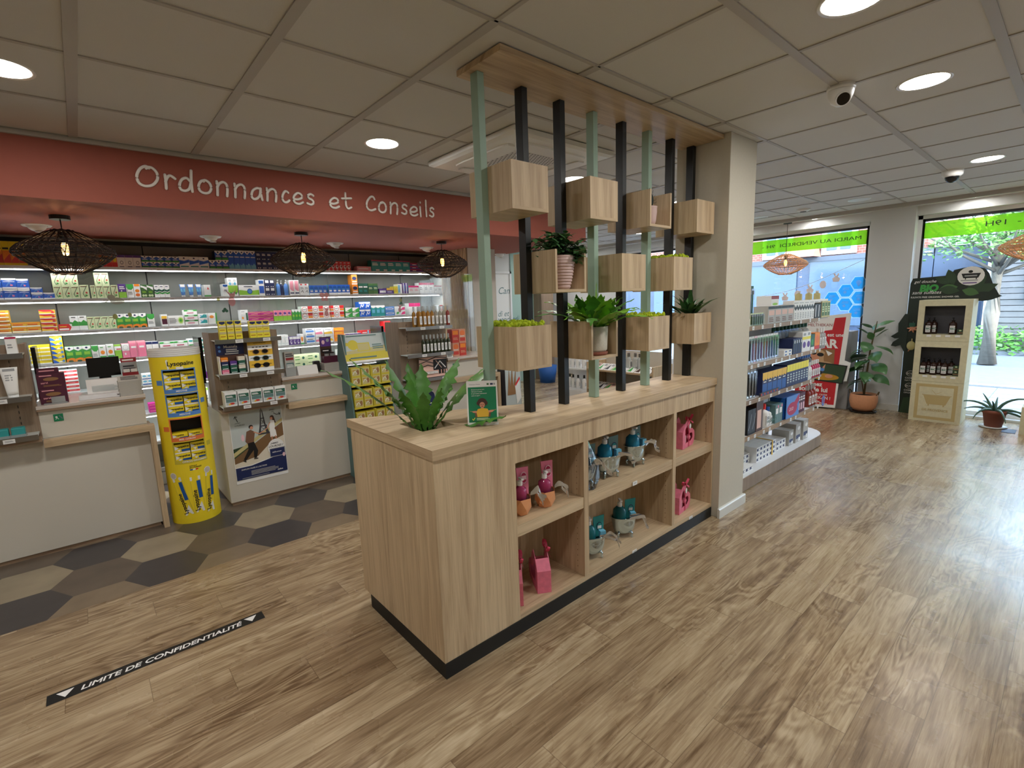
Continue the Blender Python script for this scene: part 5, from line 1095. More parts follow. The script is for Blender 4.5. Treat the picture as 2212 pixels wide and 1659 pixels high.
# left tower products
mtube('hand_cream_tube', -.375, TY+.03, 1.1115, .085, .19, ('print_W', 'print_W'), 'big white cream tube standing on the left display tower', 'tube', None, [('r', .05, .86, .95, .95, 'S'), ('L', .15, .5, .7, .75, 3, 'S')])
carton('cream_carton', 'wp3', -.34, TY+.02, 1.386, .05, .05, .105, 'small white carton on top of the left display tower', None)
DS['pkx'] = ('Q', []); carton('cream_carton', 'pkx', -.44, TY+.02, 1.386, .07, .05, .05, 'salmon carton at the left picture edge on the left tower', None)
for i, x in enumerate((-.46, -.385)):
    t = thing('cream_jar', 'turquoise jar pack on the bottom shelf of the left tower', 'jar', (x, TY+.04, .856), 'turquoise packs on the left tower')
    mb = MB(); mb.box(x-.032, x+.032, TY+.01, TY+.07, .856, .915, 'print_T'); mb.build('turquoise_pack', t, bevel=.006); mb = MB(); mb.box(x-.037, x+.037, TY, TY+.075, .856, .872, 'plastic_clear'); mb.build('clear_tray', t)
# left counter items
DS['zv'] = ('Z', [('L', .1, .8, .6, .92, 1, 'j'), ('e', .5, .62, .28, .12, 'e'), ('T', .12, .32, .14, 'zzzservi', 0, .02, 'j'), ('L', .2, .12, .85, .24, 2, 'e')])
DS['zv'][1][2] = ('T', .12, .32, .13, 'servi', 0, .02, 'j')
for j, (h_, l) in enumerate(((.105, 'lower dark purple carton stacked on the left counter'), (.10, 'upper dark purple carton stacked on the left counter'))): carton('supplement_carton', 'zv', -.195, CYF+.07, 1.023+.106*j, .14, .09, h_, l, None)
DS['zp'] = ('Z', [('L', .1, .3, .9, .7, 1, 'j')]); carton('supplement_carton', 'zp', -.205, CYF+.09, 1.229+.0005, .11, .05, .035, 'small dark purple carton on top of the purple stack, left counter', None)
mb = MB(); mb.box(-.25, -.13, CYF+.03, CYF+.064, 1.0225, 1.03, 'plastic_clear'); mb.box(-.21, -.14, CYF+.055, CYF+.057, 1.03, 1.07, 'plastic_clear'); mb.build('sign_holder', label='clear price holder before the dark purple cartons', cat='holder')
t = thing('monitor', 'black computer monitor standing on the left counter', 'monitor', (.09, 4.75, 1.0225))
mb = MB(); mb.box(-.0, .19, 4.75, 4.765, 1.16, 1.30, 'screen_black'); mb.build('screen', t); mb = MB(); mb.box(.06, .13, 4.765, 4.78, 1.03, 1.2, 'dark_metal'); mb.box(.03, .16, 4.74, 4.82, 1.0225, 1.03, 'dark_metal'); mb.build('stand', t)
mb = MB(); mb.prism([(4.62, 1.0225), (4.70, 1.0225), (4.70, 1.15), (4.66, 1.15)], 'x', -.02, .19, 'white_plastic'); mb.art((-.01, 4.619, 1.03), (.18, 0, 0), (0, .036, .11), (0, -1, .2), [('L', .1, .3, .9, .7, 5, 'i')], 2, .001); mb.build('leaflet_holder', label='white card holder in front of the left counter monitor', cat='holder')
mb = MB(); mb.box(-.07, .17, CYF+.05, CYF+.13, 1.0225, 1.052, 'white_metal'); mb.art((-.07, CYF+.05, 1.0225), (.24, 0, 0), (0, 0, .03), (0, -1, 0), [('r', .88, .4, .95, .6, 'K')]); mb.build('cash_drawer', label='flat white metal tray on the left counter beside the leaflet stack', cat='tray', bevel=.002)
t = thing('leaflet_stack', 'thick stack of grey printed leaflets on the left counter', 'leaflets', (.22, CYF+.09, 1.0225))
for k in range(14): 
    mb = MB(); r_ = random.Random(k); dx = r_.uniform(-.004, .004); mb.box(.155+dx, .29+dx, CYF+.035, CYF+.14, 1.0225+.0075*k, 1.0296+.0075*k, 'print_I'); mb.build('leaflet', t)
mb = MB(); mb.prism([(CYF+.035, 1.128), (CYF+.04, 1.128), (CYF+.07, 1.165), (CYF+.065, 1.165)], 'x', .155, .29, 'print_I'); mb.art((.16, CYF+.0345, 1.129), (.125, 0, 0), (0, .03, .036), (0, -1, 1), [('L', .1, .2, .9, .9, 3, 'd')]); mb.build('top_leaflet', t)
t = thing('counter_display', 'small grey and red card display behind the leaflet stack', 'display', (.24, 4.68, 1.0225))
mb = MB(); mb.box(.195, .29, 4.70, 4.705, 1.03, 1.285, 'print_S'); mb.art((.195, 4.70, 1.03), (.095, 0, 0), (0, 0, .255), (0, -1, 0), [('r', 0, .88, 1, 1, 'q'), ('L', .1, .9, .9, .98, 1, 'W'), ('L', .1, .55, .9, .8, 3, 'd')]); mb.build('header_card', t)
mb = MB(); mb.box(.195, .29, 4.65, 4.70, 1.0225, 1.18, 'print_q'); mb.build('tray', t)
for i in range(2): mb = MB(); mb.box(.203+.043*i, .24+.043*i, 4.655, 4.66, 1.181, 1.205, 'print_W'); mb.build('sachet', t)
# middle counter items
t = thing('leaflet_holder', 'clear holder with folded leaflets beside the middle tower', 'holder', (1.36, CYF+.05, 1.0225))
mb = MB(); mb.box(1.31, 1.395, CYF+.045, CYF+.048, 1.0225, 1.10, 'plastic_clear'); mb.box(1.31, 1.395, CYF+.10, CYF+.103, 1.0225, 1.25, 'plastic_clear'); mb.build('clear_holder', t)
mb = MB(); mb.box(1.313, 1.392, CYF+.05, CYF+.09, 1.025, 1.235, 'print_I'); mb.art((1.313, CYF+.05, 1.025), (.079, 0, 0), (0, 0, .21), (0, -1, 0), [('r', .1, .66, .9, .76, 'q'), ('r', .1, .3, .9, .55, 'J'), ('L', .1, .8, .9, .95, 2, 'd'), ('L', .15, .35, .85, .5, 3, 'W')]); mb.build('leaflets', t)
mb = MB(); mb.prism([(CYF+.03, 1.0225), (CYF+.10, 1.0225), (CYF+.10, 1.10), (CYF+.055, 1.10)], 'x', 1.41, 1.585, 'white_plastic'); mb.build('card_holder', label='white folded card in front of the pale green cartons, middle counter', cat='card')
mb = MB(); mb.box(1.585, 1.64, CYF+.12, CYF+.17, 1.0225, 1.125, 'dark_metal'); mb.build('card_terminal', label='small black payment terminal on the middle counter', cat='card terminal', bevel=.006)
t = thing('leaflet_stack', 'stack of pale leaflets under the dark jar display, middle counter', 'leaflets', (1.72, CYF+.09, 1.0225))
for k in range(9): mb = MB(); mb.box(1.65+.001*(k % 3), 1.79+.001*(k % 2), CYF+.05, CYF+.16, 1.0225+.009*k, 1.031+.009*k, 'print_I'); mb.art((1.65, CYF+.05, 1.0225+.009*k), (.14, 0, 0), (0, 0, .0085), (0, -1, 0), [('L', .1, .4, .9, .6, 1, 'S')]); mb.build('leaflet', t)
t = thing('jar_display', 'dark purple counter display holding two small jars, middle counter', 'display', (1.72, 4.62, 1.1045))
mb = MB(); mb.box(1.66, 1.79, CYF+.07, CYF+.14, 1.1045, 1.165, 'print_Z'); mb.box(1.66, 1.765, CYF+.14, CYF+.145, 1.1045, 1.34, 'print_X'); mb.art((1.66, CYF+.14, 1.18), (.105, 0, 0), (0, 0, .16), (0, -1, 0), [('r', .05, .45, .95, .95, 'V'), ('e', .3, .7, .14, .12, 'r'), ('e', .7, .8, .14, .1, 'S'), ('r', .1, .1, .9, .3, 'K'), ('L', .2, .15, .8, .25, 1, 'W')]); mb.build('tray', t)
for i in range(2):
    o_ = thing('balm_jar', 'small dark balm jar with pale label, %s of two in the purple display' % ['left', 'right'][i], 'jar', (1.70+.05*i, CYF+.10, 1.1655)); mb = MB(); mb.cyl((1.70+.05*i, CYF+.10, 1.1655), .02, .022, 'print_S', 16); mb.build('jar_body', o_); mb = MB(); mb.cyl((1.70+.05*i, CYF+.10, 1.1875), .021, .012, 'print_K', 16); mb.build('lid', o_)
# right tower products
amb = ['liquid_amber', 'liquid_amber', 'liquid_amber', 'liquid_amber', 'liquid_clear', 'liquid_clear', 'liquid_clear', 'liquid_red']
nmc = dict(liquid_amber='amber', liquid_clear='pale', liquid_red='dark red', liquid_dark='dark green')
protos = {}
def brow(x0, n, dx, y, z, r, h, mats, where, cap='plastic_clear', pump=False):
    for i in range(n):
        m = mats[i % len(mats)]; k = (m, r, h); lab = 'slim %s oil bottle with white label, %s' % (nmc[m], where); g = '%s bottles, %s' % (nmc[m], where)
        if k not in protos: protos[k] = bottle('oil_bottle', x0+dx*i, y, z, r, h, m, cap, lab, 'bottle', g, [('L', .2, .2, .8, .8, 4, 'S')], pump=pump)
        else: dup(protos[k], (x0+dx*i, y, z), label=lab, group=g)
brow(2.60, 8, .048, TY+.012, 1.386, .020, .21, amb, 'front row on top of the right tower'); brow(2.56, 3, .05, TY+.062, 1.386, .019, .209, ['liquid_amber'], 'rear row on top of the right tower')
brow(2.62, 8, .044, TY+.012, 1.111, .0195, .195, ['liquid_dark'], 'middle shelf of the right tower')
t = thing('makeup_display', 'black and pink striped makeup display on the right tower', 'display', (2.76, TY, .856))
mb = MB(); mb.box(2.60, 2.935, TY+.085, TY+.09, .8565, 1.06, 'print_Q'); mb.art((2.60, TY+.085, .8565), (.335, 0, 0), (0, 0, .2035), (0, -1, 0), [('s', [(0, .95), (.3, .85), (.6, .97), (1, .9)], .03, 'K'), ('s', [(0, .7), (.25, .8), (.5, .68)], .025, 'K'), ('s', [(.05, .5), (.3, .6), (.5, .5)], .025, 'K'), ('r', .5, .3, 1, .85, 'K'), ('s', [(.55, .4), (.75, .75), (.95, .4)], .03, 'W'), ('s', [(.6, .8), (.8, .4)], .02, 'Q')]); mb.build('header_card', t)
mb = MB(); mb.prism([(TY-.02, .8565), (TY+.085, .8565), (TY+.085, .90), (TY-.02, .872)], 'x', 2.60, 2.935, 'print_Q'); mb.art((2.60, TY-.02, .8565), (.335, 0, 0), (0, 0, .0155), (0, -1, 0), [('r', 0, 0, 1, .5, 'K')]); mb.build('tray', t)
for i in range(13): mb = MB(); x = 2.615+.0125*i; mb.box(x, x+.006, TY+.0, TY+.06, .895, .915, 'print_W'); mb.build('pencil_box', t)
for i in range(5): mb = MB(); mb.cyl((2.80+.018*i, TY+.02+.01*(i % 2), .885), .006, .05, 'print_K', 8); mb.build('lipstick', t)
for i in range(3): mb = MB(); mb.box(2.87+.02*i, 2.885+.02*i, TY, TY+.03, .884, .90, 'print_i'); mb.build('compact', t)
mb = MB(); mb.prism([(CYF+.03, 1.0225), (CYF+.06, 1.0225), (CYF+.06, 1.08), (CYF+.05, 1.08)], 'x', 2.985, 3.065, 'white_plastic'); mb.art((2.985, CYF+.029, 1.03), (.08, 0, 0), (0, .018, .048), (0, -1, .2), [('L', .1, .1, .9, .9, 4, 'd')], 2); mb.build('small_notice', label='small printed notice on the counter right of the oil bottle tower', cat='notice')
DS['og'] = ('t', [('e', .5, .7, .4, .2, 'l'), ('r', .1, .1, .9, .35, 'f'), ('L', .15, .42, .85, .52, 2, 'W')]); DS['og2'] = ('f', [('r', .1, .6, .9, .9, 'O'), ('L', .15, .2, .85, .4, 2, 't'), ('r', 0, .94, 1, 1, 't')])
for i in range(2):
    for j in range(2): carton('gift_carton', 'og' if (i+j) % 2 == 0 else 'og2', 3.17+.095*i, CYF+.12, 1.0225+.15*j, .09, .09, .1495, '%s orange and salmon gift carton in the four-box block on the right counter, %s' % (['lower', 'upper'][j], ['left', 'right'][i]), None)
mb = MB(); mb.box(2.60, 2.76, CYF-.0025, CYF-.0005, .30, .70, 'print_W'); mb.art((2.605, CYF-.0025, .31), (.15, 0, 0), (0, 0, .38), (0, -1, 0), [('r', 0, 0, 1, .66, 'N'), ('e', .85, .85, .3, .16, 'N'), ('e', .3, .75, .12, .05, 'U'), ('L', .1, .5, .9, .62, 2, 'W'), ('L', .1, .15, .9, .4, 4, 'S')]); mb.build('notice_poster', label='navy and white poster on the right counter front, behind the fern', cat='poster')

# ================================================================== green and yellow soap stand
sx0, sx1, sy = 1.80, 2.19, 4.30
t = thing('soap_stand', 'tall pale green display stand full of yellow soap packs behind the island', 'display stand', ((sx0+sx1)/2, sy+.15, 0))
def lean(z): return sy+.02+.10*(z-.3)/1.05
mb = MB(); mb.prism([(sy-.06, 0), (sy+.30, 0), (sy+.30, 1.05), (lean(1.34)+.1, 1.36), (lean(1.34)-.03, 1.36), (lean(1.1)-.02, 1.1), (sy-.03, .35)], 'x', sx0-.012, sx0, 'print_J'); mb.build('side_panel', t)
mb = MB(); mb.prism([(sy-.06, 0), (sy+.30, 0), (sy+.30, 1.05), (lean(1.34)+.1, 1.36), (lean(1.34)-.03, 1.36), (lean(1.1)-.02, 1.1), (sy-.03, .35)], 'x', sx1, sx1+.012, 'print_J'); mb.build('side_panel', t)
mb = MB(); mb.box(sx0, sx1, sy+.22, sy+.23, 0, 1.06, 'print_J'); mb.box(sx0, sx1, sy-.05, sy+.22, 0, .30, 'print_c'); mb.build('body', t)
mb = MB(); o = (sx0-.015, lean(1.1)-.04, 1.10); mb.prism([(lean(1.1)-.04, 1.10), (lean(1.1)-.028, 1.10), (lean(1.34)+.032, 1.355), (lean(1.34)+.02, 1.355)], 'x', sx0-.015, sx1+.015, 'print_i')
mb.art(o, (sx1-sx0+.03, 0, 0), (0, lean(1.34)-lean(1.1)+.06, .255), (0, -1, .3), [('r', 0, 0, 1, .4, 'c'), ('r', 0, .4, 1, 1, 'i'), ('p', [(0, .4), (1, .55), (1, .35), (0, .3)], 'p'), ('e', .22, .62, .12, .18, 'c'), ('e', .08, .66, .05, .06, 'c'), ('e', .36, .6, .05, .06, 'c'), ('r', .3, .38, .6, .68, 'c'), ('r', .32, .41, .58, .65, 'p'), ('L', .66, .42, .92, .62, 3, 'J'), ('L', .1, .9, .9, .97, 1, 'J'), ('L', .1, .12, .8, .2, 1, 'J'), ('r', 0, 0, 1, .06, 'W')]); mb.build('header_board', t)
SD = [1.005, .80, .595, .39]
for z in SD:
    zz = z-.115
    mb = MB(); mb.box(sx0+.001, sx1-.001, lean(zz)-.055, sy+.22, zz-.01, zz, 'print_c'); mb.build('shelf', t); mb = MB(); mb.box((sx0+sx1)/2-.004, (sx0+sx1)/2+.004, lean(zz)-.055, sy+.2, zz, zz+.18, 'print_c'); mb.build('divider', t)
DS['sp'] = ('c', [('r', .08, .1, .92, .9, 'p'), ('e', .7, .5, .16, .3, 'e'), ('s', [(.15, .3), (.4, .7), (.6, .35)], .06, 'W'), ('L', .12, .62, .5, .8, 1, 'u')])
for zi, z in enumerate(SD[:3]):
    zz = z-.115
    for i in range(4):
        for j in range(2): carton('soap_pack', 'sp', sx0+.05+.0925*i+(.012 if i > 1 else 0)-.0, lean(zz)-.05, zz+.0005+.083*j, .086, .09, .082, 'yellow patterned soap pack on the %s shelf of the pale green stand' % ['top', 'middle', 'lower'][zi], 'soap packs on the %s shelf of the green stand' % ['top', 'middle', 'lower'][zi])

# ================================================================== island items
mb = MB(); a_, b_ = Vector((1.322, 1.862, 1.0255)), Vector((1.437, 1.772, 1.0255)); d = b_-a_; n_ = Vector((d.y, -d.x, 0)).normalized()
if n_.y > 0: n_ = -n_
t = thing('counter_sign', 'green and white A5 sign with a shrugging person on the island top', 'sign', tuple((a_+b_)/2))
n3 = (n_*.95+Vector((0, 0, .12))).normalized(); up = Vector((0, 0, 1)); tl = -n_*.03; UP = Vector((tl.x, tl.y, .208))
vs = [a_, b_, b_+UP, a_+UP]; vs += [v-n_*.004 for v in vs]; mb = MB(); mb.add(vs, [(0, 1, 2, 3), (7, 6, 5, 4), (0, 4, 5, 1), (1, 5, 6, 2), (2, 6, 7, 3), (3, 7, 4, 0)], 'print_W')
mb.art(a_, b_-a_, UP, n_+Vector((0, 0, .14)), [('r', .045, .07, .955, .865, 'a'), ('T', .09, .915, .022, 'L\'Assurance Maladie', 0, 0, 'N'), ('r', .66, .905, .73, .945, 'm'), ('r', .77, .905, .86, .945, 'N'), ('r', .88, .905, .93, .945, 'S'),
 ('T', .15, .79, .032, "Qu'est-ce qui est vert,", 0, .01, 'W'), ('T', .15, .745, .032, 'vital pour la santé', 0, .01, 'W'), ('T', .15, .70, .032, 'et qui existe maintenant', 0, .01, 'W'), ('T', .15, .655, .032, 'aussi en appli ?', 0, .01, 'W'),
 ('e', .49, .515, .155, .10, 'X'), ('e', .38, .50, .07, .05, 'X'), ('e', .60, .50, .07, .05, 'X'), ('p', [(.45, .41), (.53, .41), (.54, .35), (.44, .35)], 't'), ('e', .49, .46, .085, .065, 't'), ('e', .455, .47, .016, .008, 'X'), ('e', .525, .47, .016, .008, 'X'), ('e', .49, .425, .025, .008, 'q'), ('s', [(.49, .465), (.485, .445)], .008, 's'),
 ('p', [(.30, .30), (.34, .37), (.44, .385), (.54, .385), (.66, .37), (.70, .30), (.70, .19), (.30, .19)], 'k'), ('s', [(.27, .28), (.29, .2)], .06, 's'), ('s', [(.73, .28), (.71, .2)], .06, 's'), ('p', [(.14, .32), (.2, .29), (.30, .285), (.31, .33), (.22, .33)], 't'), ('p', [(.90, .34), (.8, .29), (.69, .285), (.68, .33), (.78, .34)], 't'), ('s', [(.14, .32), (.10, .325)], .012, 't'), ('s', [(.9, .34), (.93, .345)], .012, 't'),
 ('r', .12, .10, .88, .185, 'm'), ('r', .13, .104, .87, .181, 'a'), ('s', [(.16, .15), (.19, .12), (.24, .175)], .02, 'b'), ('L', .3, .115, .72, .172, 3, 'E'), ('T', .82, .03, .012, 'ameli.fr', 0, 0, 'd')], step=.00012)
mb.build('printed_card', t)
mb = MB(); q = [a_+(b_-a_)*.3-n_*.001, a_+(b_-a_)*.7-n_*.001]; mb.add([q[0]-n_*.004, q[1]-n_*.004, q[0]+UP*.6-n_*.005, q[1]+UP*.6-n_*.005, q[0]-n_*.06, q[1]-n_*.06], [(2, 3, 5, 4)], 'print_W'); mb.build('rear_strut', t)

# gift baskets, tubs and heart boxes
def gift_tub(x, y, z, rz, label, liquid='liquid_blue', foil=False, mirror=1):
    t = thing('bath_gift_set', label, 'gift set', (0, 0, 0), 'silver bathtub gift sets', local=True)
    mb = MB()
    def L(r, zz): return (r, zz)
    mb.lathe([(.0001, .022), (.025, .022), (.036, .028), (.045, .05), (.05, .085), (.054, .108), (.058, .112), (.055, .114), (.050, .108), (.045, .09), (.0001, .08)], (0, 0, 0), 28, 'chrome', sx=1.25, sy=.82); mb.build('silver_bathtub', t)
    for a in (45, 135, 225, 315):
        c = (1.25*.034*math.cos(D2(a)), .82*.034*math.sin(D2(a)), 0); mb = MB(); mb.tube([(c[0], c[1], .034), (c[0]*1.25, c[1]*1.25, .022), (c[0]*1.12, c[1]*1.12, .010), (c[0]*1.3, c[1]*1.3, .0035)], [.007, .0065, .0045, .0055], 'chrome', 8); mb.build('claw_foot', t)
    mb = MB(); mb.lathe([(.0001, .085), (.034, .085), (.036, .12), (.033, .15), (.018, .165), (.014, .168)], (-.022, -.002, 0), 20, liquid); mb.build('gel_bottle', t)
    mb = MB(); mb.cyl((-.022, -.002, .168), .0125, .02, 'white_plastic', 14); mb.cyl((-.022, -.002, .188), .004, .014, 'white_plastic', 8); mb.box(-.028, -.016, -.03, .006, .200, .209, 'white_plastic'); mb.build('pump', t)
    mb = MB(); mb.add([(.012, .012, .09), (.06, .012, .095), (.075, .03, .192), (.018, .03, .185), (.012, .03, .09), (.06, .03, .095), (.075, .033, .192), (.018, .033, .185)], [(0, 1, 2, 3), (7, 6, 5, 4), (0, 4, 5, 1), (1, 5, 6, 2), (2, 6, 7, 3), (3, 7, 4, 0)], 'print_T' if liquid != 'liquid_blue' else 'print_J')
    mb.art((.014, .0115, .095), (.05, 0, 0), (.012, .0175, .09), (0, -1, .1), [('e', .5, .5, .3, .22, 'N'), ('e', .5, .5, .25, .18, 'T'), ('r', .3, .4, .7, .55, 'W')], 2); mb.build('lotion_tube', t)
    mb = MB(); mb.box(.03, .058, -.025, -.002, .10, .135, 'print_A'); mb.build('soap_block', t)
    mb = MB(); r_ = random.Random(int(x*100))
    q = [Vector((.02, -.045, .118)), Vector((.055, -.055, .13)), Vector((.085, -.06, .115)), Vector((.10, -.055, .085)), Vector((.115, -.06, .07))]
    for k in range(3):
        q2 = [v+Vector((r_.uniform(-.008, .008), r_.uniform(-.006, .006), r_.uniform(-.012, .012))) for v in smooth([tuple(v) for v in q], 4) and q]
        pts = smooth([tuple(v) for v in q2], 4); vs = []
        for i, p in enumerate(pts): wv = .007; vs += [(p[0], p[1], p[2]-wv), (p[0], p[1]-.002, p[2]+wv)]
        mb.add(vs, [(2*i, 2*i+1, 2*i+3, 2*i+2) for i in range(len(pts)-1)], 'foil', True)
    mb.build('silver_ribbon', t)
    if foil:
        mb = MB(); mb.lathe([(.0001, .0), (.06, .0), (.075, .05), (.07, .12), (.045, .19), (.02, .235), (.035, .26)], (0, 0, 0), 18, 'cello', smooth=False)
        for i in range(len(mb.v)):
            a, b, c = mb.v[i]; r_ = random.Random(i); mb.v[i] = (a*(1+r_.uniform(-.12, .12)), b*(1+r_.uniform(-.12, .12)), max(0, c))
        mb.build('cellophane_wrap', t); mb = MB(); mb.tube([(-.03, -.02, .235), (0, -.03, .225), (.03, -.02, .24), (.035, -.02, .27)], .005, 'print_n', 6); mb.build('blue_bow', t)
    t.location = (x, y, z); t.rotation_euler = (0, 0, rz); t.scale = (1.22,)*3; return t
gift_tub(2.02, 1.76, .5565, -.5, 'silver bathtub gift set wrapped in cellophane with a blue bow, upper shelf', 'liquid_blue', True)
gift_tub(2.25, 1.76, .5565, -.35, 'silver bathtub gift set with bright blue gel bottle, middle of the upper shelf')
gift_tub(2.53, 1.77, .5565, -.1, 'silver bathtub gift set with bright blue gel bottle, right end of upper shelf')
gift_tub(2.10, 1.76, .1005, -.45, 'silver bathtub gift set with teal gel bottle, left on the bottom board', 'liquid_teal')
gift_tub(2.44, 1.79, .1005, -.6, 'silver bathtub gift set with teal gel bottle, right on the bottom board', 'liquid_teal')
def gift_cup(x, y, z, rz, label):
    t = thing('cup_gift_set', label, 'gift set', (0, 0, 0), 'orange cup gift sets', local=True)
    mb = MB(); vs = []; rings_ = [(.032, 0), (.048, .03), (.05, .078)]
    for j, (r, zz) in enumerate(rings_):
        for i in range(6): a = math.pi/3*(i+.5*j); vs.append((r*math.cos(a), r*math.sin(a), zz))
    fs = [tuple(range(6))[::-1]]
    for j in range(2):
        for i in range(6): a, b, c, d = j*6+i, j*6+(i+1) % 6, (j+1)*6+i, (j+1)*6+(i+1) % 6; fs += [(a, b, c), (b, d, c)] if 1 else []
    mb.add(vs, fs, 'orange_cup'); mb.add([(.046*math.cos(math.pi/3*(i+1)), .046*math.sin(math.pi/3*(i+1)), .072) for i in range(6)], [tuple(range(6))], 'print_X'); mb.build('faceted_cup', t)
    mb = MB(); mb.lathe([(.0001, .055), (.028, .055), (.03, .10), (.028, .118), (.012, .13), (.011, .134)], (-.005, -.006, 0), 18, 'liquid_pink'); mb.build('gel_bottle', t)
    mb = MB(); mb.cyl((-.005, -.006, .134), .012, .02, 'white_plastic', 14); mb.cyl((-.005, -.006, .154), .004, .008, 'white_plastic', 8); mb.box(-.01, .002, -.03, .0, .162, .170, 'white_plastic'); mb.build('pump', t)
    mb = MB(); mb.add([(.005, .018, .07), (.05, .012, .07), (.058, .024, .2), (-.002, .03, .2), (.005, .026, .07), (.05, .024, .07), (.058, .028, .2), (-.002, .034, .2)], [(0, 1, 2, 3), (7, 6, 5, 4), (0, 4, 5, 1), (1, 5, 6, 2), (2, 6, 7, 3), (3, 7, 4, 0)], 'print_P')
    mb.art((.006, .0165, .10), (.046, -.006, 0), (.002, .008, .09), (-.1, -1, .1), [('e', .5, .6, .35, .3, 'r'), ('e', .5, .6, .3, .25, 'C'), ('r', .25, .5, .75, .7, 'r')], 3); mb.build('lotion_tube', t)
    mb = MB(); r_ = random.Random(int(x*77))
    for k in range(4):
        q = smooth([(.03, -.035, .095), (.055+r_.uniform(-.01, .01), -.045, .115+r_.uniform(-.02, .01)), (.075+r_.uniform(-.01, .02), -.04, .085), (.085+r_.uniform(0, .02), -.045+r_.uniform(-.01, .01), .05+r_.uniform(-.02, .03))], 4); vs = []
        for p in q: vs += [(p[0], p[1], p[2]-.007), (p[0]+.002, p[1], p[2]+.007)]
        mb.add(vs, [(2*i, 2*i+1, 2*i+3, 2*i+2) for i in range(len(q)-1)], 'foil', True)
    mb.build('silver_ribbon', t); t.location = (x, y, z); t.rotation_euler = (0, 0, rz); t.scale = (1.12,)*3; return t
mat('orange_cup', (226, 158, 110), .45); mat('box_pink', (226, 120, 146), .5, noise=.10, nscale=45); mat('box_pink_deep', (206, 62, 96), .45)
gift_cup(1.535, 1.745, .5565, -.2, 'faceted orange cup gift set with pink gel bottle, left on the shelf'); gift_cup(1.69, 1.73, .5565, -.25, 'faceted orange cup gift set with pink gel bottle, right on the shelf')
def heart_box(x, y, z, rz, label):
    t = thing('heart_gift_box', label, 'gift box', (0, 0, 0), 'pink heart gift boxes', local=True)
    # outline in x-z: tall house with a B like heart lobe on the right
    out = [(-.085, 0), (.06, 0), (.082, .02), (.09, .055), (.082, .085), (.055, .105), (.03, .108), (.022, .125), (.018, .15), (-.01, .178), (-.05, .15), (-.085, .105)]
    hl = [(-.05, .03), (.035, .028), (.058, .045), (.06, .065), (.048, .08), (.02, .082), (.0, .09), (-.02, .14), (-.05, .115)]
    def panel(y0, y1, m, inner=True):
        mb = MB(); n_ = len(out)
        # ring between outline and opening
        import bisect
        O = out; I = hl; k = len(I); vs = []
        idx = [0, 1, 2, 3, 4, 5, 5, 8, 9, 10, 11, 0]
        pairs = [(0, 0), (1, 1), (2, 2), (3, 3), (4, 4), (5, 5), (6, 5), (7, 6), (8, 6), (9, 7), (10, 8), (11, 8)]
        for (o1, i1), (o2, i2) in zip(pairs, pairs[1:]+[pairs[0]]):
            P = [(O[o1][0], O[o1][1]), (O[o2][0], O[o2][1])]+([I[i2]] if i1 == i2 else [I[i2], I[i1]])
            for yy in (y0, y1): mb.face([(a, yy, b) for a, b in P], m)
        for Q in (O, I):
            for a, b in zip(Q, Q[1:]+Q[:1]): mb.face([(a[0], y0, a[1]), (b[0], y0, b[1]), (b[0], y1, b[1]), (a[0], y1, a[1])], m)
        return mb
    panel(-.032, -.029, 'box_pink').build('front_panel', t); panel(.029, .032, 'box_pink').build('back_panel', t)
    mb = MB()
    for a, b in (((-.085, .105), (-.085, 0)), ((-.085, 0), (.06, 0)), ((.06, 0), (.082, .02)), ((.082, .02), (.09, .055)), ((.09, .055), (.082, .085)), ((.082, .085), (.055, .105)), ((.055, .105), (.03, .108)), ((-.085, .105), (-.05, .15))): mb.face([(a[0], -.029, a[1]), (b[0], -.029, b[1]), (b[0], .029, b[1]), (a[0], .029, a[1])], 'box_pink')
    mb.build('side_band', t)
    mb = MB(); mb.box(-.08, .075, -.0, .002, .004, .10, 'box_pink_deep'); mb.box(-.05, -.01, -.02, -.004, .003, .07, 'print_r'); mb.ball((.03, -.012, .05), .018, 'print_P', 12, 8); mb.build('filling', t)
    mb = MB(); mb.box(-.006, .006, -.0345, -.033, 0.002, .16, 'box_pink_deep')
    for s_ in (-1, 1):
        q = smooth([(0, -.034, .165), (s_*.02, -.038, .185), (s_*.045, -.036, .192), (s_*.035, -.03, .17), (0, -.032, .165)], 4); vs = []
        for p in q: vs += [(p[0], p[1]-.006, p[2]), (p[0], p[1]+.006, p[2]+.004)]
        mb.add(vs, [(2*i, 2*i+1, 2*i+3, 2*i+2) for i in range(len(q)-1)], 'box_pink_deep', True)
        mb.add([(0, -.036, .165), (s_*.03, -.045, .14), (s_*.04, -.043, .148), (.004*s_, -.033, .17)], [(0, 1, 2, 3)], 'box_pink_deep')
    mb.build('ribbon', t); mb = MB(); mb.lathe([(.0001, 0), (.013, 0), (.013, .001), (.0001, .001)], (0, 0, 0), 16, 'print_W', smooth=False); mb.v = [(a+.006, -.037-c, b*1.3+.128) for a, b, c in mb.v]; mb.build('gift_tag', t)
    t.location = (x, y, z); t.rotation_euler = (0, 0, rz); t.scale = (1.15,)*3; return t
heart_box(3.10, 1.765, .5565, .12, 'pink heart shaped gift box with ribbon on the upper right shelf'); heart_box(3.05, 1.755, .1005, .15, 'pink heart shaped gift box with ribbon on the lower right board')
heart_box(1.685, 1.78, .1005, 1.05, 'pink heart gift box turned sideways, right one in the lower left compartment'); heart_box(1.51, 1.79, .1005, .95, 'pink heart gift box turned sideways, left one in the lower left compartment')

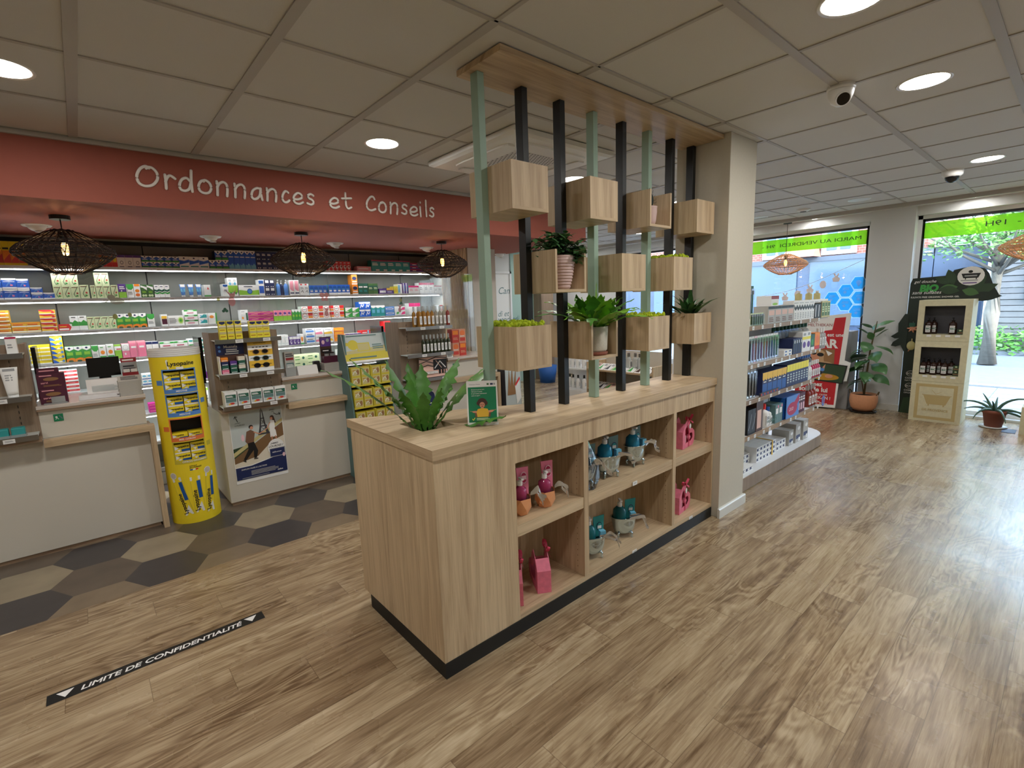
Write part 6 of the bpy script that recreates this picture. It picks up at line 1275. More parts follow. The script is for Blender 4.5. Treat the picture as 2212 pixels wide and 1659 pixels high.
# ================================================================== floor sticker
t = thing('floor_sticker', 'black floor strip with white words LIMITE DE CONFIDENTIALITÉ', 'floor sticker', (.11, 2.71, .0005))
mb = MB(); mb.face([(-.315, 2.677, .0009), (.535, 2.677, .0009), (.535, 2.752, .0009), (-.315, 2.752, .0009)], 'kick_black')
mb.art((-.315, 2.677, .0009), (.85, 0, 0), (0, .075, 0), (0, 0, 1), [('p', [(.035, .82), (.105, .82), (.07, .2)], 'W'), ('p', [(.895, .82), (.965, .82), (.93, .2)], 'W'), ('U', .13, .22, .75, .56, 'LIMITE DE CONFIDENTIALITÉ', .25, .025, 'W')], 1, .0004); mb.build('strip', t)
# ================================================================== gondola right of the pillar
GY = 1.68
g = thing('gondola', 'long shelf gondola with wooden shelf edges running from the pillar towards the windows', 'shelf unit', (4.8, 1.9, 0))
def gshape(x0, x1, y0, y1, r):   # plan outline with a rounded right end
    pts = [(x0, y0), (x1-r, y0)]+[(x1-r+r*math.sin(a*math.pi/12), y0+r-r*math.cos(a*math.pi/12)) for a in range(1, 7)]+[(x1, y1), (x0, y1)]
    return pts
mb = MB(); mb.prism(gshape(3.72, 5.95, GY, 2.38, .30), 'z', .008, .12, 'taupe_z'); mb.build('base', g); mb = MB(); mb.prism(gshape(3.73, 5.94, GY+.01, 2.37, .29), 'z', 0, .008, 'kick_black'); mb.build('base_joint', g)
mb = MB(); mb.prism(gshape(3.722, 5.945, GY+.005, 2.375, .295), 'z', .12, .123, 'white_metal'); mb.build('base_top', g)
mb = MB(); mb.box(3.72, 5.2, 2.03, 2.05, .1235, 1.42, 'white_metal'); mb.build('back_board', g)
for x in (3.72, 5.2): mb = MB(); mb.box(x, x+.03, 2.022, 2.058, .1235, 1.45, 'steel'); mb.build('upright', g)
GS = [(1.345, 5.78), (1.043, 5.78), (.757, 5.72), (.462, 5.60)]
for z, xe in GS:
    mb = MB(); mb.box(3.72, 5.35, GY+.005, 2.03, z-.018, z, 'white_metal'); mb.prism(gshape(5.35, xe, GY+.01, 2.03, .12), 'z', z-.010, z, 'plastic_clear'); mb.build('shelf_board', g)
    mb = MB(); mb.box(3.72, 5.35, GY-.012, GY+.005, z-.028, z+.004, 'taupe_x'); mb.build('wood_edge', g)
    r_ = random.Random(int(z*100)); x = 3.9
    while x < 5.5:
        mb = MB(); mb.box(x, x+.035, GY-.0155, GY-.0135, z-.024, z+.004, 'white_plastic'); mb.art((x, GY-.0155, z-.024), (.035, 0, 0), (0, 0, .028), (0, -1, 0), [('L', .2, .3, .8, .7, 2, 'S')]); mb.build('price_label', g); x += r_.choice([.12, .17, .23])
# cartons on the gondola : x0, x1, n, stack, height, design, name, label
DS.update({'bei': ('I', [('r', 0, .85, 1, 1, 'K'), ('r', .1, .5, .9, .78, 'Q'), ('L', .15, .1, .8, .4, 3, 's')]), 'wtb': ('W', [('p', [(0, .98), (.5, .8), (1, .98), (1, .74), (.5, .6), (0, .74)], 'K'), ('L', .2, .1, .8, .5, 4, 'S')]), 'blk': ('K', [('r', .2, .1, .4, .9, 'W')]), 'olv': ('p', [('r', .1, .1, .9, .9, 'm'), ('L', .2, .3, .8, .7, 3, 'E')]),
 'wbd': ('W', [('r', .1, .2, .9, .4, 'S')]), 'rwh': ('W', [('r', 0, .68, 1, 1, 'q'), ('e', .5, .2, .35, .12, 'L'), ('r', .15, .4, .85, .62, 'W')]),
 'smw': ('W', [('e', .5, .5, .25, .25, 'n')]), 'nvb': ('N', [('r', .15, .1, .5, .9, 'K'), ('r', .6, .7, .9, .9, 'W')]), 'ypp': ('W', [('r', 0, .62, 1, .76, 'b'), ('e', .5, .36, .36, .16, 'V'), ('r', .2, .82, .8, .95, 'S')]), 'grn': ('D', [('e', .4, .5, .3, .2, 'G'), ('r', 0, 0, 1, .2, 'W')]), 'orn': ('O', [('e', .5, .6, .35, .25, 'l'), ('r', 0, 0, 1, .22, 'R')]),
 'ynb': ('N', [('p', [(0, 1), (1, 1), (1, .72), (.8, .64), (.5, .72), (.2, .64), (0, .72)], 'k'), ('r', .05, .05, .95, .5, 'n'), ('L', .2, .55, .8, .62, 1, 'W')]), 'ync': ('N', [('r', 0, .68, 1, 1, 'b'), ('L', .2, .15, .8, .6, 4, 'i')]),
 'drk': ('K', [('s', [(.2, .2), (.7, .5), (.9, .8)], .1, 'S')]), 'pdk': ('X', [('r', .15, .1, .75, .7, 'Q')]), 'tlc': ('J', [('r', .15, .5, .8, .8, 'W'), ('r', .6, .82, .9, .95, 'P')]), 'blx': ('n', [('L', .1, .2, .9, .8, 3, 'B')]), 'pro': ('U', [('e', .45, .4, .4, .3, 'C'), ('p', [(.5, .6), (.95, 1), (1, .7), (.8, .5)], 'C'), ('T', .2, .32, .16, 'DUO', .3, .02, 'r')]),
 'prp': ('Z', [('r', .2, .15, .8, .5, 'r'), ('L', .1, .6, .9, .85, 2, 'W')]), 'flt': ('W', [('r', .1, .25, .9, .75, 'N'), ('r', .55, .3, .88, .7, 'W')]), 'gry': ('I', [('r', .1, .2, .9, .4, 'N'), ('e', .6, .75, .25, .1, 'W'), ('r', .6, .05, .9, .25, 'W')])})
GR = [(4.247, 4.787, 4, 1, .145, 1.3455, 'bei', 'cream_carton', 'beige carton with black lid band, top shelf of the gondola'), (5.315, 5.485, 2, 1, .14, 1.3455, 'blk', 'cream_carton', 'black carton with white strip, top shelf of the gondola'),
 (5.504, 5.748, 3, 1, .16, 1.3455, 'olv', 'cream_carton', 'olive green carton at the right end of the top gondola shelf'), (4.297, 4.45, 1, 1, .085, 1.4915, 'rwh', 'wipes_carton', 'white and dark red carton on top of the beige cartons'),
 (4.62, 4.80, 2, 2, .055, 1.0435, 'smw', 'floss_carton', 'small white carton with blue dot, second gondola shelf'), (4.82, 5.03, 4, 1, .14, 1.0435, 'nvb', 'toothpaste_carton', 'dark navy carton, second gondola shelf'), (5.039, 5.255, 2, 1, .187, 1.0435, 'ypp', 'toothpaste_carton', 'white carton with yellow band and purple oval, second gondola shelf'),
 (5.262, 5.361, 1, 1, .152, 1.0435, 'grn', 'toothpaste_carton', 'green carton beside the orange carton, second gondola shelf'), (5.365, 5.50, 1, 1, .16, 1.0435, 'orn', 'toothpaste_carton', 'orange carton beside the green carton, second gondola shelf'),
 (4.20, 4.705, 5, 1, .19, .7575, 'ynb', 'toothpaste_carton', 'navy carton with scalloped yellow top, third gondola shelf'), (4.712, 5.24, 8, 1, .20, .7575, 'ync', 'toothpaste_carton', 'narrow navy and yellow carton, third gondola shelf'),
 (3.958, 4.10, 2, 1, .21, .4625, 'drk', 'razor_carton', 'tall black carton next to the pillar, fourth gondola shelf'), (4.11, 4.24, 1, 1, .26, .4625, 'pdk', 'razor_carton', 'tall dark brown and salmon carton, fourth gondola shelf'),
 (4.50, 4.66, 2, 1, .165, .4625, 'tlc', 'denture_carton', 'grey teal carton with white panel, fourth gondola shelf'), (4.68, 5.0, 2, 2, .20, .4625, 'blx', 'denture_carton', 'blue carton in the big block, fourth gondola shelf'), (5.024, 5.20, 3, 1, .19, .4625, 'prp', 'denture_carton', 'dark purple and white carton, fourth gondola shelf')]
def gfill(x0, x1, n, st, hh, z, key, nm_, lab, y=GY+.012, dp=.12):
    w_ = (x1-x0)/n
    for i in range(n):
        for j in range(st): carton(nm_, key, x0+w_*(i+.5), y, z+j*hh/st, w_-.002, dp, hh/st-.0005, lab, lab.split(',')[0]+' group' if n*st > 1 else None)
for a in GR: gfill(*a)
gfill(4.80, 5.70, 7, 1, .032, 1.4935, 'wbd', 'flat_carton', 'flat white carton lying over the white and black cartons, top of the gondola', GY+.02, .09)
gfill(4.80, 5.30, 8, 1, .148, 1.3455, 'wtb', 'cream_carton', 'slim white carton with black chevron, top shelf of the gondola')
carton('promo_card', 'pro', 4.85, GY-.006, .4665, .30, .006, .20, 'blue and crimson promotion card before the blue cartons, fourth gondola shelf', None)
# flat blocks on the base
for (x0, x1, nx, ny, st, hh, y0, l) in ((3.80, 4.16, 5, 2, 1, .045, GY+.04, 'flat white and navy carton nearest the pillar on the gondola base'), (3.95, 4.32, 5, 2, 2, .09, GY+.14, 'flat white and navy carton, two high, second block on the gondola base'), (4.34, 4.76, 6, 2, 3, .135, GY+.09, 'flat white and navy carton, three high, middle block on the gondola base'), (4.80, 5.02, 3, 2, 2, .09, GY+.10, 'flat white and navy carton, right block on the gondola base')):
    w_ = (x1-x0)/nx
    for i in range(nx):
        for j in range(ny):
            for k in range(st): carton('compress_carton', 'flt', x0+w_*(i+.5), y0+.10*j, .1235+k*hh/st, w_-.002, .098, hh/st-.0005, l, l)
for i, (x, w_, hh) in enumerate(((5.10, .11, .15), (5.25, .13, .19), (5.42, .13, .2))): carton('compress_carton', 'gry', x, GY+.08-.01*i, .1235, w_, .16, hh, 'big grey carton on the rounded end of the gondola base, %s' % ['left', 'middle', 'right'][i], None)
# elastic yellow bands around blocks
for x, y0, y1, zt in ((4.66, GY+.088, GY+.292, .26), (4.13, GY+.138, GY+.342, .215)):
    mb = MB(); mb.box(x, x+.02, y0-.003, y0-.001, .125, zt, 'print_k'); mb.box(x, x+.02, y0-.003, y1, zt, zt+.002, 'print_k'); mb.build('price_banner', label='yellow band wrapped over the %s block on the gondola base' % ('middle' if x > 4.5 else 'second'), cat='band')
# hanging toothbrushes
def blister(x, y, z, w_, h, cc_, lab, grp, nm_='toothbrush_pack'):
    t = thing(nm_, lab, 'toothbrush', (x, y, z), grp)
    mb = MB(); mb.box(x-w_/2, x+w_/2, y+.004, y+.006, z, z+h, 'print_'+cc_[0]); mb.build('backing_card', t)
    mb = MB(); mb.tube([(x, y, z+h*.12), (x, y, z+h*.85)], [.0045, .003], 'print_'+cc_[1], 6); mb.box(x-.005, x+.005, y-.008, y, z+h*.74, z+h*.86, 'print_W'); mb.build('toothbrush', t)
    mb = MB(); mb.box(x-w_*.4, x+w_*.4, y-.010, y+.003, z+h*.06, z+h*.92, 'cello'); mb.build('clear_blister', t)
bc = [('W', 'D', 'green'), ('W', 'P', 'pink'), ('r', 'O', 'salmon'), ('W', 'V', 'violet'), ('W', 'M', 'magenta'), ('W', 'k', 'yellow'), ('W', 'R', 'red'), ('W', 'N', 'navy'), ('W', 'B', 'blue'), ('W', 'T', 'teal'), ('W', 'G', 'mint green')]
for i, (a, b, n_) in enumerate(bc): blister(3.985+.052*i, GY+.03, 1.0435, .046, .22, (a, b), '%s toothbrush in clear pack, %s from the pillar on the second gondola shelf' % (n_, ['first', 'second', 'third', 'fourth', 'fifth', 'sixth', 'seventh', 'eighth', 'ninth', 'tenth', 'eleventh'][i]), 'toothbrush packs on the second gondola shelf')
for i in range(3): blister(3.985+.055*i, GY+.03, .7575, .05, .24, ('I', 'K'), 'black toothbrush in clear pack, third gondola shelf by the pillar', 'black toothbrush packs')
for i in range(6): blister(3.99+.04*i, GY+.03, 1.3455, .036, .10, ('E', 'm'), 'short interdental brush pack, top gondola shelf by the pillar', 'interdental brush packs', 'brush_pack')
for i in range(3): blister(3.99+.045*i, GY+.07, 1.4, .04, .26, ('D', 'G'), 'green hanging pack at the top of the gondola beside the pillar', 'green hanging packs', 'hanging_pack')
DS['sma'] = ('d', [('r', .1, .3, .5, .8, 'f'), ('r', .6, .2, .9, .7, 'n')]); gfill(4.14, 4.52, 6, 1, .03, .7575, 'sma', 'travel_pack', 'small dark travel pack lying before the yellow topped cartons, third gondola shelf', GY-.004+.002, .012)
# bottles on the gondola
def bline(x0, n, dx, y, z, r, h, m, cap, lab, grp, pump=False, ops=[('L', .1, .2, .9, .8, 3, 'S')]):
    b = bottle('mouthwash_bottle', x0, y, z, r, h, m, cap, lab, 'bottle', grp, ops, pump=pump)
    for i in range(1, n): dup(b, (x0+dx*i, y, z))
bline(4.86, 10, .088, GY+.20, 1.0435, .036, .27, 'plastic_clear', 'print_D', 'clear mouthwash bottle with dark teal cap behind the cartons, second gondola shelf', 'teal capped bottles')
bline(5.56, 3, .07, GY+.05, 1.0435, .03, .20, 'plastic_clear', 'white_plastic', 'clear bottle with pale label at the end of the second gondola shelf', 'clear bottles at the shelf end')
bline(5.27, 3, .05, GY+.045, .7575, .022, .16, 'print_W', 'white_plastic', 'small white bottle with cap, third gondola shelf', 'small white bottles')
bline(5.42, 4, .055, GY+.045, .7575, .025, .17, 'print_C', 'white_plastic', 'crimson bottle with white cap, third gondola shelf', 'crimson bottles')
bline(5.30, 6, .065, GY+.14, .7575, .03, .24, 'plastic_clear', 'print_U', 'tall clear bottle with blue cap behind the crimson bottles, third gondola shelf', 'blue capped bottles')
bline(5.40, 3, .075, GY+.06, .4625, .032, .22, 'liquid_red', 'plastic_clear', 'dark red mouthwash bottle, end of the fourth gondola shelf', 'dark red bottles', ops=[('L', .1, .2, .9, .8, 3, 'q')])
bottle('mouthwash_bottle', 4.33, GY+.05, .4625, .045, .21, 'print_W', 'print_R', 'white bottle with big red cap, fourth gondola shelf', 'bottle', None, [('T', .1, .2, .3, 'PAROGENCYL', 0, .02, 'D'), ('L', .1, .6, .9, .9, 2, 'K')])
bottle('mouthwash_bottle', 4.43, GY+.05, .4625, .032, .165, 'print_W', 'print_n', 'smaller white bottle with blue cap beside the red capped bottle', 'bottle', None, [('L', .1, .2, .9, .8, 3, 'K')])
for i, x in enumerate((5.02, 5.28, 5.5)): bottle('small_bottle', x, GY+.06, 1.526, .03, .085, 'print_p', 'white_plastic', 'small olive and white bottle on top of the gondola, %s' % ['left', 'middle', 'right'][i], 'bottle', None, None)
t = thing('shelf_talker', 'round purple and blue shelf flag at the end of the fourth gondola shelf', 'sign', (5.60, GY-.02, .42)); mb = MB(); c_ = (5.62, GY-.02, .50); mb.face([(c_[0]+.045*math.cos(a*.3927), c_[1], c_[2]+.06*math.sin(a*.3927)) for a in range(16)], 'print_V'); mb.face([(c_[0]+.036*math.cos(a*.3927), c_[1]-.001, c_[2]+.05*math.sin(a*.3927)) for a in range(16)], 'print_U'); mb.face([(c_[0]-.012, c_[1]-.002, c_[2]-.03), (c_[0]+.012, c_[1]-.002, c_[2]-.03), (c_[0]+.012, c_[1]-.002, c_[2]+.03), (c_[0]-.012, c_[1]-.002, c_[2]+.03)], 'print_q'); mb.build('flag', t); mb = MB(); mb.tube([(5.60, GY-.01, .46), (5.61, GY-.018, .46)], .003, 'plastic_clear', 5); mb.build('clip', t)
t = thing('cable_tag', 'white cord with tags hanging on the gondola end beside the pillar', 'tag', (3.74, 1.66, 1.72)); mb = MB(); mb.tube([(3.722, 1.64, 1.90), (3.724, 1.63, 1.86), (3.722, 1.64, 1.82), (3.725, 1.64, 1.74)], .002, 'white_plastic', 5); mb.build('cord', t); mb = MB(); mb.box(3.7195, 3.731, 1.62, 1.655, 1.79, 1.825, 'grey_plastic'); mb.build('hook', t); mb = MB(); mb.box(3.7195, 3.7225, 1.615, 1.65, 1.66, 1.74, 'print_W'); mb.build('paper_tag', t)

# ================================================================== window side
# red dog poster stand
t = thing('cardboard_stand', 'red and white cardboard stand with two dog pictures near the window', 'display stand', (7.62, 2.35, 0))
o = Vector((7.62, 2.62, 0)); ux = Vector((.0, -.60, 0)); nrm = (-1, 0, 0)
out = [(0, 0), (.86, .02), (.90, .30), (1.05, .31), (1.10, .50), (.98, .52), (1.04, 1), (0, .94)]
mb = MB(); P = lambda a, b, d=0: (7.62+d, 2.62-.60*a, 1.31*b)
n_ = len(out); mb.add([P(a, b) for a, b in out]+[P(a, b, .012) for a, b in out], [tuple(range(n_)), tuple(range(n_, 2*n_))[::-1]]+[(i, (i+1) % n_, n_+(i+1) % n_, n_+i) for i in range(n_)], 'print_W')
mb.art(P(0, 0), (0, -.60, 0), (0, 0, 1.31), nrm, [('p', [(0, .03), (.83, .05), (.87, .44), (.95, .96), (.74, .95), (.70, .83), (0, .78)], 'red_card'), ('T', .2, .90, .028, 'SENT', 0, 0, 'q'), ('T', .2, .865, .028, 'MELTHEKAN', 0, 0, 'q'), ('T', .12, .76, .038, 'Un animal est une', 0, .02, 'W'), ('T', .2, .64, .095, 'STAR', 0, .04, 'W'),
 ('r', .1, .43, .78, .63, 'e'), ('e', .42, .53, .22, .10, 'F'), ('e', .34, .52, .14, .07, 't'), ('e', .27, .515, .06, .035, 'K'), ('e', .5, .57, .07, .02, 'K'), ('e', .36, .585, .06, .018, 'K'), ('e', .66, .54, .09, .08, 'e'), ('e', .6, .46, .18, .04, 'F'), ('p', [(.6, .62), (.74, .59), (.66, .56)], 'W'),
 ('p', [(.2, .30), (.98, .28), (1.05, .47), (.25, .50)], 'K'), ('p', [(.22, .31), (.96, .29), (1.02, .46), (.26, .485)], 'v'), ('e', .6, .34, .30, .035, 'u'), ('e', .5, .41, .10, .05, 'd'), ('p', [(.40, .44), (.38, .485), (.47, .45)], 't'), ('p', [(.56, .44), (.62, .475), (.60, .42)], 't'), ('e', .46, .42, .045, .018, 'U'), ('e', .56, .415, .045, .018, 'U'), ('e', .5, .385, .05, .022, 'K'), ('e', .36, .36, .08, .02, 't'), ('e', .7, .35, .08, .02, 't'),
 ('T', .22, .235, .045, 'Prenez', 0, .03, 'W'), ('T', .10, .175, .05, 'soin de lui', 0, .03, 'W'), ('T', .3, .14, .025, 'avec la carte', 0, 0, 'W'), ('T', .12, .10, .032, 'FIDELTHEKAN !', 0, .02, 'W'), ('L', .2, .05, .55, .09, 4, 'W'), ('T', .55, .045, .022, 'Pierre', 0, .02, 'W')], 1, .0006)
mb.build('printed_panel', t)
mb = MB(); mb.add([P(.3, 0, .012), P(.7, 0, .012), P(.6, .9, .012), P(.4, .9, .012), P(.3, 0, .28), P(.7, 0, .28)], [(0, 3, 4), (1, 5, 2), (3, 2, 5, 4)], 'grey_plastic'); mb.build('rear_strut', t)
# grey reflective bin behind it
mb = MB(); mb.box(7.74, 8.02, 2.0, 2.28, 0, 1.06, 'grey_plastic'); mb.build('grey_box', label='tall grey box standing between the red poster and the window', cat='box', bevel=.004)
# rubber plant
px, py = 7.72, 1.81
t = thing('rubber_plant', 'tall rubber plant in a round terracotta pot beside the window column', 'plant', (px, py, 0))
mb = MB(); mb.lathe([(.0001, 0), (.145, 0), (.16, .022), (.15, .026), (.0001, .02)], (px, py, 0), 28, 'screen_black'); mb.build('saucer', t)
mb = MB(); mb.lathe([(.0001, .022), (.10, .022), (.14, .07), (.158, .15), (.155, .22), (.146, .245), (.135, .245), (.14, .21), (.0001, .21)], (px, py, 0), 32, 'terracotta'); mb.build('pot', t)
for s_ in (-1, 1):
    mb = MB(); mb.tube(smooth([(px+.05, py+s_*.145, .235), (px+.03, py+s_*.158, .275), (px-.02, py+s_*.162, .285), (px-.05, py+s_*.148, .24)], 5), .006, 'stem', 6); mb.build('rope_handle', t)
mb = MB(); mb.lathe([(.0001, .215), (.138, .215)], (px, py, 0), 20, 'soil'); mb.build('soil', t)
mb = MB(); mb.tube([(px, py, .21), (px+.01, py-.01, .5), (px-.01, py-.03, .8), (px, py-.06, 1.06), (px, py-.08, 1.2)], [.014, .012, .01, .008, .005], 'stem', 8); mb.tube([(px, py, .21), (px, py+.04, .45), (px+.01, py+.02, .7)], .006, 'stem', 6); mb.build('stem', t)
mb = MB(); r_ = random.Random(8)
for k in range(24):
    z = .42+.031*k; az = k*2.4; up = k > 16
    L = .27 if not up else .21; el = D2(2) if not up else D2(52-(k-16)*3); dr = D2(78) if not up else D2(36)
    w_ = .082 if not up else .042
    az = az if not (math.cos(az) > .3 and not up) else az+math.pi*.75
    if z > 1.12: z = 1.12+.015*(k-22)
    blade(mb, (px+.012*math.cos(az), py-.06*(z-.2)+.012*math.sin(az), z), az, L, el, dr, w_, 'leaf_rubber', 12, .01, .12, r_, tip=.8, pet=.12, twist=r_.uniform(-.7, .7))
mb.build('foliage', t)
# organic shower gel display: black header panel and kraft tower
t = thing('display_board', 'black and green leaf shaped display panel reading gel douche BIO beside the window', 'display panel', (8.0, 1.2, 0))
P = lambda y, z, d=0: (7.985+d, y, z)
out = [(1.48, 0), (1.48, 1.30), (1.475, 1.66), (1.455, 1.72), (1.10, 1.74), (1.07, 1.80), (.98, 1.82), (.90, 1.83), (.80, 1.80), (.76, 1.74), (.72, 1.62), (.66, 1.50), (.72, 1.44), (.95, 1.45), (1.28, 1.45), (1.28, 0)]
mb = MB(); n_ = len(out); mb.add([P(*q) for q in out]+[P(*q, .008) for q in out], [tuple(range(n_))[::-1], tuple(range(n_, 2*n_))]+[(i, n_+i, n_+(i+1) % n_, (i+1) % n_) for i in range(n_)], 'print_g')
A0 = dict(o=(7.985, 1.5, 0), ux=(0, -1.0, 0), uy=(0, 0, 2.0), n=(-1, 0, 0))
def leaf2(cy_, cz_, L, w_, ang, m): 
    q = []
    for i in range(9): u = i/8; q.append((u*L, w_*math.sin(math.pi*u)))
    for i in range(7, 0, -1): u = i/8; q.append((u*L, -w_*math.sin(math.pi*u)))
    return ('p', [((1.5-(cy_))+(a*math.cos(ang)-b*math.sin(ang)), (cz_+(a*math.sin(ang)+b*math.cos(ang)))/2) for a, b in q], m)
mb.art(A0['o'], A0['ux'], A0['uy'], A0['n'], [('T', .06, .825, .022, 'gel douche', .35, 0, 'W'), ('T', .12, .775, .045, 'BIO', .1, .06, 'G'), ('T', .05, .762, .02, 'sans sulfates', .35, 0, 'W'), ('T', .04, .738, .0095, 'SULFATE FREE ORGANIC SHOWER GEL', 0, .01, 'W'),
 ('e', .115, .26, .05, .018, 'W'), ('e', .115, .26, .046, .016, 'g'), ('T', .075, .253, .012, 'ECO', 0, .01, 'W'), ('T', .06, .225, .011, 'COSMOS', 0, .01, 'W'), ('T', .06, .21, .009, 'NATURAL', 0, 0, 'W'), ('e', .115, .18, .05, .018, 'W'), ('e', .115, .18, .046, .016, 'g'), ('T', .075, .173, .012, 'ECO', 0, .01, 'W'), ('T', .06, .145, .011, 'COSMOS', 0, .01, 'W'), ('T', .06, .13, .009, 'ORGANIC', 0, 0, 'W'),
 ('p', [(.03, 0), (.06, .1), (.16, .11), (.2, .05), (.2, 0)], 'v')], 1, .0008)
mb.build('panel', t)
mb = MB(); mb.art((7.985-.006, 1.5, 0), A0['ux'], A0['uy'], A0['n'], [leaf2(1.10, 1.64, .16, .04, 2.6, 'v'), leaf2(1.06, 1.62, .2, .05, 1.9, 'v'), leaf2(1.02, 1.60, .18, .05, 3.3, 'm'), leaf2(1.0, 1.55, .2, .05, 3.0, 'v'), leaf2(.95, 1.50, .3, .06, .4, 'v'), leaf2(.95, 1.48, .32, .055, .0, 'g'), leaf2(.95, 1.5, .28, .055, .9, 'v'), leaf2(.98, 1.56, .16, .045, -.3, 'm'), ('e', .585, .86, .12, .055, 'W'), ('p', [(.50, .875), (.67, .875), (.65, .848), (.52, .848)], 'K'), ('L', .50, .84, .67, .83, 1, 'S'), ('r', .535, .84, .545, .848, 'K'), ('r', .63, .84, .64, .848, 'K'), ('e', .58, .885, .02, .008, 'K'), ('L', .52, .815, .66, .825, 1, 'V'), ('r', .53, .857, .64, .865, 'S')], 1, .0008); mb.build('leaf_header', t)
mb = MB(); q = [(1.50, 1.28), (1.56, 1.16), (1.555, 1.05), (1.63, .99), (1.585, .965), (1.54, .97), (1.60, .92), (1.62, .87), (1.57, .86), (1.52, .88), (1.48, .80), (1.46, .78), (1.46, 1.28)]
mb.add([(7.975, a, b) for a, b in q]+[(7.983, a, b) for a, b in q], [tuple(range(len(q)))[::-1], tuple(range(len(q), 2*len(q)))]+[(i, len(q)+i, len(q)+(i+1) % len(q), (i+1) % len(q)) for i in range(len(q))], 'print_g'); mb.build('side_leaf', t)
for z, l in ((1.10, 'upper'), (.88, 'lower')):
    o_ = thing('bath_sponge', '%s beige bath sponge hanging on the black display panel' % l, 'sponge', (7.94, 1.40, z-.05)); mb = MB()
    if l == 'upper':
        for k in range(7): a = k*.9; mb.tube([(7.945, 1.405, z), (7.945, 1.405+.055*math.cos(a), z+.055*math.sin(a))], [.02, .006], 'print_t', 6)
        mb.art((7.93, 1.44, z+.02), (0, -.06, 0), (0, .0, .05), (-1, 0, 0), [('r', 0, 0, 1, 1, 'D')])
    else: mb.ball((7.945, 1.405, z), .045, 'print_p', 12, 8, (.5, 1, 1.3)); mb.tube([(7.945, 1.40, z+.05), (7.945, 1.40, z+.09)], .006, 'print_p', 5); mb.tube([(7.945, 1.41, z-.04), (7.945, 1.43, z-.075)], [.012, .004], 'print_t', 5)
    mb.build('sponge_body', o_); mb = MB(); mb.tube([(7.975, 1.405, z+.08), (7.945, 1.405, z+.085), (7.945, 1.405, z+.06)], .003, 'steel', 5); mb.build('hook', o_)
kt = thing('kraft_display', 'kraft cardboard tower with two lit compartments of brown pump bottles', 'display stand', (7.8, 1.06, 0))
ky0, ky1, kx0, kx1 = .825, 1.305, 7.60, 8.0
KZ = [(.0, .488), (.49, .972), (.974, 1.455)]
mb = MB(); mb.box(kx0, kx1, ky0, ky1, KZ[0][0], KZ[0][1], 'kraft'); mb.art((kx0, ky1, 0), (0, -(ky1-ky0), 0), (0, 0, .488), (-1, 0, 0), [('r', .10, .06, .9, .94, 'kraft_print'), ('r', .17, .13, .83, .87, 'kraft'), ('p', [(.26, .66), (.78, .66), (.70, .44), (.34, .44)], 'kraft_print'), ('s', [(.24, .67), (.8, .67)], .015, 'kraft_print'), ('r', .36, .40, .39, .45, 'kraft_print'), ('r', .65, .40, .68, .45, 'kraft_print'), ('s', [(.42, .8), (.5, .7), (.6, .76)], .008, 'kraft_print'), ('U', .26, .27, .5, .06, 'DE PROVENCE', 0, .02, 'kraft_print')]); mb.build('base_box', kt)
for z0, z1 in KZ[1:]:
    mb = MB(); b_ = .065; x1_ = kx1
    mb.box(kx0, x1_, ky0, ky0+.02, z0, z1, 'kraft'); mb.box(kx0, x1_, ky1-.02, ky1, z0, z1, 'kraft'); mb.box(kx0, x1_, ky0+.02, ky1-.02, z0, z0+.08, 'kraft'); mb.box(kx0, x1_, ky0+.02, ky1-.02, z1-.05, z1, 'kraft'); mb.box(kx0+.17, kx0+.18, ky0+.02, ky1-.02, z0+.08, z1-.05, 'print_d')
    A_ = [(kx0, ky0, z0), (kx0, ky1, z0), (kx0, ky1, z1), (kx0, ky0, z1)]; B_ = [(kx0-.006, ky0+.06, z0+.08), (kx0-.006, ky1-.06, z0+.08), (kx0-.006, ky1-.06, z1-.07), (kx0-.006, ky0+.06, z1-.07)]
    mb.add(A_+B_, [(i, (i+1) % 4, 4+(i+1) % 4, 4+i) for i in range(4)], 'kraft'); C2 = [(kx0+.02, b, c) for a, b, c in B_]; mb.add(B_+C2, [(i, (i+1) % 4, 4+(i+1) % 4, 4+i) for i in range(4)], 'kraft'); mb.build('open_box', kt)
    for i in range(4): mb = MB(); y_ = ky1-.10-.085*i; mb.box(kx0-.010, kx0-.0075, y_-.045, y_, z0+.050, z0+.074, 'white_plastic'); mb.build('price_label', kt)
def gelb(x, y, z, lab, grp): return bottle('gel_bottle', x, y, z, .036, .20, 'amber_dark', 'screen_black', lab, 'bottle', grp, [('T', .1, .4, .3, 'BIO', 0, .04, 'D'), ('L', .1, .1, .9, .3, 2, 'S'), ('L', .1, .75, .9, .9, 1, 'S')], pump=True, rz=-math.pi/2)
b0 = gelb(7.66, 1.205, 1.0545, 'dark brown pump bottle, left pair in the upper compartment of the kraft tower', 'left pair of brown pump bottles, upper compartment')
dup(b0, (7.72, 1.165, 1.0545)); dup(b0, (7.66, .985, 1.0545), label='single brown pump bottle standing right of the middle, upper compartment of the kraft tower', group='brown pump bottles in the kraft tower')
for i, (x, y) in enumerate(((7.65, 1.215), (7.65, 1.12), (7.65, 1.02), (7.72, 1.18), (7.72, 1.08), (7.72, .97))): dup(b0, (x, y, .5705), label='brown pump bottle in the %s row of the lower kraft compartment' % ('front' if i < 3 else 'rear'), group='brown pump bottles in the lower compartment, %s row' % ('front' if i < 3 else 'rear'))
DS['grc'] = ('v', [('r', .1, .15, .9, .45, 'h'), ('e', .5, .75, .2, .12, 'E')])
for z, l, n_ in ((1.0545, 'upper', 1), (.5705, 'lower', 2)):
    for k in range(n_): carton('soap_carton', 'grc', 7.64, .915, z+.0605*k, .055, .06, .06, 'small dark green carton at the right of the %s kraft compartment' % l, 'green cartons in the %s compartment' % l if n_ > 1 else None, rz=-math.pi/2)
